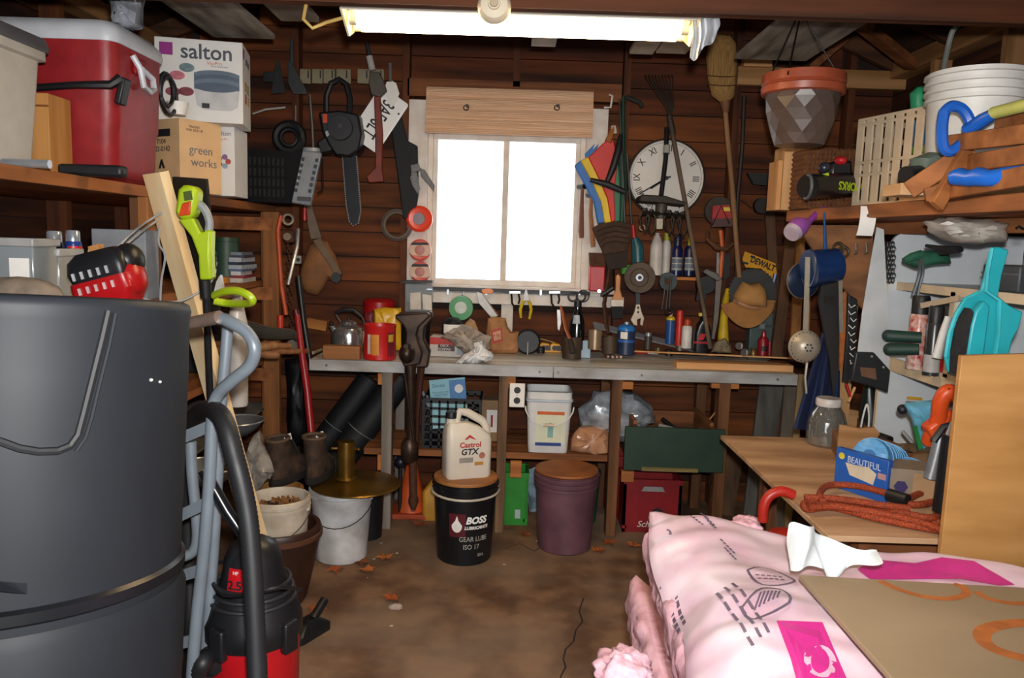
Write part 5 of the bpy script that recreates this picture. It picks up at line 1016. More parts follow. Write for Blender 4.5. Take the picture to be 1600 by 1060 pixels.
# ================================================================== left shelf unit
SX, SZ1, SZ2, SZ3, SZ4 = -1.34, 1.735, 1.33, .90, .62
us = thing('storage_shelf', 'rough wooden shelf unit along the left wall', 'shelf', (SX, 3.0, 0))
SW = wood('a8683a', '6b4022', 'y', .7, 8, .3)
def sboard(nm, x0, x1, y0, y1, z, th, mt): MB(us).box(((x0+x1)/2, (y0+y1)/2, z-th/2), (x1-x0, y1-y0, th)).build(nm, mt, us, bev=.003)
for k in range(3): sboard('shelf_board', SX-.24*(k+1)+.002, SX-.24*k-.002, 1.1, 4.42, SZ1, .04, SW)
for z, y0, mt in ((SZ2, 1.1, SW), (SZ3, 1.1, SW), (SZ4, 2.6, M('8d8c88', .6, .2, .3, 8))):
    for k in range(2): sboard('shelf_board', SX-.02-.34*(k+1)+.002, SX-.02-.34*k-.002, y0, 4.4, z, .035 if z > .7 else .012, mt)
PST = wood('a3693a', '66401f', 'z', .7, 8, .3)
for y, wd in ((1.15, .09), (2.92, .10), (4.3, .09)):
    MB(us).box((SX-.018, y, (SZ1-.04)/2), (.038, wd, SZ1-.04)).build('post', PST, us, bev=.003)
    MB(us).box((SX-.66, y, (SZ1-.04)/2), (.038, wd, SZ1-.04)).build('post', PST, us, bev=.003)
p = at(425, 450, 4.2)
MB(us).box((p.x, 4.2, (SZ1-.04)/2), (.085, .04, SZ1-.04)).build('post', PST, us, bev=.003)
for z in (SZ2-.04, SZ1-.075, SZ3-.05): MB(us).box((SX-.3, 4.19, z-.03), (.7, .03, .07)).build('cleat', SW, us, bev=.002)
q = at(230, 460, 2.95); MB(us).box((q.x, 2.95, (SZ1-.04)/2), (.10, .038, SZ1-.04)).build('post', wood('7a5132', '4e321f', 'z'), us, bev=.003)
# ---- things on the top shelf
CRD = M('931c22', .45, 0, .2, 20, .15)
co = thing('cooler', 'large red picnic cooler with white lid on the top shelf', 'cooler', (-1.62, 2.87, SZ1), (0, 0, 0))
rs = [rrect(.235, .16, .05, .02), rrect(.25, .172, .05, .05), rrect(.255, .176, .05, .18), rrect(.262, .182, .05, .2), rrect(.27, .19, .05, .46)]
MB().add(*loft(rs)).build('body', CRD, co); MB().add(*loft([rrect(.22, .15, .03, 0), rrect(.235, .16, .04, .025)])).build('foot', M('7a1418', .5), co)
MB().add(*loft([rrect(.275, .195, .05, .46), rrect(.278, .198, .05, .475), rrect(.275, .195, .05, .5), rrect(.25, .17, .05, .53), rrect(.18, .11, .05, .545)])).build('lid', M('c9ccd2', .45, var=.12), co)
LIGHTG = M('c5c9d2', .4)
MB().box((.275, -.02, .41), (.02, .09, .06), (0, 0, 0)).build('latch_plate', M('8a161c', .4), co, bev=.01)
MB().tube([(.275, -.07, .44), (.292, -.05, .40), (.30, -.045, .34), (.302, .0, .33), (.302, .03, .345), (.298, .03, .38), (.292, -.04, .40)], .011, 8).build('side_handle', LIGHTG, co)
MB().tube([(-.2, -.205, .3), (.0, -.21, .295), (.15, -.208, .31), (.262, -.2, .315), (.285, -.18, .34)], [.014, .012, .012, .015, .018], 8).build('carry_bar', BLACK, co)
MB().box((.285, -.165, .30), (.022, .05, .09), (0, .25, 0)).build('handle_pivot', BLACK, co, bev=.006)
crumple('plastic_bag', 'clear crinkled plastic bag on the cooler lid', 'bag', [(178, 42), (176, -20), (205, -30), (220, -6), (216, 40), (196, 46)], 2.85, .06, M('a7adb8', .15, .2, .4, 14, .6, None, '6c7078', .9), 41, .012)
t = thing('storage_tote', 'beige plastic tote at the left end of the top shelf', 'tote', (-1.72, 2.33, SZ1))
BE = M('b8b4aa', .5, var=.12)
MB().add(*loft([rrect(.22, .14, .03, 0), rrect(.245, .16, .03, .34), rrect(.26, .175, .03, .345), rrect(.26, .175, .03, .375), rrect(.25, .165, .03, .4), rrect(.12, .08, .03, .405)])).build('tub', BE, t); MB().add(*loft([rrect(.266, .18, .03, .37), rrect(.268, .182, .03, .385), rrect(.26, .175, .03, .41), rrect(.1, .06, .03, .415)])).build('lid', M('4a4a4e', .5), t)
t = thing('wooden_box', 'plain orange-tan wooden box between tote and cooler', 'box', (-1.62, 2.60, SZ1)); MB().box((0, 0, .13), (.26, .13, .26)).build('carcass', wood('c08a4e', '96662f', 'z'), t, bev=.003); MB().box((0, -.066, .22), (.262, .004, .006)).build('lid_seam', OLDX, t)
q = at(50, 264, 2.2); MB().cyl((q.x-.08, 2.2, SZ1+.012), (q.x+.05, 2.2, SZ1+.012), .012).build('metal_pipe', STEEL, None, 'short shiny pipe lying on the top shelf edge', 'pipe')
a = at(95, 268, 2.45); MB().box((0, 0, .018), (.2, .05, .036)).build('black_grip', BLACK, None, 'black plastic grip lying under the red cooler front', 'grip', loc=(a.x+.09, 2.47, SZ1), bev=.01)
# kraft box, dehydrator boxes
t = thing('shipping_box', 'kraft carton with green works print under the dehydrator box', 'carton', (-1.40, 3.36, SZ1), (0, 0, 1.02))
KB = M('d6b184', .75, 0, .12, 10, .05); HB_ = .295
MB().box((0, 0, HB_/2), (.2, .2, HB_)).build('carton', KB, t, bev=.002)
text('green\n  works', .05, M('6a6f72', .6), t, (-.0, -.1005, .15)); text('FRAGILE\nTHIS SIDE UP', .014, M('5a4a3a', .7), t, (-.03, -.1005, .26))
MB().box((-.1005, .02, .24), (.001, .12, .03)).build('print_block', INK, t); text('7104\n602-0142', .03, INK, t, (-.1005, .02, .19), (PI/2, 0, -PI/2)); text('^', .08, INK, t, (-.1005, .02, .10), (PI/2, 0, -PI/2), bold=.003)
def salton(lab, loc, rz, dx, dy, dz, small=False):
    t = thing('appliance_box', lab, 'carton', loc, (0, 0, rz), 'white appliance cartons'); MB().box((0, 0, dz/2), (dx, dy, dz)).build('carton', M('d3d2cf', .5, var=.05), t, bev=.002)
    fy = -dy/2-.0006; PUR = M('8a1f7a', .5, var=.05); GB = M('4e5a68', .5)
    if not small:
        text('salton', .085, M('3f4550', .5, var=.05), t, (.03, fy, dz*.845), bold=.0012); MB().box((-dx*.37, fy, dz*.865), (dx*.15, .001, dz*.15)).build('logo', PUR, t)
        text('VitaPro', .02, M('c96a3a', .5), t, (.06, fy, dz*.72)); text('Food dehydrator', .01, M('7a6a6a', .5), t, (.08, fy, dz*.685))
        for k in range(4): MB().lathe([(0, .001), (dx*.26, .001), (dx*.26, 0)], n=24, sy=.22).build('printed_tray', M(['5a6a7a', '48566a', '5e6e80', '465468'][k], .4), t, loc=(dx*.2, fy-.0006*k, dz*(.58-.05*k)), rot=(PI/2, 0, 0))
        MB().box((dx*.2, fy, dz*.5), (dx*.52, .0008, dz*.2)).build('printed_tray', M('506070', .4), t)
        MB().poly([(dx*-.06, fy-.002, dz*.40), (dx*.46, fy-.002, dz*.40), (dx*.44, fy-.002, dz*.2), (dx*.36, fy-.002, dz*.15), (dx*.06, fy-.002, dz*.15), (dx*-.03, fy-.002, dz*.2)], (0, .0005, 0)).build('printed_base', M('b9babc', .4), t)
        for k, (x, z, c_) in enumerate([(-.25, .55, 'c06a78'), (-.14, .65, '6a8088'), (-.15, .36, '7a2a38'), (-.3, .35, '8a3a4a')]): MB().lathe([(0, .001), (.03, .001), (.03, 0)], n=16, sy=.6).build('printed_food', M(c_, .5, var=.4, scale=60), t, loc=(x*dx, fy, z*dz), rot=(PI/2, 0, 0))
        MB().box((dx*.07, fy-.003, dz*.2), (.03, .0005, .02)).build('printed_dial', INK, t)
        text('salton', .05, M('3f4550', .5), t, (dx/2+.0006, .02, dz*.83), (PI/2, 0, PI/2)); MB().box((dx/2+.0005, -dy*.38, dz*.88), (.001, dy*.18, dz*.12)).build('logo', PUR, t)
        for k in range(4): MB().box((dx/2+.0005, (k % 2-.5)*.07, dz*(.5-.15*(k//2))), (.001, .05, .04)).build('printed_food', M(['b5793f', '7a8a3a', 'a8443a', 'c9a04a'][k], .5), t)
    else:
        MB().box((-dx*.3, fy, dz*.87), (dx*.32, .001, dz*.15)).build('logo', PUR, t); text('salton', .026, GB, t, (dx*.12, fy, dz*.9)); text('Vita Pro', .012, M('c96a3a', .5), t, (dx*.1, fy, dz*.82))
        for k in range(5): a = k*2*PI/5; MB().lathe([(0, .001), (.012, .001), (.012, 0)], n=12).build('printed_food', M(['a8443a', '7a5a8a', 'b5793f', '9a4a5a', '8aa0b0'][k], .5), t, loc=(dx*.1+.02*math.cos(a), fy, dz*.5+.02*math.sin(a)), rot=(PI/2, 0, 0))
        MB().box((-dx*.42, fy, dz*.5), (dx*.1, .001, dz*.25)).build('printed_tray', GB, t)
x0, x1, z0_, z1_ = rect(333, 192, 367, 308, 3.45); salton('narrow white appliance carton standing on the shelf', ((x0+x1)/2-.02, 3.55, SZ1), .06, x1-x0+.02, .2, HB_-.0, True)
q = at(304, 192, 3.30); salton('big white dehydrator carton with purple logo on top', (q.x-.01, 3.44, SZ1+HB_), .2, wpx(126, 3.3), .24, at(300, 61, 3.32).z-SZ1-HB_)
t = thing('foam_cup', 'white foam cup lying on the kraft carton', 'cup', at(278, 176, 3.2)+Vector((0, 0, 0))); MB().lathe([(0, 0), (.03, 0), (.042, .05), (.04, .05), (.028, .005), (0, .005)], n=20).build('cup', WHITE, t, loc=(0, 0, -.01))
t = thing('cable_coil', 'black coiled cable behind the red cooler', 'cable', at(260, 140, 3.1)); MB().torus((0, 0, 0), .06, .008, 'x', 20, 6).torus((0, .02, -.02), .07, .008, 'x', 20, 6).build('coil', BLACK, t)
x0, x1, z0_, z1_ = rect(248, 200, 270, 285, 3.15); t = thing('grey_carton', 'grey taped carton squeezed behind the red cooler', 'carton', (-1.55, 3.2, SZ1), (0, 0, .3)); MB().box((0, 0, .12), (.14, .14, .24)).build('carton', M('a89e8c', .7), t, bev=.002); MB().box((0, 0, .2405), (.03, .141, .002)).build('tape', M('8a7c62', .5), t)
# black basket with grey lid
q = at(405, 320, 4.05); t = thing('grass_basket', 'black slotted plastic basket with grey end panel', 'basket', (at(430, 320, 4.05).x, 4.07, SZ1), (0, 0, .10))
hw = wpx(48, 4.05); H_ = wpx(76, 4.05)
MB().add(*loft([rrect(hw*.93, .12, .02, 0), rrect(hw, .13, .02, H_), rrect(hw-.008, .122, .02, H_), rrect(hw*.92, .112, .02, .01)])).build('tub', M('121316', .8, spec=.15), t)
for k in range(10):
    for j in range(4): MB().box((-hw*.9+k*hw*.14, -.124-.0025*j, H_*(.18+.2*j)), (.012, .006, H_*.15), (-.06, 0, 0)).build('slot', M('08080a', .8), t)
MB().poly([(hw*.98, -.15, H_*1.02), (hw*1.5, -.10, H_*1.02), (hw*1.15, -.09, -.01), (hw*.62, -.14, 0)], (0, .05, 0)).build('end_panel', M('8f98a2', .35, .3, .3, 8), t, bev=.008)
for k in range(6):
    for s in (.12, .86):
        z = H_*(.25+.12*k); xa = hw*(.62+.36*z/H_); xb = hw*(1.15+.35*z/H_); MB().box((xa+(xb-xa)*s, -.152+.045*s, z), (.014, .006, H_*.07), (0, .2, 0)).build('vent', INK, t)
MB().box((hw*1.0, -.124, H_*.09), (hw*.42, .006, H_*.08), (0, 0, .12)).build('dark_strip', INK, t); MB().lathe([(0, .02), (hw*.25, .018), (hw*.28, 0)], n=20, sy=.5).build('cap', M('9aa3ac', .3, .4), t, loc=(hw*1.2, -.1, H_*1.02))
MB().tube([(hw*1.5, -.06, H_*.9), (hw*1.52, -.06, H_*.3), (hw*1.35, -.06, H_*.22)], .005, 6).build('wire_bail', IRON, t)
# ---- hanging beside the end post
t = T('hose_length', 'orange rubber hose hanging on the shelf post', 'hose', 438, 340, 4.12); MB(t).tube(P((439, 337, 4.12), (434, 360, 4.11), (437, 410, 4.1), (440, 450, 4.1), (447, 492, 4.1)), .012, 10).build('hose', M('b8481f', .45), t)
MB(t).tube(P((438, 493, 4.1), (438, 518, 4.1)), .017, 10).build('coupling', M('c23a22', .4), t)
t = T('chain_hoist', 'rusty chain hoist with grey hook hanging beside the hose', 'hoist', 449, 345, 4.15)
MB(t).torus(at(450, 343, 4.15), .026, .007, 'y', 16, 6).build('hook', M('a79a86', .5, .4), t); MB(t).trace([(444, 362), (456, 360), (458, 378), (446, 380)], 4.1, .06).build('block', RUST, t, bev=.004); disc(t, 'sheave', M('8a7a68', .5, .5), 450, 370, 4.1, 6, .02); disc(t, 'lower_wheel', M('7a6e64', .6, .5), 459, 540, 4.1, 10, .03)
for k in range(18): q = at(450+1.2*math.sin(k)+k*.35, 384+k*8, 4.13); MB(t).torus(q, .011, .0035, 'y' if k % 2 else 'x', 10, 5).build('chain_link', RUST, t)
MB().tube(P((466, 358, 4.2), (464, 385, 4.15), (450, 445, 4.1)), .009, 8).build('steel_bar', STEEL, None, 'bright steel rod slanting beside the orange hose', 'rod')
t = T('screwdriver', 'red handled screwdriver stuck at the shelf end', 'screwdriver', 476, 336, 4.6); MB(t).tube(P((476, 325, 4.6), (476, 345, 4.6)), [.012, .014], 10).build('handle', RED, t); MB(t).tube(P((476, 325, 4.6), (476, 312, 4.64)), .004, 6).build('shaft', STEEL, t)
t = T('steel_padlock', 'small grey metal box hanging on shelf post side', 'box', 466, 405, 4.2); MB(t).box(at(466, 406, 4.2), (.035, .03, .045)).build('body', metal('9a9890', .5), t, bev=.004); disc(t, 'dial', INK, 466, 406, 4.183, 3, .004)
MB().tube(P((466, 432, 4.25), (474, 500, 4.22), (484, 562, 4.18)), .017, 10).build('black_pipe', M('15161a', .35), None, 'glossy black pipe leaning left of the bench', 'pipe')
t = T('red_pole', 'long red tubular pole leaning against the left bench end', 'pole', 478, 590, 4.0); MB(t).tube(P((464, 492, 4.08), (470, 540, 4.04), (480, 610, 4.0), (488, 692, 3.95)), [.016, .017, .019, .019], 12).build('handle', M('9a1a20', .35), t); MB(t).tube(P((462, 484, 4.08), (464, 494, 4.08)), .017, 12).build('grip_cap', M('5a1014', .4), t)
MB().box((0, 0, .03), (.12, .05, .06)).build('wood_block', wood('b5793f', '8a5426', 'x'), None, 'small orange-tan wood block against the left wall', 'block', loc=(at(490, 515, 4.55).x, 4.62, at(490, 515, 4.6).z), rot=(0, .15, 0), bev=.002)
# ---- second shelf: canister, magazines
t = thing('canister', 'dull green round canister on the second shelf', 'canister', (at(352, 425, 3.95).x, 3.97, SZ2)); hc = at(352, 372, 3.95).z-SZ2; MB().lathe([(0, 0), (.06, 0), (.06, hc), (0, hc)], n=24).build('can', M('2f4a3c', .5), t); MB().lathe([(.061, hc-.02), (.063, hc-.018), (.063, hc+.004), (0, hc+.006)], n=24).build('lid', M('27402f', .5), t)
zz = SZ2
for k, (h, th) in enumerate([('c9c4bc', .022), ('8a3038', .014), ('d0d2d6', .02), ('5a6f8c', .012), ('a9b4c2', .02), ('2f3c54', .015), ('b5bcc4', .022), ('3a4050', .012), ('7c8896', .015)]):
    MB().box((0, 0, th/2), (.26-.01*(k % 3), .2, th)).build('magazine', M(h, .5, var=.3, scale=30), None, ['lowest white magazine', 'red-covered magazine', 'white magazine above the red one', 'slate blue magazine', 'pale blue magazine mid pile', 'navy magazine mid pile', 'pale grey magazine', 'charcoal magazine', 'topmost grey-blue magazine'][k]+' in the pile on the second shelf', 'magazine', 'magazines piled on the second shelf', loc=(-1.49+.008*math.sin(k*2), 4.02, zz), rot=(0, 0, .06*math.sin(k))); zz += th
t = thing('tape_roll', 'small orange tape roll on the second shelf', 'tape', (at(346, 425, 3.85).x, 3.86, SZ2)); MB().lathe([(.02, 0), (.035, 0), (.035, .03), (.02, .03), (.02, 0)], n=20).build('roll', M('b5701f', .5), t)
# front part of the second shelf: organisers, cans
def organiser(lab, x0, x1, Y, z1):
    t = thing('parts_organiser', lab, 'parts box', ((x0+x1)/2, Y, SZ2), group='clear screw organisers'); w_, h_ = x1-x0, z1-SZ2
    MB().box((0, 0, h_/2), (w_, .12, h_)).build('case', glass('c9d2d6', .1, .55, .2), t, bev=.004); MB().box((0, -.005, h_-.012), (w_+.02, .14, .024)).build('lid', M('a9a8a6', .45), t, bev=.004)
    rn = random.Random(int(x0*100)); m = MB()
    for i in range(70): m.cyl(Vector((rn.uniform(-.45, .45)*w_, rn.uniform(-.05, .05), rn.uniform(.01, h_*.5))), Vector((rn.uniform(-.45, .45)*w_, rn.uniform(-.05, .05), rn.uniform(.01, h_*.5))).lerp(Vector((0, 0, h_*.25)), .6), .003, n=5)
    m.build('screws', metal('8fa4ac', .3), t, kind='stuff'); MB().box((w_*.25, -.0615, h_*.55), (w_*.35, .002, h_*.35)).build('label', PAPER, t)
organiser('clear screw organiser at the far left of the shelf', at(-20, 430, 2.3).x, at(66, 430, 2.3).x, 2.32, at(40, 372, 2.3).z)
organiser('smaller clear screw organiser left of the blue can', at(68, 430, 2.42).x, at(102, 430, 2.42).x, 2.45, at(85, 388, 2.42).z)
def aero(lab, px, Y, hw, pyt, mt, top, extra=None):
    q = at(px, 450, Y); t = thing('aerosol_can', lab, 'spray can', (q.x, Y, SZ2), group='aerosol cans on the left shelf'); R0 = wpx(hw, Y); h_ = at(px, pyt, Y).z-SZ2
    MB().lathe([(0, 0), (R0, 0), (R0, h_-.045), (R0*.9, h_-.035), (0, h_-.033)], n=24).build('body', mt, t); MB().lathe([(R0*.85, h_-.036), (R0*.85, h_-.005), (R0*.7, h_), (0, h_)], n=20).build('cap', top, t)
    if extra: arcpatch(R0+.001, -PI/2-.2, -PI/2+2, h_*.55, h_-.05).build('red_label', extra, t); text('Total', .03, WHITE, t, (-PI/2+.7, 0, h_*.4), bend=R0+.001, shear=.3)
    return t
aero('black and silver aerosol can on the left shelf', 88, 2.5, 13, 361, M('22242c', .25, .3), metal('c0c4cc', .2)); aero('blue aerosol can with red label on left shelf', 117, 2.5, 12, 360, M('1c3a86', .25), metal('b5bcc8', .2), M('c0241c', .4))
for k, (x, y, c_, lb) in enumerate([(150, 400, 'cfc888', 'pale yellow card tilted on the left shelf'), (185, 372, '8a8d92', 'grey carton at the back of the left shelf'), (30, 450, '8a7a6a', 'brown rag lump behind the trash can rim')]):
    q = at(x, y, 2.75); t = thing(['price_card', 'grey_box', 'rag'][k], lb, ['card', 'box', 'rag'][k], (q.x, 2.75 if k < 2 else 2.1, SZ2)); h_ = q.z-SZ2+.03
    if k == 0: MB().box((0, 0, h_/2), (.09, .004, h_*.9), (.2, .35, 0)).build('card', M(c_, .6), t)
    elif k == 1: MB().box((0, .05, h_/2), (.19, .1, h_)).build('carton', M(c_, .7), t, bev=.003)
    else: MB().ball((at(30, 455, 2.1).x-q.x, 0, .06), (.12, .05, .05), 14, 8).build('rag', M(c_, .9, 0, .4, 20, .5), t)
# string trimmer engine, red and black
q = at(178, 435, 2.3); t = thing('trimmer_engine', 'black and red small engine housing resting behind the trash can', 'engine', (q.x, 2.32, SZ2), (0, -.28, 0)); dz = q.z-SZ2
MB().add(*loft([[(x, y, z) for x, y, z in rrect(.082, .06, .02, dz-.0)], rrect(.088, .066, .022, dz+.03), rrect(.085, .06, .03, dz+.065), rrect(.06, .045, .02, dz+.085)])).build('cover', M('1b1c20', .4), t)
MB().add(*loft([rrect(.05, .05, .02, 0), rrect(.08, .06, .02, dz-.055), rrect(.09, .067, .02, dz-.04), rrect(.088, .066, .022, dz+.002)])).build('shroud', M('b5141a', .35), t)
MB().ball((.075, 0, dz-.01), (.035, .055, .055), 14, 10).build('tank', M('b5141a', .35), t); MB().ball((.075, .01, dz+.04), (.04, .055, .05), 14, 10).build('air_cover', M('17181b', .4), t)
for k in range(5): MB().box((-.06+.025*k, -.069, dz+.022), (.008, .004, .022)).build('vent', M('b9bcc0', .4), t); MB().box((-.055+.025*k, -.07, dz-.022), (.008, .004, .02)).build('vent', M('d8bcbc', .4), t)
MB().box((.01, -.03, dz+.09), (.03, .03, .02)).build('primer', M('b9824a', .5), t)
# cables
for k, pts in enumerate([[(165, 410, 2.4), (200, 370, 2.5), (240, 340, 2.7), (280, 320, 2.75)], [(168, 414, 2.4), (204, 376, 2.5), (245, 345, 2.7)], [(215, 465, 2.5), (250, 472, 2.6), (290, 468, 2.7), (330, 440, 2.75), (338, 410, 2.8)], [(250, 350, 2.75), (248, 380, 2.75), (258, 400, 2.75), (252, 440, 2.75), (250, 490, 2.75)]]):
    c_ = [at(*p) for p in pts]; f = []
    for i in range(len(c_)-1):
        p0, p1, p2, p3 = c_[max(0, i-1)], c_[i], c_[i+1], c_[min(len(c_)-1, i+2)]
        for s in range(5): u = s/5; f.append(.5*((2*p1)+(p2-p0)*u+(2*p0-5*p1+4*p2-p3)*u*u+(3*p1-p0-3*p2+p3)*u**3))
    f.append(c_[-1]); MB().tube(f, .004, 6).build('wire_cable', M('a9aaac', .5), None, ['upper grey cable arching from the engine', 'lower of two grey cables arching from the engine', 'grey cable sagging right of the red engine', 'thin grey cable hanging down the shelf post'][k], 'cable', 'grey cables on the left shelf')
# ---- third shelf: rakes and handles
def log(a, b, r_, lb, mt, nm='garden_tool'): MB().tube([at(*a), at(*b)], [r_*.95, r_], 10).build(nm, mt, None, lb, 'tool handle', 'wooden tool handles on the third shelf')
HW = wood('a8744a', '7a4f2e', 'x')
log((330, 538, 3.4), (452, 541, 3.9), .016, 'upper wooden tool handle lying on the third shelf', HW); log((335, 552, 3.3), (480, 549, 4.1), .015, 'long wooden tool handle poking past the shelf post', HW)
log((330, 548, 3.2), (432, 556, 3.75), .018, 'thick short wooden handle end on the third shelf', wood('b5835a', '8a5c38', 'x')); log((400, 545, 3.55), (428, 540, 3.75), .02, 'stubby round wooden peg on the third shelf', wood('c09064', '94663c', 'x'))
t = T('garden_rake', 'black wire garden rake head lying on the third shelf', 'rake', 430, 520, 3.9)
for k in range(10): MB(t).tube(P((378+2*k, 500+3*k, 3.9), (420, 512+2*k, 3.95), (458, 516+1.5*k, 4.0), (463, 520+1.5*k, 4.0)), .004, 5).build('tine', BLACK, t)
MB(t).tube(P((375, 498, 3.9), (398, 530, 3.9)), .008, 6).build('head_bar', BLACK, t)
t = thing('black_case', 'dark tool case at back of the third shelf', 'case', (-1.62, 3.85, SZ3)); MB().box((0, 0, .14), (.4, .3, .28)).build('case', M('17181c', .5), t, bev=.01); MB().box((0, -.152, .2), (.4, .01, .012)).build('seam', M('33343a', .5), t)
t = thing('clear_jug', 'white translucent jug behind the hand truck handle', 'jug', (at(368, 500, 3.0).x, 3.02, SZ3)); hj = at(368, 462, 3.0).z-SZ3
MB().lathe([(0, 0), (.034, 0), (.038, .01), (.038, hj*.75), (.025, hj*.9), (.018, hj)], n=20).build('body', M('b9b5b0', .35), t); MB().cyl((0, 0, hj), (0, 0, hj+.02), .022).build('cap', WHITE, t)
for k in range(2): t = thing('steel_bowl', ['nest of steel mixing bowls on the lowest shelf', 'steel pan farther back on the lowest shelf'][k], 'bowl', (at(315+70*k, 600, 2.85+.75*k).x-.06*k, 2.9+.75*k, SZ4)); MB().lathe([(0, 0), (.05, 0), (.1, .04), (.115, .07), (.12, .07), (.11, .066), (.05, .008), (0, .008)], n=28).build('bowl', metal('8f9296', .3), t); MB().torus((0, 0, .07), .12, .004, 'z', 28, 6).build('rolled_rim', STEEL, t)
# ================================================================== foreground left: black trash can
ct_ = thing('trash_can', 'tall black plastic trash can in the left foreground', 'trash can', (-.99, 1.40, .03), (-.105, 0, 0))
TCM = M('22262c', .55, 0, .25, 4, .04, None, '1e2126', .35); TH = 1.412; rT, rB = .325, .30
rad = lambda z: rB+(rT-rB)*z/TH
MB().lathe([(0, 0), (rB-.01, 0), (rB, .01)] + [(rad(z/10*TH), z/10*TH) for z in range(1, 10)] + [(rT-.004, TH-.04), (rT, TH-.02), (rT-.004, TH-.006), (rT-.016, TH), (rT-.03, TH-.008), (rT-.02, TH-.05), (rB-.02, .02), (0, .02)], n=72).build('body', TCM, ct_, smooth=60)
MI = MX[ct_.name].inverted()
def can_hit(px, py, off=0):
    o_ = MI @ cC; d = (MI.to_3x3() @ ray(px, py)); r_ = .318+off
    for _ in range(3):
        a = d.x*d.x+d.y*d.y; b = o_.x*d.x+o_.y*d.y; c_ = o_.x*o_.x+o_.y*o_.y-r_*r_; ds = b*b-a*c_
        s = (-b-math.sqrt(max(0, ds)))/a; p = o_+d*s; r_ = rad(p.z)+off
    return p
def can_path(pts, n=6):
    c_ = []
    for i in range(len(pts)-1): c_ += seg(pts[i], pts[i+1], n)[:-1]
    return [can_hit(x, y) for x, y in c_+[pts[-1]]]
MB().tube(can_path([(170, 486), (160, 530), (145, 590), (130, 650), (122, 680), (110, 697), (90, 705), (60, 706), (30, 701), (0, 690), (-60, 684), (-110, 690), (-140, 700)]), .007, 8).build('moulded_rib', M('191b1f', .6), ct_)  # raised tube in a darker tone, standing in for a groove's shade
MB().tube(can_path([(180, 490), (170, 540), (155, 600), (142, 655), (133, 684), (118, 706)]), .004, 6).build('moulded_rib', TCM, ct_)
def belt(off, ys):
    a = [can_hit(x, y, off) for x, y in ys]; zmid = a[0].z
    return zmid
zb0 = can_hit(60, 976).z; zb1 = can_hit(60, 948).z
MB().lathe([(rad(zb0)+.001, zb0), (rad(zb0)+.009, zb0+.006), (rad(zb1)+.009, zb1-.006), (rad(zb1)+.001, zb1)], n=72).build('glossy_band', M('16181c', .33), ct_)
MB().lathe([(rad(0)+.001, 0), (rad(0)+.012, .02), (rad(zb0)+.012, zb0-.04), (rad(zb0)+.001, zb0-.015)], n=72).build('lower_skirt', TCM, ct_)
lp_ = [can_hit(x, y, .002) for x, y in ((-40, 902), (-20, 906), (0, 909), (20, 911), (42, 912), (42, 929), (20, 928), (0, 926), (-20, 923), (-40, 919))]
MB().add(lp_, [tuple(range(10))]).build('maker_label', M('12161f', .3), ct_, smooth=0)
for x, y, s in ((236, 594, 7), (250, 597, 6), (190, 1050, 5), (255, 1030, 6), (250, 1042, 5)):
    p = can_hit(x, y, .002); MB().ball(p, (.0035*s/6, .002, .003*s/6), 7, 5).build('paint_blob', M('a8a8a6', .7), ct_)
# ---- hand truck
ht = thing('hand_truck', 'grey tubular hand truck standing behind the trash can', 'hand truck', (at(320, 800, 2.0).x, 2.0, 0), (0, 0, 0))
HT = M('808b95', .4, .2, .2, 10); Yh = 1.98
def hp(*pts): return [at(x, y, Yh+dy) for x, y, dy in pts]
def smooth(c_, k=5):
    f = []
    for i in range(len(c_)-1):
        p0, p1, p2, p3 = c_[max(0, i-1)], c_[i], c_[i+1], c_[min(len(c_)-1, i+2)]
        for s in range(k): u = s/k; f.append(.5*((2*p1)+(p2-p0)*u+(2*p0-5*p1+4*p2-p3)*u*u+(3*p1-p0-3*p2+p3)*u**3))
    return f+[c_[-1]]
MB(ht).tube(smooth(hp((268, 512, .1), (300, 505, .04), (340, 498, 0), (362, 505, -.02), (386, 520, -.03), (398, 545, -.04), (390, 572, -.03), (362, 596, -.02), (340, 618, 0), (332, 650, 0), (328, 740, 0), (320, 850, 0), (308, 960, 0), (300, 1060, 0), (297, 1150, 0))), .0165, 10).build('right_rail', HT, ht)
MB(ht).tube(smooth(hp((356, 508, .1), (352, 560, .1), (345, 640, .1), (340, 740, .1), (334, 850, .1), (326, 960, .1), (318, 1060, .1), (312, 1110, .1))), .0155, 10).build('rear_rail', HT, ht)
MB(ht).tube(smooth(hp((298, 690, .12), (300, 740, .12), (306, 800, .12), (308, 840, .12), (302, 862, .12), (288, 870, .12))), .015, 10).build('inner_rail', HT, ht)
for a, b in (((272, 690, .05), (334, 664, 0)), ((270, 812, .05), (326, 785, 0)), ((268, 905, .05), (316, 890, 0)), ((262, 1010, .05), (304, 1000, 0))): A, B = hp(a, b); MB(ht).bar(A, B, .012, .03).build('cross_bar', HT, ht)
MB(ht).tube(hp((290, 507, .05), (343, 496, -.02)), .0175, 10).build('bare_grip', metal('b09a8c', .25), ht)
A = at(297, 1150, Yh); MB(ht).box((A.x-.15, 1.9, .012), (.42, .2, .012)).build('toe_plate', HT, ht)
for dx in (-.33, .03): MB(ht).tube([(A.x+dx-.02, 2.16, .11), (A.x+dx+.02, 2.16, .11)], .11, 24).build('wheel', BLACK, ht)
# ---- leaning stud
A, B = at(243, 270, 2.72), at(412, 905, 3.02); B.z = .02
ls = MB().bar(A, at(418, 905, 3.0)*1, .089, .038, (-.55, -1, 0)).build('lumber_stud', wood('efdcb4', 'd9b684', 'z', .65, 6, .1), None, 'pale new pine stud leaning against the shelf', 'stud')
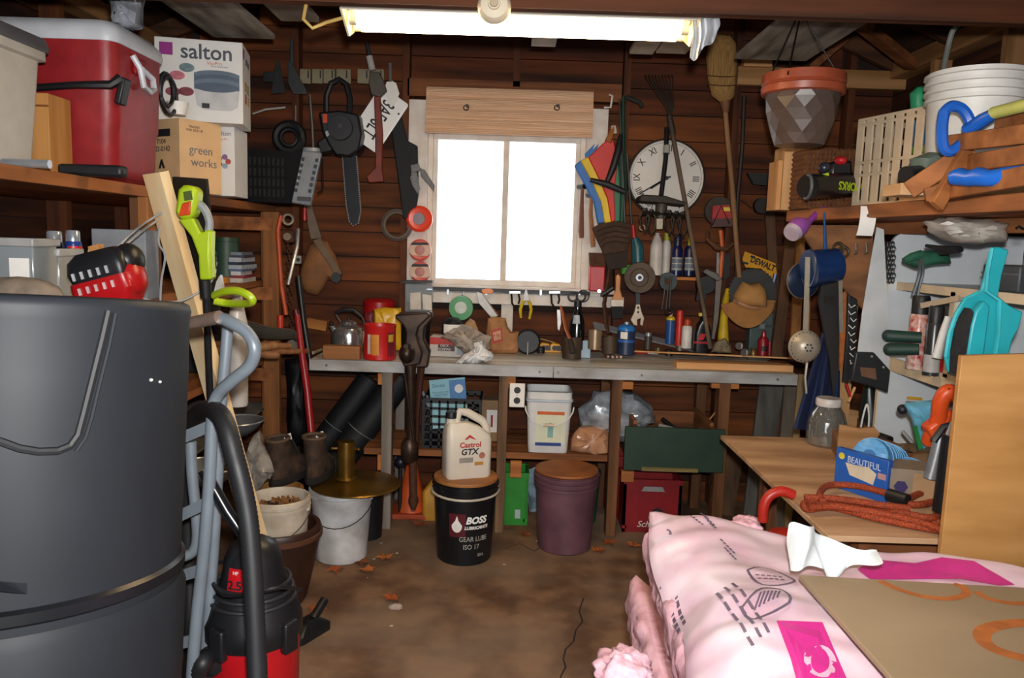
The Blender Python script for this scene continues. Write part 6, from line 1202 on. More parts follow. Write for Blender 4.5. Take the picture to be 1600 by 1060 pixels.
# ---- lime string trimmer
tr = T('string_trimmer', 'lime green and black string trimmer leaning on the shelf', 'string trimmer', 305, 400, 2.68); LIME = M('a9c41e', .4, var=.1); Yt = 2.62
MB(tr).trace([(277, 296), (285, 289), (298, 289), (307, 297), (305, 318), (300, 338), (292, 342), (280, 343), (272, 332)], Yt-.03, .07).build('rear_housing', LIME, tr, bev=.012)
MB(tr).trace([(284, 318), (297, 314), (296, 336), (278, 338)], Yt-.038, .01).build('trigger', M('d2421c', .4), tr, bev=.003)
MB(tr).trace([(286, 300), (298, 298), (300, 312), (288, 314)], Yt-.036, .008).build('grip_recess', M('4a5a14', .6), tr)
MB(tr).trace([(277, 343), (300, 340), (312, 365), (326, 358), (329, 362), (328, 400), (330, 437), (311, 438), (309, 400), (298, 370)], Yt-.02, .05).build('body_tube', LIME, tr, bev=.008)
MB(tr).tube(smooth(P((303, 315, Yt+.01), (318, 325, Yt+.01), (327, 345, Yt+.01), (326, 362, Yt+.01))), .014, 8).build('rear_loop', M('8f9498', .5), tr)
MB(tr).tube(P((320, 437, Yt), (322, 465, Yt+.01)), .019, 12).build('shaft_collar', BLACK, tr); MB(tr).tube(P((322, 462, Yt+.01), (326, 560, Yt+.06), (332, 700, Yt+.14)), .012, 10).build('shaft', metal('3a3c40', .3), tr)
MB(tr).tube(smooth(P((334, 462, Yt+.02), (350, 456, Yt-.02), (372, 455, Yt-.05), (390, 463, Yt-.06), (394, 472, Yt-.05), (380, 475, Yt), (355, 474, Yt+.05), (334, 470, Yt+.04))), .013, 8).build('front_loop', LIME, tr)
MB(tr).trace([(344, 430), (348, 452), (344, 462), (333, 460), (338, 440)], Yt, .02).build('clear_guard', M('b5b2ac', .3), tr)
MB().bar(at(297, 278, 2.75), at(322, 520, 2.85), .15, .012, (-.4, -1, 0)).build('black_board', M('17120f', .6), None, 'black painted board standing behind the lime trimmer', 'board')
# ================================================================== shop vacuum
Yv = 2.14; vx = at(397, 1000, Yv).x
sv = thing('shop_vacuum', 'red and black shop vacuum on the floor at left', 'vacuum', (vx, Yv, 0))
VB = M('1a1b1e', .4, var=.25); VR = M('b0141c', .35, var=.12); zv = lambda y: at(397, y, Yv).z; R_ = wpx(73, Yv)
MB().lathe([(0, .06), (R_*.85, .06), (R_*.95, .08), (R_, zv(985)), (0, zv(985))], n=40).build('tank', VR, sv)
MB().lathe([(R_*.98, zv(992)), (R_*1.06, zv(984)), (R_*1.06, zv(962)), (R_*1.0, zv(952)), (R_*.93, zv(935)), (R_*.75, zv(915)), (0, zv(910))], n=40).build('lid', VB, sv)
MB().lathe([(R_*.78, zv(920)), (R_*.72, zv(905)), (R_*.66, zv(890)), (R_*.62, zv(870)), (R_*.5, zv(850)), (R_*.25, zv(840)), (0, zv(838))], n=32).build('motor_dome', VB, sv)
for k, y in enumerate((905, 918, 930)): MB().torus((0, 0, zv(y)), R_*(.79+.06*k), .006, 'z', 36, 6).build('cord_wrap', M('26272b', .5), sv)
aa = math.atan2(-Yv, -vx)
arcpatch(R_*.725, aa-.85, aa-.3, zv(904), zv(872), r1=R_*.65).build('badge', M('c01620', .35), sv); text('2.5', .035, INK, sv, (aa-.57, 0, zv(896)), bend=R_*.715, bold=.001); text('HP', .014, WHITE, sv, (aa-.57, 0, zv(878)), bend=R_*.675)
for s in (-.75, .75):
    a = aa+s; p = Vector((R_*1.07*math.cos(a), R_*1.07*math.sin(a), zv(975))); MB().box(p, (.05, .025, .09), (0, 0, a+PI/2)).build('latch', VB, sv, bev=.006)
text('5', .12, M('d9c9c4', .5), sv, (aa-.72, 0, zv(1072)), bend=R_*.995, bold=.004); text('GALLON', .04, WHITE, sv, (aa+.2, 0, zv(1085)), bend=R_*.995)
for k in range(4):
    a = aa+.75+k*PI/2; c_ = Vector((R_*.98*math.cos(a), R_*.98*math.sin(a), 0)); MB().box(c_+Vector((0, 0, .075)), (.07, .05, .05), (0, 0, a)).build('caster_arm', VB, sv, bev=.006); MB().tube([c_*1.08+Vector((-.012*math.sin(a), .012*math.cos(a), .03)), c_*1.08-Vector((-.012*math.sin(a), .012*math.cos(a), -.03))], .03, 14).build('caster', BLACK, sv)
p0 = Vector((R_*math.cos(aa-1.0), R_*math.sin(aa-1.0), zv(1005)))
MB().tube([p0*.95, p0*1.15+Vector((0, 0, -.035))], [.035, .032], 16).build('inlet', BLACK, sv)
hose = smooth([MX[sv.name] @ (p0*1.12+Vector((0, 0, -.03))), at(315, 1040, 1.98), at(296, 1075, 2.05), at(300, 1000, 2.3), at(292, 800, 2.35), at(290, 690, 2.25), at(312, 645, 2.1), at(345, 650, 1.92), at(368, 720, 1.86), at(386, 800, 1.84), at(394, 880, 1.82), at(398, 960, 1.80), at(402, 1050, 1.78), at(404, 1130, 1.76), at(408, 1200, 1.74)], 22)
MB(sv).tube(hose, [.0235+.0018*(i % 2) for i in range(len(hose))], 12).build('hose', M('1f2023', .5, var=.2), sv, smooth=60)
MB(sv).tube(P((318, 735, 2.0), (355, 800, 1.98), (398, 862, 1.97)), .016, 10).build('wand', M('15171b', .25), sv)
MB(sv).tube(smooth(P((470, 922, 2.1), (440, 918, 1.98), (400, 926, 1.96), (350, 930, 2.0), (330, 905, 2.1), (330, 885, 2.2), (350, 878, 2.2))), .006, 6).build('power_cord', BLACK, sv)
q = on(492, 992, 0); fn = thing('floor_nozzle', 'black vacuum floor nozzle lying beside the vacuum', 'nozzle', (q.x-.03, q.y, 0), (0, 0, -.5)); MB().add(*loft([rrect(.05, .09, .02, 0), rrect(.05, .09, .02, .03), rrect(.03, .05, .02, .06)])).build('head', VB, fn); MB().tube([(0, .03, .05), (-.02, .12, .09)], .018, 12).build('neck', VB, fn)
# ================================================================== right upper shelf
RZ = 1.755
ur = thing('plank_shelf', 'long rough-sawn upper shelf along the right wall', 'shelf', (1.35, 2.8, RZ-.05))
SR = wood('a9683c', '6e4325', 'y', .75, 10, .5)
fx = lambda y: 1.22+(3.6-y)*.14
for k in range(3):
    a, b = .31*k, .31*(k+1)-.004
    MB(ur).poly([(fx(3.58)+a, 3.58, RZ), (fx(3.58)+b, 3.58, RZ), (fx(1.2)+b, 1.2, RZ), (fx(1.2)+a, 1.2, RZ)], (0, 0, -.05)).build('shelf_board', SR, ur, bev=.003)
MB(ur).poly([(fx(3.5)+.3, 3.5, RZ-.05), (fx(3.5)+.34, 3.5, RZ-.05), (fx(1.3)+.34, 1.3, RZ-.05), (fx(1.3)+.3, 1.3, RZ-.05)], (0, 0, -.05)).build('apron', OLDY, ur, bev=.003)
PW = wood('c9a06c', 'a1774a', 'z', .7, 8, .2)
for y in (2.12, 3.45):
    MB(ur).box((fx(y)+(.10 if y < 3 else .25), y, (RZ-.12)/2), (.16 if y < 3 else .05, .05, RZ-.12)).build('post', PW, ur, bev=.003)
MB(ur).tube(P((1588, 357, 2.09), (1592, 354, 2.08), (1598, 358, 2.08), (1604, 356, 2.08)), .004, 6).build('nail_hook', IRON, ur)
# block end at the far end
x0, x1, z0_, z1_ = rect(1214, 232, 1257, 328, 3.6); t = thing('wood_box_end', 'upright wood offcut closing the shelf far end', 'offcut', (x0, 3.6, RZ)); MB(t).box(((x0+x1)/2, 3.62, (RZ+z1_)/2), (x1-x0, .14, z1_-RZ)).build('offcut', wood('c39a6e', '98703f', 'z'), t, bev=.003); MB(t).box((x0-.012, 3.62, (RZ+z1_)/2-.03), (.02, .13, z1_-RZ-.06)).build('side_strip', PINEZ, t, bev=.002)
# hanging planter
hpq = at(1248, 228, 3.05); t = thing('hanging_planter', 'brown plastic planter with terracotta rim hanging from the roof', 'planter', (hpq.x, 3.05, hpq.z))
PB = M('51423c', .35, 0, .2, 5); z_ = lambda y: at(1248, y, 3.05).z-hpq.z; W_ = lambda n: wpx(n, 3.05)
rg = []
for k, (r_, y) in enumerate([(36, 228), (41, 212), (47, 194), (51, 176), (54, 158), (55, 140)]): rg.append([(W_(r_)*math.cos(2*PI*(i+.5*(k % 2))/12), W_(r_)*math.sin(2*PI*(i+.5*(k % 2))/12), z_(y)) for i in range(12)])
vs = [p for r_ in rg for p in r_]; fs = [tuple(range(12))[::-1]]
for k in range(5):
    for i in range(12):
        a, b, c_, d = k*12+i, k*12+(i+1) % 12, (k+1)*12+i, (k+1)*12+(i+1) % 12
        fs += [(a, b, c_), (b, d, c_)] if k % 2 == 0 else [(a, d, c_), (a, b, d)]
MB().add(vs, fs).build('pot', PB, t, smooth=0)
MB().lathe([(W_(55), z_(150)), (W_(60), z_(148)), (W_(61), z_(138)), (W_(57), z_(136))], n=36).lathe([(W_(57), z_(136)), (W_(61), z_(132)), (W_(60), z_(118)), (W_(56), z_(117)), (W_(54), z_(140))], n=36).build('rim', M('9c4a30', .4), t)
top = at(1252, 5, 3.05)
for s in (-1, 1): MB(t).tube([hpq+Vector((s*W_(55), -.02, z_(128))), Vector((top.x+s*.01, 3.05, 2.45))], .003, 6).build('hanger_wire', IRON, t)
MB(t).tube([hpq+Vector((-W_(40), -.12, z_(128))), Vector((top.x, 3.05, 2.45))], .003, 6).build('hanger_wire', IRON, t)
MB(t).tube([(top.x, 3.05, 2.44), (top.x, 2.85, 2.47), (top.x, 2.64, 2.465)], .005, 6).build('hook', IRON, t)
# wicker basket, leaf blower, crate
wq = at(1300, 290, 3.45); t = thing('wicker_basket', 'brown wicker basket at the shelf far end', 'basket', (wq.x, 3.46, RZ)); WK = M('7a4a22', .7, 0, .5, 40, .4)
hb = at(1300, 234, 3.4).z-RZ
for k in range(12): MB().add(*loft([rrect(.15, .09, .03, hb*k/12), rrect(.156, .096, .03, hb*(k+.5)/12), rrect(.15, .09, .03, hb*(k+.95)/12)], False)).build('woven_row', WK, t)
m = MB()
for i in range(18): m.box((-.145+.29*i/17, -.097, hb/2), (.006, .006, hb))
m.build('stake', M('5a3418', .7), t, smooth=0); MB().add(*loft([rrect(.145, .085, .03, .005), rrect(.1, .05, .03, .006)])).build('bottom', WK, t)
bq = at(1272, 290, 3.12); t = thing('leaf_blower', 'black leaf blower tube with lime lettering on the shelf', 'leaf blower', (bq.x, 3.12, RZ)); zb = bq.z-RZ
BBK = M('141518', .35)
MB(t).tube(P((1262, 292, 3.05), (1300, 290, 3.15), (1345, 287, 3.3)), [W_(19), W_(19), W_(20)], 24).build('tube', BBK, t); MB(t).torus(at(1261.5, 292, 3.048), W_(18), .006, 'x', 24, 8).build('nozzle_ring', M('55575c', .4), t)
MB(t).trace([(1278, 274), (1294, 270), (1296, 274), (1278, 278)], 3.08, .03).build('lime_trim', M('a9c41e', .4), t)
text('WORKS', .045, M('b5d21e', .4), t, tuple(at(1311, 292, 3.18)+Vector((.57, -.82, 0))*.052-Vector((bq.x, 3.12, RZ))), (PI/2, PI, .6), bold=.001)
MB(t).ball(at(1313, 251, 3.2), (.025, .03, .018), 12, 8).build('red_cap', M('c02028', .4), t); MB(t).ball(at(1288, 262, 3.15), .022, 12, 8).build('knob', M('2a2f3a', .3), t); MB(t).trace([(1300, 252), (1332, 250), (1334, 284), (1296, 284)], 3.2, .1).build('motor_housing', BBK, t, bev=.012)
# beige crate tilted
def beige():
    q = at(1388, 318, 2.92); t = thing('slatted_crate', 'beige slatted plastic crate on the right shelf', 'crate', (1.53, 3.04, RZ), (0, 0, -1.28)); B_ = M('cdb698', .5, var=.12)
    W2, H2, D2 = .38, .345, .26
    for s, nm in ((-1, 'front_panel'), (1, 'back_panel')):
        y = s*D2/2
        m = MB()
        for z in (.012, H2*.36, H2*.5, H2*.92, H2*.985): m.box((0, y, z), (W2, .01, .012))
        m.build(nm, B_, t, bev=.002)
        for k in range(8): MB().box((-W2/2+.014+k*(W2-.028)/7, y, H2/2), (.036, .008, H2)).build('slat', B_, t, bev=.002)
    for s in (-1, 1):
        for z in (.02, H2*.45, H2*.78, H2*.975): MB().box((s*W2/2, 0, z), (.01, D2, .022)).build('side_rail', B_, t, bev=.002)
        for y in (-.5, -.17, .17, .5): MB().box((s*W2/2, y*(D2-.02), H2/2), (.01, .02, H2)).build('slat', B_, t, bev=.002)
    MB().box((0, 0, .006), (W2, D2, .01)).build('bottom', B_, t)
    return t
beige()
# toys in crate
t = thing('plastic_toy', 'green plastic animal toy peeking above the beige crate', 'toy', at(1438, 180, 3.05), group='toys in the beige crate'); MB(t).tpuff([(1424, 172), (1423, 145), (1432, 136), (1444, 134), (1452, 142), (1450, 178), (1436, 182)], 3.05, .03).build('green_toy', M('2f9a6a', .5, var=.3, scale=30), t); MB(t).trace([(1424, 172), (1430, 166), (1448, 180), (1446, 190)], 3.04, .03).build('orange_wing', M('c98a2a', .5), t)
for lb, h, pts in (('bright blue plastic toy block in the beige crate', '2a78b0', [(1430, 188), (1450, 186), (1450, 226), (1432, 228)]), ('lime green toy block at the crate bottom', '7ab02a', [(1428, 228), (1446, 226), (1446, 238), (1430, 240)]), ('small pink toy beside the white shelf pail', 'd86a7a', [(1442, 218), (1447, 214), (1452, 218), (1451, 226), (1443, 227)])): MB().trace(pts, 3.03, .06).build('plastic_toy', M(h, .5), None, lb, 'toy', 'toys in the beige crate', bev=.006)
# white pail stack
wq2 = at(1518, 270, 2.62); BXT = 1.83; t = pail('white_pail', 'white ribbed pail on the right shelf behind the wooden frame', 'pail', (wq2.x, 2.64, BXT), at(1518, 113, 2.62).z-BXT, .128, .148, M('d6d3cd', .45, 0, .15, 8), 4)
MB().box((0, 0, (BXT-RZ)/2), (.34, .3, BXT-RZ)).build('wood_crate', PINEY, None, 'low pine box under the white shelf pail', 'box', loc=(wq2.x+.02, 2.64, RZ), bev=.003)
# green tote lid, flashlight, grey-green
t = thing('green_case', 'grey-green soft case behind the wooden frame', 'case', (at(1440, 265, 2.6).x, 2.55, RZ)); MB(t).puff([at(1428, 270, 2.55), at(1424, 248, 2.55), at(1450, 238, 2.55), at(1475, 240, 2.55), at(1480, 262, 2.55)], .05).build('case', M('5d6a5e', .6), t)
t = thing('torch', 'black flashlight lying at the crate foot', 'flashlight', (at(1428, 275, 2.5).x, 2.5, RZ)); MB(t).tube(P((1415, 274, 2.48), (1430, 272, 2.5), (1445, 268, 2.56)), [.028, .026, .02], 14).build('barrel', BLACK, t); MB(t).tube(P((1440, 270, 2.53), (1444, 269, 2.545)), .024, 12).build('ring', STEEL, t)
MB().box((0, 0, .018), (.10, .12, .036)).build('wood_block', wood('dcb48a', 'bb8f62', 'y'), None, 'pale pine block at the foot of beige crate', 'block', loc=(at(1430, 300, 2.45).x, 2.5, RZ), bev=.002)
# wooden folding frame (chair) lying on the shelf
fr = thing('folding_chair', 'folded wooden chair frame lying on the right shelf', 'folding chair', (at(1500, 290, 2.3).x, 2.3, RZ))
FW = wood('a8693a', '7a4823', 'x')
for nm, a, b, w_, th in (('rail', (1483, 225, 2.40), (1640, 205, 1.98), .05, .022), ('rail', (1500, 258, 2.38), (1640, 236, 1.95), .05, .022), ('rail', (1472, 300, 2.36), (1640, 268, 1.90), .05, .022), ('cross_leg', (1420, 298, 2.44), (1520, 232, 2.36), .055, .024), ('cross_leg', (1512, 235, 2.33), (1462, 322, 2.30), .045, .022), ('strut', (1445, 305, 2.33), (1540, 285, 2.28), .04, .02), ('rail', (1560, 190, 2.35), (1640, 178, 2.1), .05, .022)):
    MB(fr).bar(at(*a), at(*b), th, w_, (0, 0, 1)).build(nm, FW, fr, bev=.003)
# blue D-handle tool, blue saw handle, lime pole
t = T('snow_shovel', 'blue plastic D-grip of a snow shovel on the shelf', 'shovel', 1500, 205, 2.34)
MB(t).tube(smooth(P((1475, 175, 2.34), (1487, 166, 2.34), (1503, 170, 2.34), (1514, 186, 2.34), (1516, 205, 2.34), (1505, 222, 2.34), (1486, 236, 2.34), (1474, 230, 2.34), (1472, 200, 2.34), (1475, 175, 2.34)))[:-1], .016, 8, True).build('d_grip', M('1e5cb8', .35, var=.1), t); MB(t).tube(P((1510, 205, 2.34), (1535, 188, 2.3), (1556, 176, 2.26)), [.02, .02, .016], 10).build('socket', M('1e5cb8', .35), t); MB(t).tube(P((1552, 177, 2.27), (1600, 165, 2.15), (1660, 150, 2.02)), .018, 10).build('shaft', M('c3c46a', .45), t)
t = T('blue_handle_saw', 'blue wavy hand grip lying along the shelf front', 'grip', 1540, 280, 2.12); MB(t).tube(P((1488, 278, 2.22), (1500, 276, 2.20), (1515, 279, 2.17), (1530, 276, 2.14), (1548, 279, 2.11), (1570, 276, 2.08), (1640, 268, 2.0)), [.02, .025, .022, .026, .022, .025, .024], 10).build('grip', M('1f66c9', .35, var=.1), t); MB(t).tube(P((1560, 262, 2.25), (1640, 245, 2.1)), .012, 8).build('teal_rod', M('2a8f96', .4), t)
# hose/cord hanging from rafter behind pail
MB().tube(smooth(P((1498, 38, 3.0), (1488, 50, 3.0), (1480, 80, 3.0), (1474, 112, 2.95), (1470, 150, 2.9))), .01, 8).build('grey_hose', M('7c7f78', .5), None, 'grey hose hanging from the roof behind the white pail', 'hose')
# nozzle wand purple, paper tag
t = T('watering_wand', 'purple watering nozzle with blue collar on the shelf edge', 'watering wand', 1270, 345, 3.35); MB(t).tube(smooth(P((1262, 350, 3.3), (1272, 338, 3.32), (1285, 328, 3.36), (1302, 322, 3.42))), .013, 10).build('neck', M('8a3a9a', .4), t); MB(t).tube(P((1240, 362, 3.25), (1248, 354, 3.27), (1262, 348, 3.3)), [.04, .042, .018], 16).build('rose', M('a35ab0', .4), t); MB(t).tube(P((1236, 366, 3.24), (1240, 362, 3.25)), [.034, .04], 16).build('rose_face', M('b9a9b8', .5), t); MB(t).tube(P((1298, 323, 3.41), (1316, 316, 3.46)), .02, 12).build('collar', M('2a3a9a', .4), t); MB(t).tube(P((1314, 317, 3.45), (1332, 314, 3.5)), .016, 10).build('brass_end', M('a8742f', .4, .5), t)
t = T('paper_tag', 'white instruction leaflet hanging from the shelf edge', 'leaflet', 1354, 345, 2.98); MB(t).grid(2, 10, lambda u, v: at(1345+25*u-7*v*v, 322+46*v+1*u, 2.96-.02*math.sin(v*3)), (0, -.0015, 0)).build('leaf', PAPER, t); MB(t).tpuff([(1352, 346), (1354, 336), (1357, 334), (1360, 344), (1358, 350)], 2.945, .003, .001).build('printed_picture', M('5a5658', .6), t)
# ================================================================== right lower: white cabinet
cx0, cY0, cY1, cz0, cz1 = 1.54, 2.30, 3.22, .751, 1.66
cab = thing('white_cabinet', 'open white melamine shelf unit on the right', 'cabinet', (cx0, cY0, cz0)); MEL = M('c6cdd2', .4, var=.06); EDG = M('d8c4a6', .5, var=.12)
pts = [(cx0, cY1, cz0), (2.08, cY1, cz0), (2.08, cY1, cz1)] + [(cx0+.05-.05*math.sin(i*PI/10), cY1, cz1-.05+.05*math.cos(i*PI/10)) for i in range(6)]
MB(cab).poly(pts, (0, .016, 0)).build('end_panel', MEL, cab, smooth=0); MB(cab).box((2.09, (cY0+cY1)/2, (cz0+cz1)/2), (.012, cY1-cY0, cz1-cz0)).build('back_panel', MEL, cab)
MB(cab).box((cx0-.003, cY1+.008, (cz0+cz1-.05)/2), (.006, .018, cz1-.05-cz0)).build('edge_strip', EDG, cab)
for z in (1.46, 1.135): MB(cab).box(((cx0+.04+2.085)/2, (cY0+cY1)/2, z-.009), (2.085-cx0-.04, cY1-cY0, .018)).build('shelf', MEL, cab); MB(cab).box((cx0+.037, (cY0+cY1)/2, z-.014), (.008, cY1-cY0, .032 if z > 1.4 else .055)).build('edge_strip', EDG, cab)
MB(cab).box(((cx0+.04+2.085)/2, 2.80, 1.29), (2.085-cx0-.04, .018, .31)).build('divider', MEL, cab); MB(cab).box((cx0+.037, 2.80, 1.29), (.008, .03, .31)).build('edge_strip', EDG, cab)
MB(cab).box(((cx0+2.085)/2, cY0, (cz0+cz1)/2), (2.085-cx0, .016, cz1-cz0)).build('end_panel', MEL, cab)
# on it
CZ = 1.46
t = thing('green_gloves', 'green cloth garden gloves on the cabinet top shelf', 'gloves', (1.62, 3.0, CZ)); GG = M('1d5a42', .8, 0, .3, 20, .3)
MB(t).tpuff([(1412, 412), (1418, 400), (1435, 392), (1460, 392), (1480, 396), (1484, 412), (1455, 414), (1430, 420)], 2.95, .05).build('glove', GG, t); MB(t).tube(P((1412, 408, 2.9), (1424, 402, 2.9), (1440, 398, 2.9)), [.012, .016, .018], 8).build('finger', GG, t)
t = T('long_pliers', 'long nose pliers hanging from the cabinet shelf', 'pliers', 1437, 405, 2.92)
for dx in (0, 5): MB(t).tube(smooth(P((1438+dx*.5, 402, 2.9), (1437+dx, 425, 2.88), (1432+dx*1.0, 445, 2.88), (1426+dx*1.6, 462, 2.88))), .006, 6).build('arm', metal('6e7276', .35), t)
t = thing('grey_drill_case', 'dark grey plastic case on the cabinet top shelf', 'case', (1.72, 2.62, CZ)); MB().box((0, 0, .045), (.2, .2, .09)).build('case', M('3d4045', .5), t, bev=.008); MB().box((-.101, 0, .06), (.004, .2, .006)).build('seam', M('5a5e64', .5), t)
crumple('plastic_wrap', 'bundle of milky plastic wrap above the grey case', 'bag', [(1446, 346), (1475, 342), (1540, 344), (1572, 350), (1570, 378), (1530, 380), (1475, 376), (1455, 364)], 2.66, .07, M('b9b2aa', .35, 0, .25, 12, .3, None, '8d857c'), 51, .01)
t = thing('black_shears', 'black handled shears on the cabinet top shelf', 'shears', (1.70, 2.85, CZ)); MB(t).tube(P((1447, 384, 2.85), (1465, 388, 2.8), (1500, 390, 2.7)), [.006, .01, .012], 8).build('blade', BLACK, t); MB(t).tube(P((1470, 395, 2.8), (1502, 390, 2.7)), .01, 8).build('grip', BLACK, t)
C2 = 1.135
def cabcan(lab, px, Y, hw, pyt, mt, capmt, lblmt=None):
    q = at(px, 500, Y); t = thing('spray_can', lab, 'spray can', (q.x, Y, C2), group='spray cans in the white cabinet'); R0 = wpx(hw, Y); h_ = at(px, pyt, Y).z-C2; aa = math.atan2(-Y, -q.x)
    MB().lathe([(0, 0), (R0, 0), (R0, h_*.72), (R0*.88, h_*.76), (0, h_*.77)], n=24).build('body', mt, t); MB().lathe([(R0*.92, h_*.75), (R0*.92, h_*.97), (R0*.8, h_), (0, h_)], n=20).build('cap', capmt, t)
    if lblmt: arcpatch(R0+.001, aa-1.2, aa+1.2, h_*.05, h_*.3).build('label', lblmt, t)
    return t
cabcan('red and black spray can, rearmost in the white cabinet', 1437, 3.0, 14, 462, M('a31c1e', .3, 0, .5, 40, 0, None, 'd9c8b8'), BLACK); cabcan('black spray can with silver label, front one', 1462, 2.85, 12, 478, M('2c2d30', .3), BLACK, M('a9a9a8', .5)); cabcan('red spray can with black cap beside the black one', 1483, 2.92, 13, 478, M('b5221f', .3), BLACK)
t = thing('white_tube', 'white and red caulk tube leaning in the white cabinet', 'tube', (at(1470, 555, 2.72).x, 2.72, C2)); MB(t).tube(P((1464, 560, 2.72), (1475, 520, 2.72), (1482, 495, 2.72)), [.03, .028, .02], 14, flat=.5).build('tube', WHITE, t); MB(t).tube(P((1478, 555, 2.715), (1481, 500, 2.715)), .006, 6).build('red_stripe', RED, t)
for k, (a, b, lb) in enumerate([((1388, 525, 3.0), (1440, 528, 2.95), 'dark green tool handle, upper of the two'), ((1390, 546, 2.98), (1436, 546, 2.93), 'dark green tool handle, lower of the two')]):
    t = T('tool_grip', lb+' poking from cabinet', 'tool handle', a[0], a[1], a[2], 'green tool handles in the cabinet'); MB(t).tube([at(*a), at(*b)], [.024, .022], 12).build('grip', M('17382f', .6), t); MB(t).ball(at(*a), .024, 10, 8).build('butt', M('14302a', .6), t)
MB().bar(at(1440, 478, 2.9), at(1500, 466, 2.75), .012, .02).build('flat_stick', M('b9a58c', .6), None, 'pale flat stick lying over the spray cans', 'stick')
# teal dustpan with brush
dp = T('dustpan', 'turquoise dustpan hanging on the right post', 'dustpan', 1540, 480, 2.22); TQ = M('1f9aa5', .4, var=.1); Yd = 2.2
MB(dp).trace([(1549, 387), (1562, 386), (1577, 391), (1566, 430), (1560, 463), (1578, 478), (1599, 488), (1592, 514), (1582, 532), (1572, 575), (1540, 586), (1500, 588), (1482, 582), (1477, 560), (1483, 520), (1493, 492), (1506, 468), (1533, 456), (1541, 425)], Yd, .012).build('pan', TQ, dp, bev=.004)
MB(dp).tube(P((1550, 388, Yd-.004), (1543, 425, Yd-.008), (1540, 455, Yd-.012), (1562, 470, Yd-.014), (1560, 520, Yd-.014), (1552, 575, Yd-.012)), .006, 6).tube(P((1533, 456, Yd-.006), (1508, 468, Yd-.012), (1494, 492, Yd-.014), (1484, 520, Yd-.014), (1478, 558, Yd-.012)), .007, 6).build('rim', M('35aeb8', .4), dp)
br = T('hand_brush', 'turquoise hand brush clipped in the dustpan', 'brush', 1530, 520, 2.16); MB(br).trace([(1540, 470), (1548, 480), (1545, 505), (1536, 575), (1508, 578), (1518, 510), (1524, 488), (1534, 475)], 2.15, .03).build('brush_back', TQ, br, bev=.006)
MB(br).trace([(1516, 482), (1522, 488), (1516, 530), (1508, 582), (1492, 586), (1494, 550), (1502, 505)], 2.155, .03).build('bristles', M('1f1a1c', .9, 0, .4, 60, .6), br)
# ---- hanging under the shelf end
bd = MB().poly(P((1245, 352, 3.42), (1364, 352, 3.30), (1364, 500, 3.30), (1345, 480, 3.32), (1290, 420, 3.37)), (0, .018, 0)).build('brace_plate', wood('8a5a33', '5c3a20', 'x'), None, 'brown triangular plywood brace under the shelf end', 'panel', smooth=0)
sp = T('saucepan', 'dark blue enamel saucepan hanging by its handle', 'saucepan', 1285, 415, 3.2); EN = M('16305e', .2, var=.2)
A, B = at(1264, 420, 3.2), at(1307, 414, 3.22); MB(sp).tube([A, B], [wpx(29, 3.2), wpx(26, 3.2)], 28).build('bowl', EN, sp); MB(sp).torus(A, wpx(29, 3.2), .004, 'x', 28, 6).build('rim', M('2a3c5e', .3), sp); MB(sp).tube(P((1290, 390, 3.22), (1289, 360, 3.2), (1288, 332, 3.2)), [.012, .009, .007], 8, flat=.5).build('handle', M('2f5f9a', .25), sp)
li = T('enamel_plate', 'round dark blue enamel lid hanging behind the dipper', 'lid', 1255, 438, 3.32); MB().lathe([(0, .02), (wpx(20, 3.3), .014), (wpx(28, 3.3), .004), (wpx(28, 3.3), 0), (0, 0)], n=36).build('plate', M('1b2740', .25, var=.3), li, rot=(PI/2, 0, .25)); MB().torus((0, 0, 0), wpx(28, 3.3), .004, 'y', 36, 6).build('rim', M('6a5a4a', .4), li, rot=(0, 0, .25))
sk = T('skimmer', 'old perforated skimmer with long pale handle', 'skimmer', 1253, 540, 3.22); MB(sk).trace([(1259, 402), (1266, 402), (1263, 520), (1255, 520)], 3.18, .006).build('handle', metal('b0a692', .4), sk)
R_ = wpx(26, 3.18); SKM = M('a89c8a', .4, .3)
MB().lathe([(0, .05), (R_*.4, .046), (R_*.75, .03), (R_, 0), (R_*.97, 0), (0, .046)], n=32).build('bowl', SKM, sk, loc=(0, -.03, 0), rot=(PI/2, 0, 0))
m = MB()
for ring, n in ((.2, 6), (.42, 12), (.64, 18), (.84, 24)):
    for i in range(n): a = 2*PI*i/n; zz = .05*(1-ring**2)+.0015; m.cyl((R_*ring*math.cos(a), R_*ring*math.sin(a), zz-.002), (R_*ring*math.cos(a), R_*ring*math.sin(a), zz), .0045, n=6)
m.build('perforations', INK, sk, kind='stuff', loc=(0, -.03, 0), rot=(PI/2, 0, 0))
t = T('ring_pair', 'two black and brass rings hanging beside the saucepan', 'ring', 1312, 395, 3.26)
for x, y in ((1310, 388), (1318, 394)): MB(t).torus(at(x, y, 3.24), wpx(8, 3.2), .006, 'y', 20, 6).build('ring', M('4a4028', .5, .4), t)
MB(t).tube(P((1308, 400, 3.24), (1304, 430, 3.24)), .012, 8).build('strap', BLACK, t)
hs = T('hand_saw', 'long hand saw hanging blade up under the shelf', 'hand saw', 1370, 470, 3.08)
MB(hs).trace([(1370, 355), (1381, 359), (1385, 437), (1390, 531), (1389, 580), (1366, 552), (1340, 550), (1347, 490), (1358, 423)], 3.06, .003).build('blade', M('d8dde0', .35, .3, .2, 8), hs, smooth=0)
MB(hs).poly(P((1338, 550, 3.05), (1366, 551, 3.05), (1392, 580, 3.05), (1388, 615, 3.05), (1360, 604, 3.05), (1330, 596, 3.05)), (0, .022, 0)).build('handle', M('1f2124', .45), hs, bev=.005); MB(hs).trace([(1344, 574), (1368, 576), (1370, 594), (1346, 588)], 3.047, .004).build('finger_hole', M('6a4a34', .7), hs)
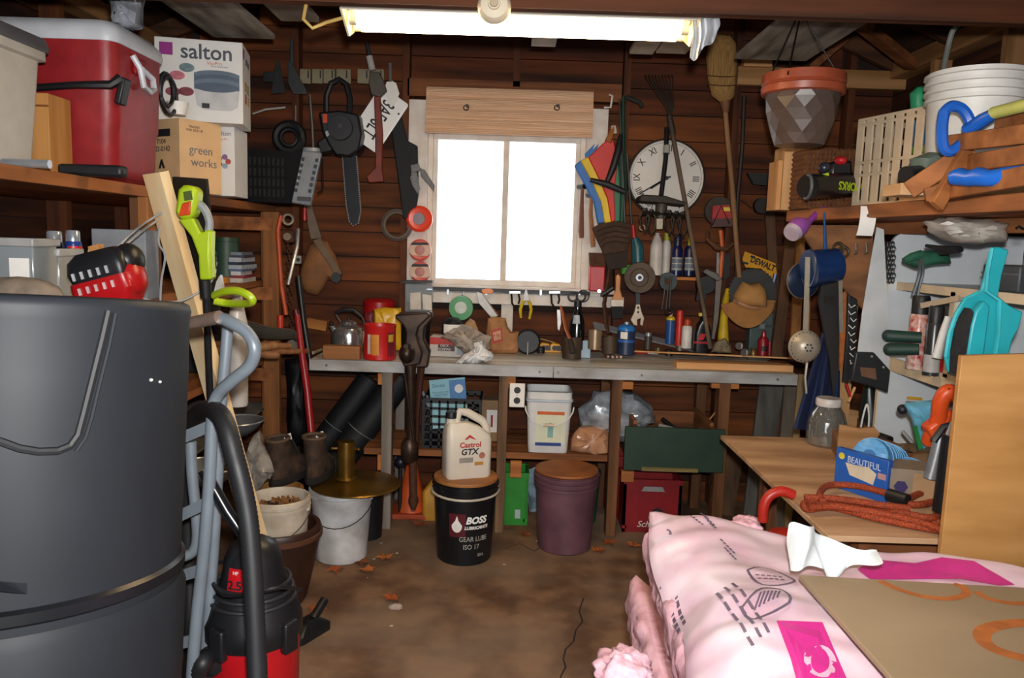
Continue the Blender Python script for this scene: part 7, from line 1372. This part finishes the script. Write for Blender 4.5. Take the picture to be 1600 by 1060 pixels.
for x, y in ((1362, 557), (1380, 574)): disc(hs, 'rivet', STEEL, x, y, 3.046, 1.8, .003)
t = T('steel_chain', 'dark chain bundle hanging beside the hand saw', 'chain', 1392, 385, 3.15)
for r_ in range(3):
    for k in range(9): MB(t).torus(at(1385+5*r_, 382+k*7, 3.12), .011, .003, 'y' if k % 2 else 'x', 8, 5).build('chain_link', metal('4a4c4e', .4), t)
for k, (x, lb) in enumerate([(1338, 'steel hook left of the leaflet'), (1354, 'steel hook right under the leaflet')]): t = T('screw_hook', lb, 'hook', x, 385, 3.25, 'screw hooks on the brace'); MB(t).tube(P((x, 380, 3.24), (x+1, 395, 3.22), (x-2, 396, 3.21)), .004, 6).build('hook', CHROME, t)
t = T('black_belt', 'black leather belt strap hanging behind the blue cloth', 'belt', 1300, 500, 3.3); MB(t).trace([(1285, 430), (1312, 440), (1314, 560), (1302, 620), (1296, 560), (1280, 470)], 3.3, .02).build('strap', M('1a1716', .6), t); MB(t).trace([(1290, 462), (1304, 464), (1303, 476), (1290, 474)], 3.29, .01).build('buckle', M('3a342e', .4, .5), t)
t = T('steel_ruler', 'pale worn steel strip hanging right of the belt', 'strip', 1314, 460, 3.2); MB(t).trace([(1310, 425), (1316, 425), (1318, 520), (1312, 520)], 3.2, .004).build('strip', metal('a59c8c', .4), t)
t = T('orange_saw', 'orange patterned saw blade hanging beside printed scarf', 'saw', 1319, 510, 3.22); MB(t).trace([(1314, 460), (1322, 455), (1320, 560), (1312, 580)], 3.22, .01).build('blade', M('a35a24', .6, var=.4, scale=40), t)
t = T('printed_sheath', 'black sheath with white scribbled pattern hanging near saw', 'sheath', 1334, 500, 3.2); MB(t).trace([(1326, 460), (1340, 468), (1341, 500), (1336, 560), (1326, 600), (1318, 596), (1324, 520)], 3.2, .02).build('sheath', M('15161a', .5, var=.1), t, bev=.003)
rn = random.Random(4)
for k in range(9): x, y = 1332, 475+k*11; MB(t).tube(P((x-5+rn.uniform(-2, 2), y, 3.196), (x+rn.uniform(-3, 3), y+6, 3.196), (x+5+rn.uniform(-2, 2), y+2, 3.196)), .002, 5).build('scribble', WHITE, t)
t = T('blue_apron', 'dark blue cloth apron hanging below the saucepan', 'apron', 1275, 620, 3.35)
MB(t).grid(16, 14, lambda u, v: at((1-v)*(1285+28*u)+v*(1240+72*u), 520+(155-10*abs(u-.5))*v, 3.36-.03*math.sin(u*15+v)*(.3+v)), (0, -.006, 0)).build('cloth', M('16264f', .85, 0, .3, 10, .1), t)
t = T('wire_tongs', 'bent pale wire loop standing behind the jar', 'wire', 1352, 650, 3.3); MB(t).tube(smooth(P((1345, 668, 3.3), (1350, 645, 3.3), (1355, 632, 3.3), (1358, 650, 3.3), (1357, 668, 3.3))), .004, 6).build('wire', WHITE, t)
t = T('dark_bottle', 'dark bottle with red cap in the shadows behind the jar', 'bottle', 1358, 600, 3.36); MB(t).tube(P((1360, 680, 3.38), (1360, 640, 3.38), (1358, 600, 3.38)), [.05, .048, .02], 14).build('body', M('16201e', .35), t); MB(t).tube(P((1358, 602, 3.38), (1358, 590, 3.38)), .02, 10).build('cap', RED, t)
t = T('pipe_snips', 'red and tan handled snips hanging below printed sheath', 'snips', 1335, 605, 3.25); MB(t).tube(P((1326, 628, 3.25), (1336, 605, 3.25)), .006, 6).build('handle', PINE, t); MB(t).tube(P((1322, 600, 3.25), (1330, 622, 3.25)), .006, 6).build('handle', RED, t)
MB().tube(P((1262, 560, 3.3), (1258, 590, 3.3), (1260, 615, 3.3)), .006, 6).build('key_chain', metal('9a9488', .4), None, 'thin chain hanging under the skimmer', 'chain')
# ================================================================== plywood table on the right
TZ = .75
tb = thing('plywood_table', 'plywood table top on trestle legs at right', 'table', (1.5, 2.85, 0)); PLYT = M('cba581', .7, 0, .35, 5, .2, (.35, 2, 1), '98704e', .3, 0, 8)
MB(tb).poly([(.942, 2.2, TZ), (.942, 3.405, TZ), (2.12, 3.40, TZ), (2.12, 2.2, TZ)], (0, 0, -.018)).build('top', PLYT, tb, bev=.002)
for x, y in ((1.12, 3.25), (2.0, 3.25), (1.12, 2.35), (2.0, 2.35)): MB(tb).box((x, y, (TZ-.018)/2), (.06, .06, TZ-.018)).build('leg', OLDZ, tb)
for y in (3.25, 2.35): MB(tb).box((1.56, y, TZ-.06), (.88, .04, .08)).build('rail', OLDX, tb)
# glass jar
jq = on(1298, 701, TZ); t = thing('glass_jar', 'big empty glass jar with white lid on the plywood table', 'jar', (jq.x, jq.y+.06, TZ)); yj = jq.y+.06; zj = lambda y: at(1298, y, yj).z-TZ; Wj = lambda n: wpx(n, yj)
JG = glass('c9c6be', .04, .82, .16)
MB().lathe([(0, 0), (Wj(26), 0), (Wj(30), .012), (Wj(30), zj(660)), (Wj(25), zj(645)), (Wj(17), zj(634)), (Wj(17), zj(628)), (Wj(15.5), zj(628)), (Wj(16), zj(636)), (Wj(24), zj(647)), (Wj(28.5), zj(661)), (Wj(28.5), .014), (0, .008)], n=40).build('glass', JG, t)
MB().lathe([(Wj(19), zj(634)), (Wj(19.5), zj(632)), (Wj(19.5), zj(624)), (Wj(18), zj(622)), (0, zj(622.5))], n=32).build('lid', M('d9d0c9', .4), t); MB().lathe([(0, .012), (Wj(25), .014), (Wj(26), .03), (0, .028)], n=24).build('dregs', M('6a4a2c', .6), t)
# wooden tray with tools
q = on(1342, 722, TZ); t = thing('wooden_tray', 'open wooden tool tray on the plywood table', 'tray', (q.x, q.y+.02, TZ), (0, 0, -.25)); TW = wood('b98d62', '8c6238', 'x')
h_ = at(1342, 668, q.y).z-TZ
MB().poly([(-.075, 0, 0), (.075, 0, 0), (.075, 0, h_*.86), (.055, 0, h_), (-.0, 0, h_*.93), (-.075, 0, h_)], (0, .018, 0)).build('end_board', TW, t); MB().box((0, .22, .01), (.15, .42, .018)).build('bottom', TW, t)
for s in (-1, 1): MB().box((s*.07, .22, .045), (.014, .42, .09)).build('side_board', wood('9a6d44', '70492a', 'y'), t)
MB().poly([(-.075, .42, 0), (.075, .42, 0), (.075, .42, h_*.86), (-.075, .42, h_)], (0, .018, 0)).build('end_board', TW, t)
for k, (a, b, r_, mt, lb) in enumerate([((1375, 690, 3.0), (1420, 708, 2.85), .02, OLDX, 'brown wooden handle lying in the tray'), ((1385, 700, 2.95), (1428, 700, 2.8), .018, wood('7a5f45', '554130', 'x'), 'grey-brown wooden handle lying beside the tray'), ((1372, 682, 3.05), (1390, 690, 3.0), .022, BLACK, 'black knob tool in the wooden tray'), ((1410, 674, 2.9), (1432, 700, 2.85), .008, STEEL, 'thin steel chisel behind the tray')]): MB().tube([at(*a), at(*b)], [r_*.8, r_], 10).build('garden_tool', mt, None, lb, 'tool handle')
# blue spools of twine
def twine(lab, a, b, r_):
    t = T('twine_ball', lab, 'twine', a[0], a[1], a[2], 'light blue twine spools'); A, B = at(*a), at(*b); TWM = M('5fa2d8', .35, 0, .25, 40, .3, (1, 1, 4)); d = (B-A).normalized()
    MB(t).tube([A+d*.006, A, A+d*.012, A+(B-A)*.5, B-d*.012, B], [r_*.35, r_*.6, r_*.95, r_*1.03, r_*.95, r_*.6], 24).build('ball', TWM, t); MB(t).tube([A-d*.002, A+d*.004], r_*.34, 16).build('hollow_core', M('2f6aa8', .5), t)
    u = d.orthogonal().normalized(); v_ = d.cross(u)
    for k in range(7): c_ = A+(B-A)*(.15+.11*k); MB(t).tube([c_+(u*math.cos(i*PI/9)+v_*math.sin(i*PI/9))*r_*1.03+d*.012*math.sin(i*PI/9+k) for i in range(18)], .0022, 5, True).build('strand', M('7cb8e6', .35), t)
twine('large light blue twine ball beside the blue carton', (1358, 712, 2.62), (1398, 724, 2.85), .062)
twine('smaller light blue twine ball behind the grey carton', (1416, 735, 2.70), (1440, 742, 2.85), .045)
# blue carton
a = on(1303, 768, TZ); b = on(1384, 795, TZ); d = b-a; t = thing('blue_carton', 'blue tissue carton standing on the plywood table', 'carton', ((a+b)/2+Vector((.02, .05, 0))).to_tuple(), (0, 0, math.atan2(d.y, d.x))); L_ = d.length*1.02; hB = .145
MB().box((0, .012, hB/2), (L_, .024, hB)).build('carton', M('2458a8', .45, var=.08), t, bev=.002); text('BEAUTIFUL', .032, M('c9d2dc', .5), t, (.01, -.0006, hB*.78), sx=.8); MB().poly([(-.06, -.001, .10), (-.04, -.001, .06), (.05, -.001, .05), (.06, -.001, .09), (.03, -.001, .105), (-.02, -.001, .1)], (0, .0005, 0)).build('torn_paper', M('cfc2a8', .8), t)
MB().lathe([(0, .001), (.012, .001), (.012, 0)], n=10).build('sun_mark', M('d9c23a', .5), t, loc=(-L_*.38, -.0006, hB*.82), rot=(PI/2, 0, 0)); MB().box((L_*.4, -.001, hB*.6), (.03, .001, .02)).build('price_mark', M('b08a8a', .5), t)
# grey carton with purple mark
q = on(1452, 800, TZ); t = thing('grey_carton', 'grey-brown carton with purple mark beside the blue carton', 'carton', (q.x, q.y+.06, TZ), (0, 0, -.25)); MB().box((0, .06, .06), (.2, .14, .12)).build('carton', M('8a7a66', .7), t, bev=.002); MB().box((.03, -.0115, .06), (.12, .001, .1)).build('kraft_panel', M('a8835c', .7), t); MB().lathe([(0, .001), (.022, .001), (.022, 0)], n=6).build('purple_mark', M('35285e', .5), t, loc=(-.065, -.011, .06), rot=(PI/2, 0, 0))
# silver pump tube, black tool, orange tool, blue bag
t = T('caulking_gun', 'silver caulking tube leaning beside the right panel', 'caulking gun', 1460, 740, 2.45); MB(t).tube(P((1453, 748, 2.45), (1462, 715, 2.45), (1470, 680, 2.45)), .02, 14).build('tube', metal('a2a6aa', .35), t); MB(t).tube(P((1458, 690, 2.44), (1474, 668, 2.44), (1488, 664, 2.44)), .012, 8).build('lever', BLACK, t)
t = T('black_pump', 'black tool body standing against the right panel', 'tool', 1482, 760, 2.35); MB(t).tube(P((1476, 800, 2.3), (1482, 740, 2.3), (1488, 680, 2.3)), [.035, .032, .028], 12).build('body', M('17181a', .4), t); MB(t).tube(P((1488, 682, 2.3), (1492, 660, 2.3)), [.02, .012], 10).build('neck', STEEL, t)
t = T('hedge_trimmer', 'bright orange tool handle standing by the cabinet', 'power tool', 1470, 650, 2.6); OR_ = M('d9501e', .4, var=.1)
MB(t).tube(smooth(P((1500, 622, 2.55), (1482, 612, 2.55), (1470, 628, 2.56), (1466, 655, 2.58), (1456, 678, 2.6), (1452, 690, 2.62))), .026, 12).build('handle', OR_, t); MB(t).trace([(1450, 670), (1490, 640), (1496, 668), (1462, 694)], 2.56, .06).build('body', OR_, t, bev=.01); MB(t).trace([(1482, 607), (1500, 606), (1500, 618), (1484, 618)], 2.53, .04).build('cap', BLACK, t)
crumple('seed_bag', 'light blue printed plastic bag leaning in the cabinet', 'bag', [(1413, 632), (1430, 628), (1466, 624), (1468, 640), (1452, 665), (1446, 690), (1442, 704), (1436, 690), (1424, 655)], 2.72, .03, M('6fb0cf', .35, 0, .4, 14, .2, None, '4a8a9a'), 61, .006)
t = T('green_trowel', 'green bladed tool below the light blue bag', 'tool', 1430, 690, 2.7); MB(t).trace([(1428, 668), (1433, 666), (1442, 700), (1436, 704)], 2.68, .01).build('blade', M('1f7a3a', .5), t)
t = T('ball_plug', 'black round knob beside the light blue bag', 'knob', 1410, 640, 2.75); MB(t).ball(at(1410, 640, 2.75), .018, 14, 10).build('knob', BLACK, t); MB(t).tube(P((1418, 622, 2.75), (1440, 624, 2.75)), .006, 6).build('yellow_tip', M('b58a1f', .5), t)
# orange extension cord coil
ec = thing('extension_rope', 'coil of orange braided rope with black binding on the table', 'rope', on(1370, 815, TZ)); RM = M('b5481c', .7, 0, .45, 220, .5, (1, 1, 1), '5e2410')
def cordz(px, py, k): q = on(px, py, TZ); return Vector((q.x, q.y, TZ+.014+.012*k))
paths = [[(1475, 838, 0), (1420, 828, 0), (1360, 815, 0), (1300, 800, 0), (1262, 803, 0), (1258, 795, .5), (1300, 793, .5), (1360, 800, .6), (1420, 815, .6), (1470, 828, .6)],
         [(1262, 806, 1), (1300, 804, 1), (1350, 812, 1.2), (1400, 822, 1.2), (1440, 832, 1.2), (1470, 842, 1)],
         [(1285, 798, 1.2), (1280, 785, 1.2), (1288, 774, 1.2), (1305, 770, 1.2), (1340, 775, 1.6), (1375, 786, 2), (1410, 800, 2.2)],
         [(1400, 800, 2), (1430, 806, 1.8), (1462, 800, 1.6), (1472, 812, 1.6), (1455, 826, 1.6), (1420, 822, 1.8)],
         [(1410, 804, 2.6), (1440, 790, 2.4), (1465, 790, 2.2), (1474, 800, 2), (1470, 818, 2)],
         [(1256, 792, 1.4), (1310, 796, 1.6), (1370, 806, 1.8), (1420, 812, 1.8)]]
for p_ in paths: MB(ec).tube(smooth([cordz(*p) for p in p_], 8), .011, 10).build('rope_strand', RM, ec, smooth=60)
MB(ec).tube([cordz(1386, 796, 3), cordz(1416, 806, 3)], .02, 12).build('binding', BLACK, ec)
# red gas can beneath the table edge
t = T('gas_can', 'red plastic fuel can with hoop handle under the table edge', 'fuel can', 1225, 830, 2.55); GR = M('b52a1e', .4, var=.15)
g0 = at(1232, 800, 2.5); MB(t).tube(smooth(P((1192, 815, 2.48), (1194, 790, 2.48), (1204, 774, 2.48), (1222, 768, 2.48), (1240, 774, 2.48))), .017, 10).build('hoop_handle', GR, t); MB(t).add(*loft([[Vector((g0.x+.05, 2.62, 0))+Vector(v) for v in rrect(a_, b_, .05, z)] for a_, b_, z in ((.14, .1, .0), (.15, .11, .02), (.15, .11, .45), (.12, .08, .55), (.06, .05, .60))])).build('tank', GR, t)
# ================================================================== right foreground panel
pn = MB().poly(P((1503, 556, 2.04), (1760, 549, 2.04), (1760, 880, 2.04), (1466, 900, 2.04)), (0, .018, 0)).build('plywood_sheet', M('bb8a52', .55, 0, .3, 3.2, .08, (.5, 1, 2.6), '95652f', .35, 0, 8), None, 'upright honey-coloured plywood panel at the right edge', 'panel', bev=.002, smooth=0)
# ================================================================== pink insulation bundle
IZ = .82
A, D = on(1012, 782, IZ), on(1118, 1075, IZ)
ins = thing('insulation_bundle', 'opened pink bag of fibreglass insulation batts in the right foreground', 'insulation', (1.0, 1.4, 0))
PK = M('e0b4c0', .95, 0, .3, 26, .6, None, 'd09fac', .1)
from mathutils import noise as NZ
def isurf(x, y): return IZ + .012*math.sin(x*7+y*3)+.010*math.sin(y*11-x*5)+.008*NZ.noise(Vector((x*9, y*9, 0)))
edgeL = lambda v: Vector((D.x+(A.x-D.x)*v, D.y+(A.y-D.y)*v, 0))   # v=0 near, 1 far
Br = on(1560, 888, IZ); SLP = (Br.y-A.y)/(Br.x-A.x)
def edrop(v2): return .11-.085*min(1, max(0, (v2-.55)/.4))
def bag(u, v):
    """u across from the cut left edge, v from near to far"""
    v2 = -.75+1.75*v; L0 = edgeL(v2); x = L0.x+(1.75-L0.x)*u; y = L0.y + SLP*(x-L0.x)*max(0, v2)**1.5
    z = isurf(x, y); e = min(1, u/.13); z -= edrop(v2)*(1-e)**2.2; f = min(1, (1-v)/.04); z -= .02*(1-f)**2
    wr = NZ.noise(Vector((x*6+y*14, y*4-x*9, 3)))*.012*(1.2-.7*e)
    return (x-(.015*math.sin(v*17)+.01)*(1-e), y, z+wr)
PBAG = M('ead3dc', .3, 0, .16, 9, .2, None, 'dfb9ca', .6)
MB(ins).grid(80, 110, bag, .004).build('plastic_cover', PBAG, ins, smooth=180)
for k in range(5):
    z1_ = IZ-.085-.143*k; out = (.0, .05, .02, .07, .04)[k]; z0_ = z1_-.14
    n = 130; poly_ = [edgeL(-.85+1.83*i/n)-Vector((out, 0, 0)) for i in range(n+1)]
    q = poly_[-1]; poly_ += [Vector((q.x+(1.7-q.x)*i/40, q.y+SLP*(1.7-q.x)*i/40-.03, 0)) for i in range(1, 41)] + [Vector((1.7, poly_[0].y, 0))]
    rg = []
    for g in range(9):
        f = g/8; ins_ = .02*(abs(2*f-1))**4; zz = z0_+(z1_-z0_)*f; ring_ = []
        for i, p in enumerate(poly_):
            w_ = NZ.noise(Vector((p.x*14, p.y*14, zz*16+k*9)))*.022+NZ.noise(Vector((p.x*50, p.y*50, zz*60+k*9)))*.010
            ring_.append(Vector((p.x+ins_+w_, p.y-(ins_+w_ if i > n else 0), zz+NZ.noise(Vector((p.y*9, k*3, g*.7)))*.012)))
        rg.append(ring_)
    MB(ins).add(*loft(rg)).build('batt', PK, ins, smooth=80)
# torn tufts of fibre at the cut edges
for k, (px, py, z, s) in enumerate([(972, 1046, .70, .055), (1168, 820, .80, .04)]):
    q = on(px, py, z); m = MB(); m.ball(q, (s, s*1.3, s*.55), 36, 22)
    m.v = [v+(v-q).normalized()*s*(.35*NZ.noise(v*28)+.25*NZ.noise(v*90)) for v in m.v]; m.v = [MX[ins.name].inverted() @ v for v in m.v]
    m.build('fluff', PK, ins, smooth=180)
# printing on the cover
def conform(o):
    inv = MX[ins.name]
    for v in o.data.vertices:
        w_ = inv @ v.co; v2 = (w_.y-D.y)/(A.y-D.y); L0 = edgeL(v2); e = min(1, max(0, (w_.x-L0.x)/(1.75-L0.x)/.13)); v.co.z = -edrop(v2)*(1-e)**2.2+ isurf(w_.x, w_.y)+.0035-inv.translation.z+max(0, NZ.noise(Vector((w_.x*6+w_.y*14, w_.y*4-w_.x*9, 3)))*.012*.5+.003)
def on_bag(nm, pix, mt):
    P_ = [on(x, y, IZ) for x, y in pix]; c_ = sum(P_, Vector())/len(P_); vs = list(P_); k = len(P_)
    # subdivide as a fan with rings so that it follows the film
    allv = []; R = 4
    for r_ in range(R, 0, -1): allv += [c_+(p-c_)*r_/R for p in P_]
    allv.append(c_)
    fs = [(r_*k+i, r_*k+(i+1) % k, (r_+1)*k+(i+1) % k, (r_+1)*k+i) for r_ in range(R-1) for i in range(k)] + [((R-1)*k+i, (R-1)*k+(i+1) % k, R*k) for i in range(k)]
    m = MB(ins); m.add(allv, fs); o = m.build(nm, mt, ins, smooth=0); conform(o); return o
MAG = M('cf2f8c', .4, var=.08); PRB = M('6a5a70', .5, var=.1)
def stroke(nm, pix, w_, mt):
    P_ = [on(x, y, IZ) for x, y in pix]; vs = []; fs = []
    P2 = smooth(P_, 4)
    for i, p in enumerate(P2):
        t_ = (P2[min(i+1, len(P2)-1)]-P2[max(i-1, 0)]).normalized(); n_ = Vector((-t_.y, t_.x, 0))*w_/2; vs += [p+n_, p-n_]
        if i: fs.append((2*i-2, 2*i-1, 2*i+1, 2*i))
    m = MB(ins); m.add(vs, fs); o = m.build(nm, mt, ins, smooth=0); conform(o)
on_bag('magenta_swoosh', [(1340, 890), (1362, 872), (1395, 878), (1430, 886), (1470, 884), (1520, 893), (1585, 922), (1560, 924), (1500, 915), (1440, 912), (1400, 908), (1360, 906)], MAG)
on_bag('magenta_square', [(1212, 988), (1284, 985), (1312, 1042), (1330, 1085), (1250, 1090), (1235, 1040)], MAG)
stroke('square_ring', [(1262, 1030), (1285, 1022), (1300, 1036), (1298, 1056), (1280, 1064), (1262, 1052), (1262, 1030)], .012, M('e6b8cf', .4))
for q_ in ([(1168, 892), (1195, 888), (1232, 905), (1238, 918), (1190, 922), (1168, 892)], [(1158, 958), (1190, 934), (1222, 932), (1232, 958), (1178, 980), (1158, 958)]): stroke('outline_mark', q_, .006, PRB)
for k in range(6): stroke('barcode_line', [(1178+7*k, 966-3*k), (1188+6*k, 942-1*k)], .004, PRB)
for x0, y0, x1, y1 in ((1180, 900, 1225, 908), (1184, 908, 1228, 914), (1078, 808, 1100, 822), (1094, 806, 1118, 824), (1102, 812, 1120, 830), (1034, 818, 1046, 840), (1048, 822, 1040, 842), (1126, 842, 1150, 862), (1132, 854, 1152, 872), (1036, 862, 1060, 850), (1050, 880, 1066, 928), (1058, 878, 1074, 926), (1120, 920, 1180, 1020), (1132, 916, 1192, 1012), (1144, 912, 1204, 1008)):
    P_ = seg((x0, y0), (x1, y1), 5); 
    for i in range(0, 5): stroke('print_line', [P_[i], (P_[i][0]*.3+P_[i+1][0]*.7, P_[i][1]*.3+P_[i+1][1]*.7)], .006, PRB)
stroke('outline_mark', [(1030, 838), (1036, 818), (1048, 822), (1046, 836), (1030, 838)], .005, PRB); stroke('hand_mark', [(1034, 868), (1042, 860), (1044, 870), (1050, 856), (1054, 866), (1062, 850)], .004, PRB)
# board with orange rings on the bundle
gb = thing('painted_board', 'grey-tan board with orange sprayed rings on the insulation', 'board', (1.2, 1.3, IZ+.03)); b0 = on(1248, 898, IZ+.046); BDM = M('9a8468', .6, 0, .15, 3, .05, (.6, 1, 1), '857156')
MB(gb).poly([(b0.x, b0.y, IZ+.034), (b0.x+.02, .55, IZ+.034), (1.75, .55, IZ+.034), (1.75, b0.y-.07, IZ+.034)], (0, 0, .012)).build('panel', BDM, gb, bev=.003)
def ring(pix, w_):
    P2 = smooth([on(x, y, IZ+.0465) for x, y in pix], 6); vs = []; fs = []
    for i, p in enumerate(P2):
        t_ = (P2[min(i+1, len(P2)-1)]-P2[max(i-1, 0)]).normalized(); n_ = Vector((-t_.y, t_.x, 0))*w_/2; p = Vector((p.x, p.y, IZ+.0468)); vs += [p+n_, p-n_]
        if i: fs.append((2*i-2, 2*i-1, 2*i+1, 2*i))
    MB(gb).add(vs, fs).build('orange_ring', M('b8682f', .7, var=.3, scale=30), gb, smooth=0)
ring([(1375, 908), (1400, 920), (1440, 932), (1480, 936), (1508, 930), (1505, 918), (1490, 913)], .018); ring([(1525, 925), (1545, 936), (1580, 943), (1620, 942), (1650, 932)], .018); ring([(1640, 974), (1590, 974), (1550, 980), (1534, 992), (1545, 1010), (1580, 1024), (1620, 1032), (1660, 1034)], .03)
# tissue on the bundle
ts = on(1300, 890, IZ+.05); t = thing('paper_towel', 'crumpled white paper towel lying on the insulation bag', 'paper towel', (ts.x, ts.y, IZ+.03))
def tissue(u, v):
    if u < .42:
        s = u/.42; px = 1233+(38+18*v)*s; py = 820+8*v+ (62*v+4*math.sin(v*6))*1.0*(1) - 0*s; z = IZ+.155*(1-v)**1.2*(1-.35*s)+.035; 
    else:
        s = (u-.42)/.58; px = 1271+18*v+(104-18*v)*s; py = 828+36*s**.6+8*v+(62-22*s)*v*(1-s*.85); z = IZ+.155*.65*(1-v)**1.2*(1-s)**2+.035+.012*math.sin(s*9)*(1-v)
    Yq = on(1300, 893, IZ+.04).y + .05 - .04*v - .03*math.sin(u*8)
    q = at(px, py, Yq); return (q.x, q.y+.015*math.sin(u*14+v*4), q.z)
MB(t).grid(40, 16, tissue, (0, -.002, 0)).build('sheet', M('e2e8ea', .8, 0, .06, 30, .15), t, smooth=60)

# ================================================================== pieces that belong to a part become its sub-parts
SUBS = {'face': 'numeral minute_dot minute_track', 'carton': 'lettering logo printed_tray printed_base printed_food printed_dial label tape print_block arrow red_band dark_panel grey_panel kraft_panel purple_mark torn_paper sun_mark price_mark lid_seam',
        'body': 'label label_block seal band brand_panel barcode orange_label yellow_patch red_label handle_ear rim_band logo lettering logo_patch drop_logo maker_label paint_blob moulded_rib glossy_band latch_plate dial figure orange_strip blue_strip neck',
        'case': 'label paper_insert grip_pad button seam latch lid_seam screws', 'plate': 'receptacle screw bolt_hole lettering slot ridge label_line', 'blade': 'tip', 'head_rail': 'cord_ring',
        'handle': 'finger_hole rivet handle_bracket grip_cap', 'wheel': 'axle strut', 'bag': 'logo logo_field lettering', 'pan': 'rim', 'jaw': 'hole', 'housing': 'reflector hanger starter_cover cover_hub switch decal', 'tube': 'socket',
        'lid': 'latch cord_wrap', 'tank': 'badge caster_arm caster', 'plastic_cover': 'magenta_swoosh magenta_square square_ring outline_mark barcode_line print_line hand_mark', 'panel': 'orange_ring', 'fascia': 'bolt', 'top_plank': '', 'drop': '',
        'front_panel': 'worn_edge hand_hole emblem lettering label', 'sheath': 'scribble', 'bristles': 'stitching binding', 'upper': 'padded_collar tongue lace tag', 'spool': 'paper_band band_ring brand_tab centre_label hub label', 'card': 'print lettering tray', 'sheet': 'blue_panel round_mark lettering', 'cover': 'vent primer test_button', 'leaf': 'printed_picture', 'disc': 'hub groove', 'tub': 'slot', 'end_panel': 'vent dark_strip cap', 'bowl': 'perforations rolled_rim'}
base = lambda o: o.name.split('.')[0]
for root in [o for o in COL.objects if o.parent is None and o.type == 'EMPTY']:
    kids = list(root.children); first = {}
    for c in kids: first.setdefault(base(c), c)
    for part, names in SUBS.items():
        if part not in first: continue
        P0 = first[part]
        for c in kids:
            if c is not P0 and c.parent is root and base(c) in names.split() and base(c) != part and not c.children:
                near = P0
                same = [k for k in kids if base(k) == part]
                if len(same) > 1 and part in ('fascia', 'tube', 'end_panel', 'front_panel'): near = same[0]
                c.parent = near; c.matrix_parent_inverse = near.matrix_basis.inverted()
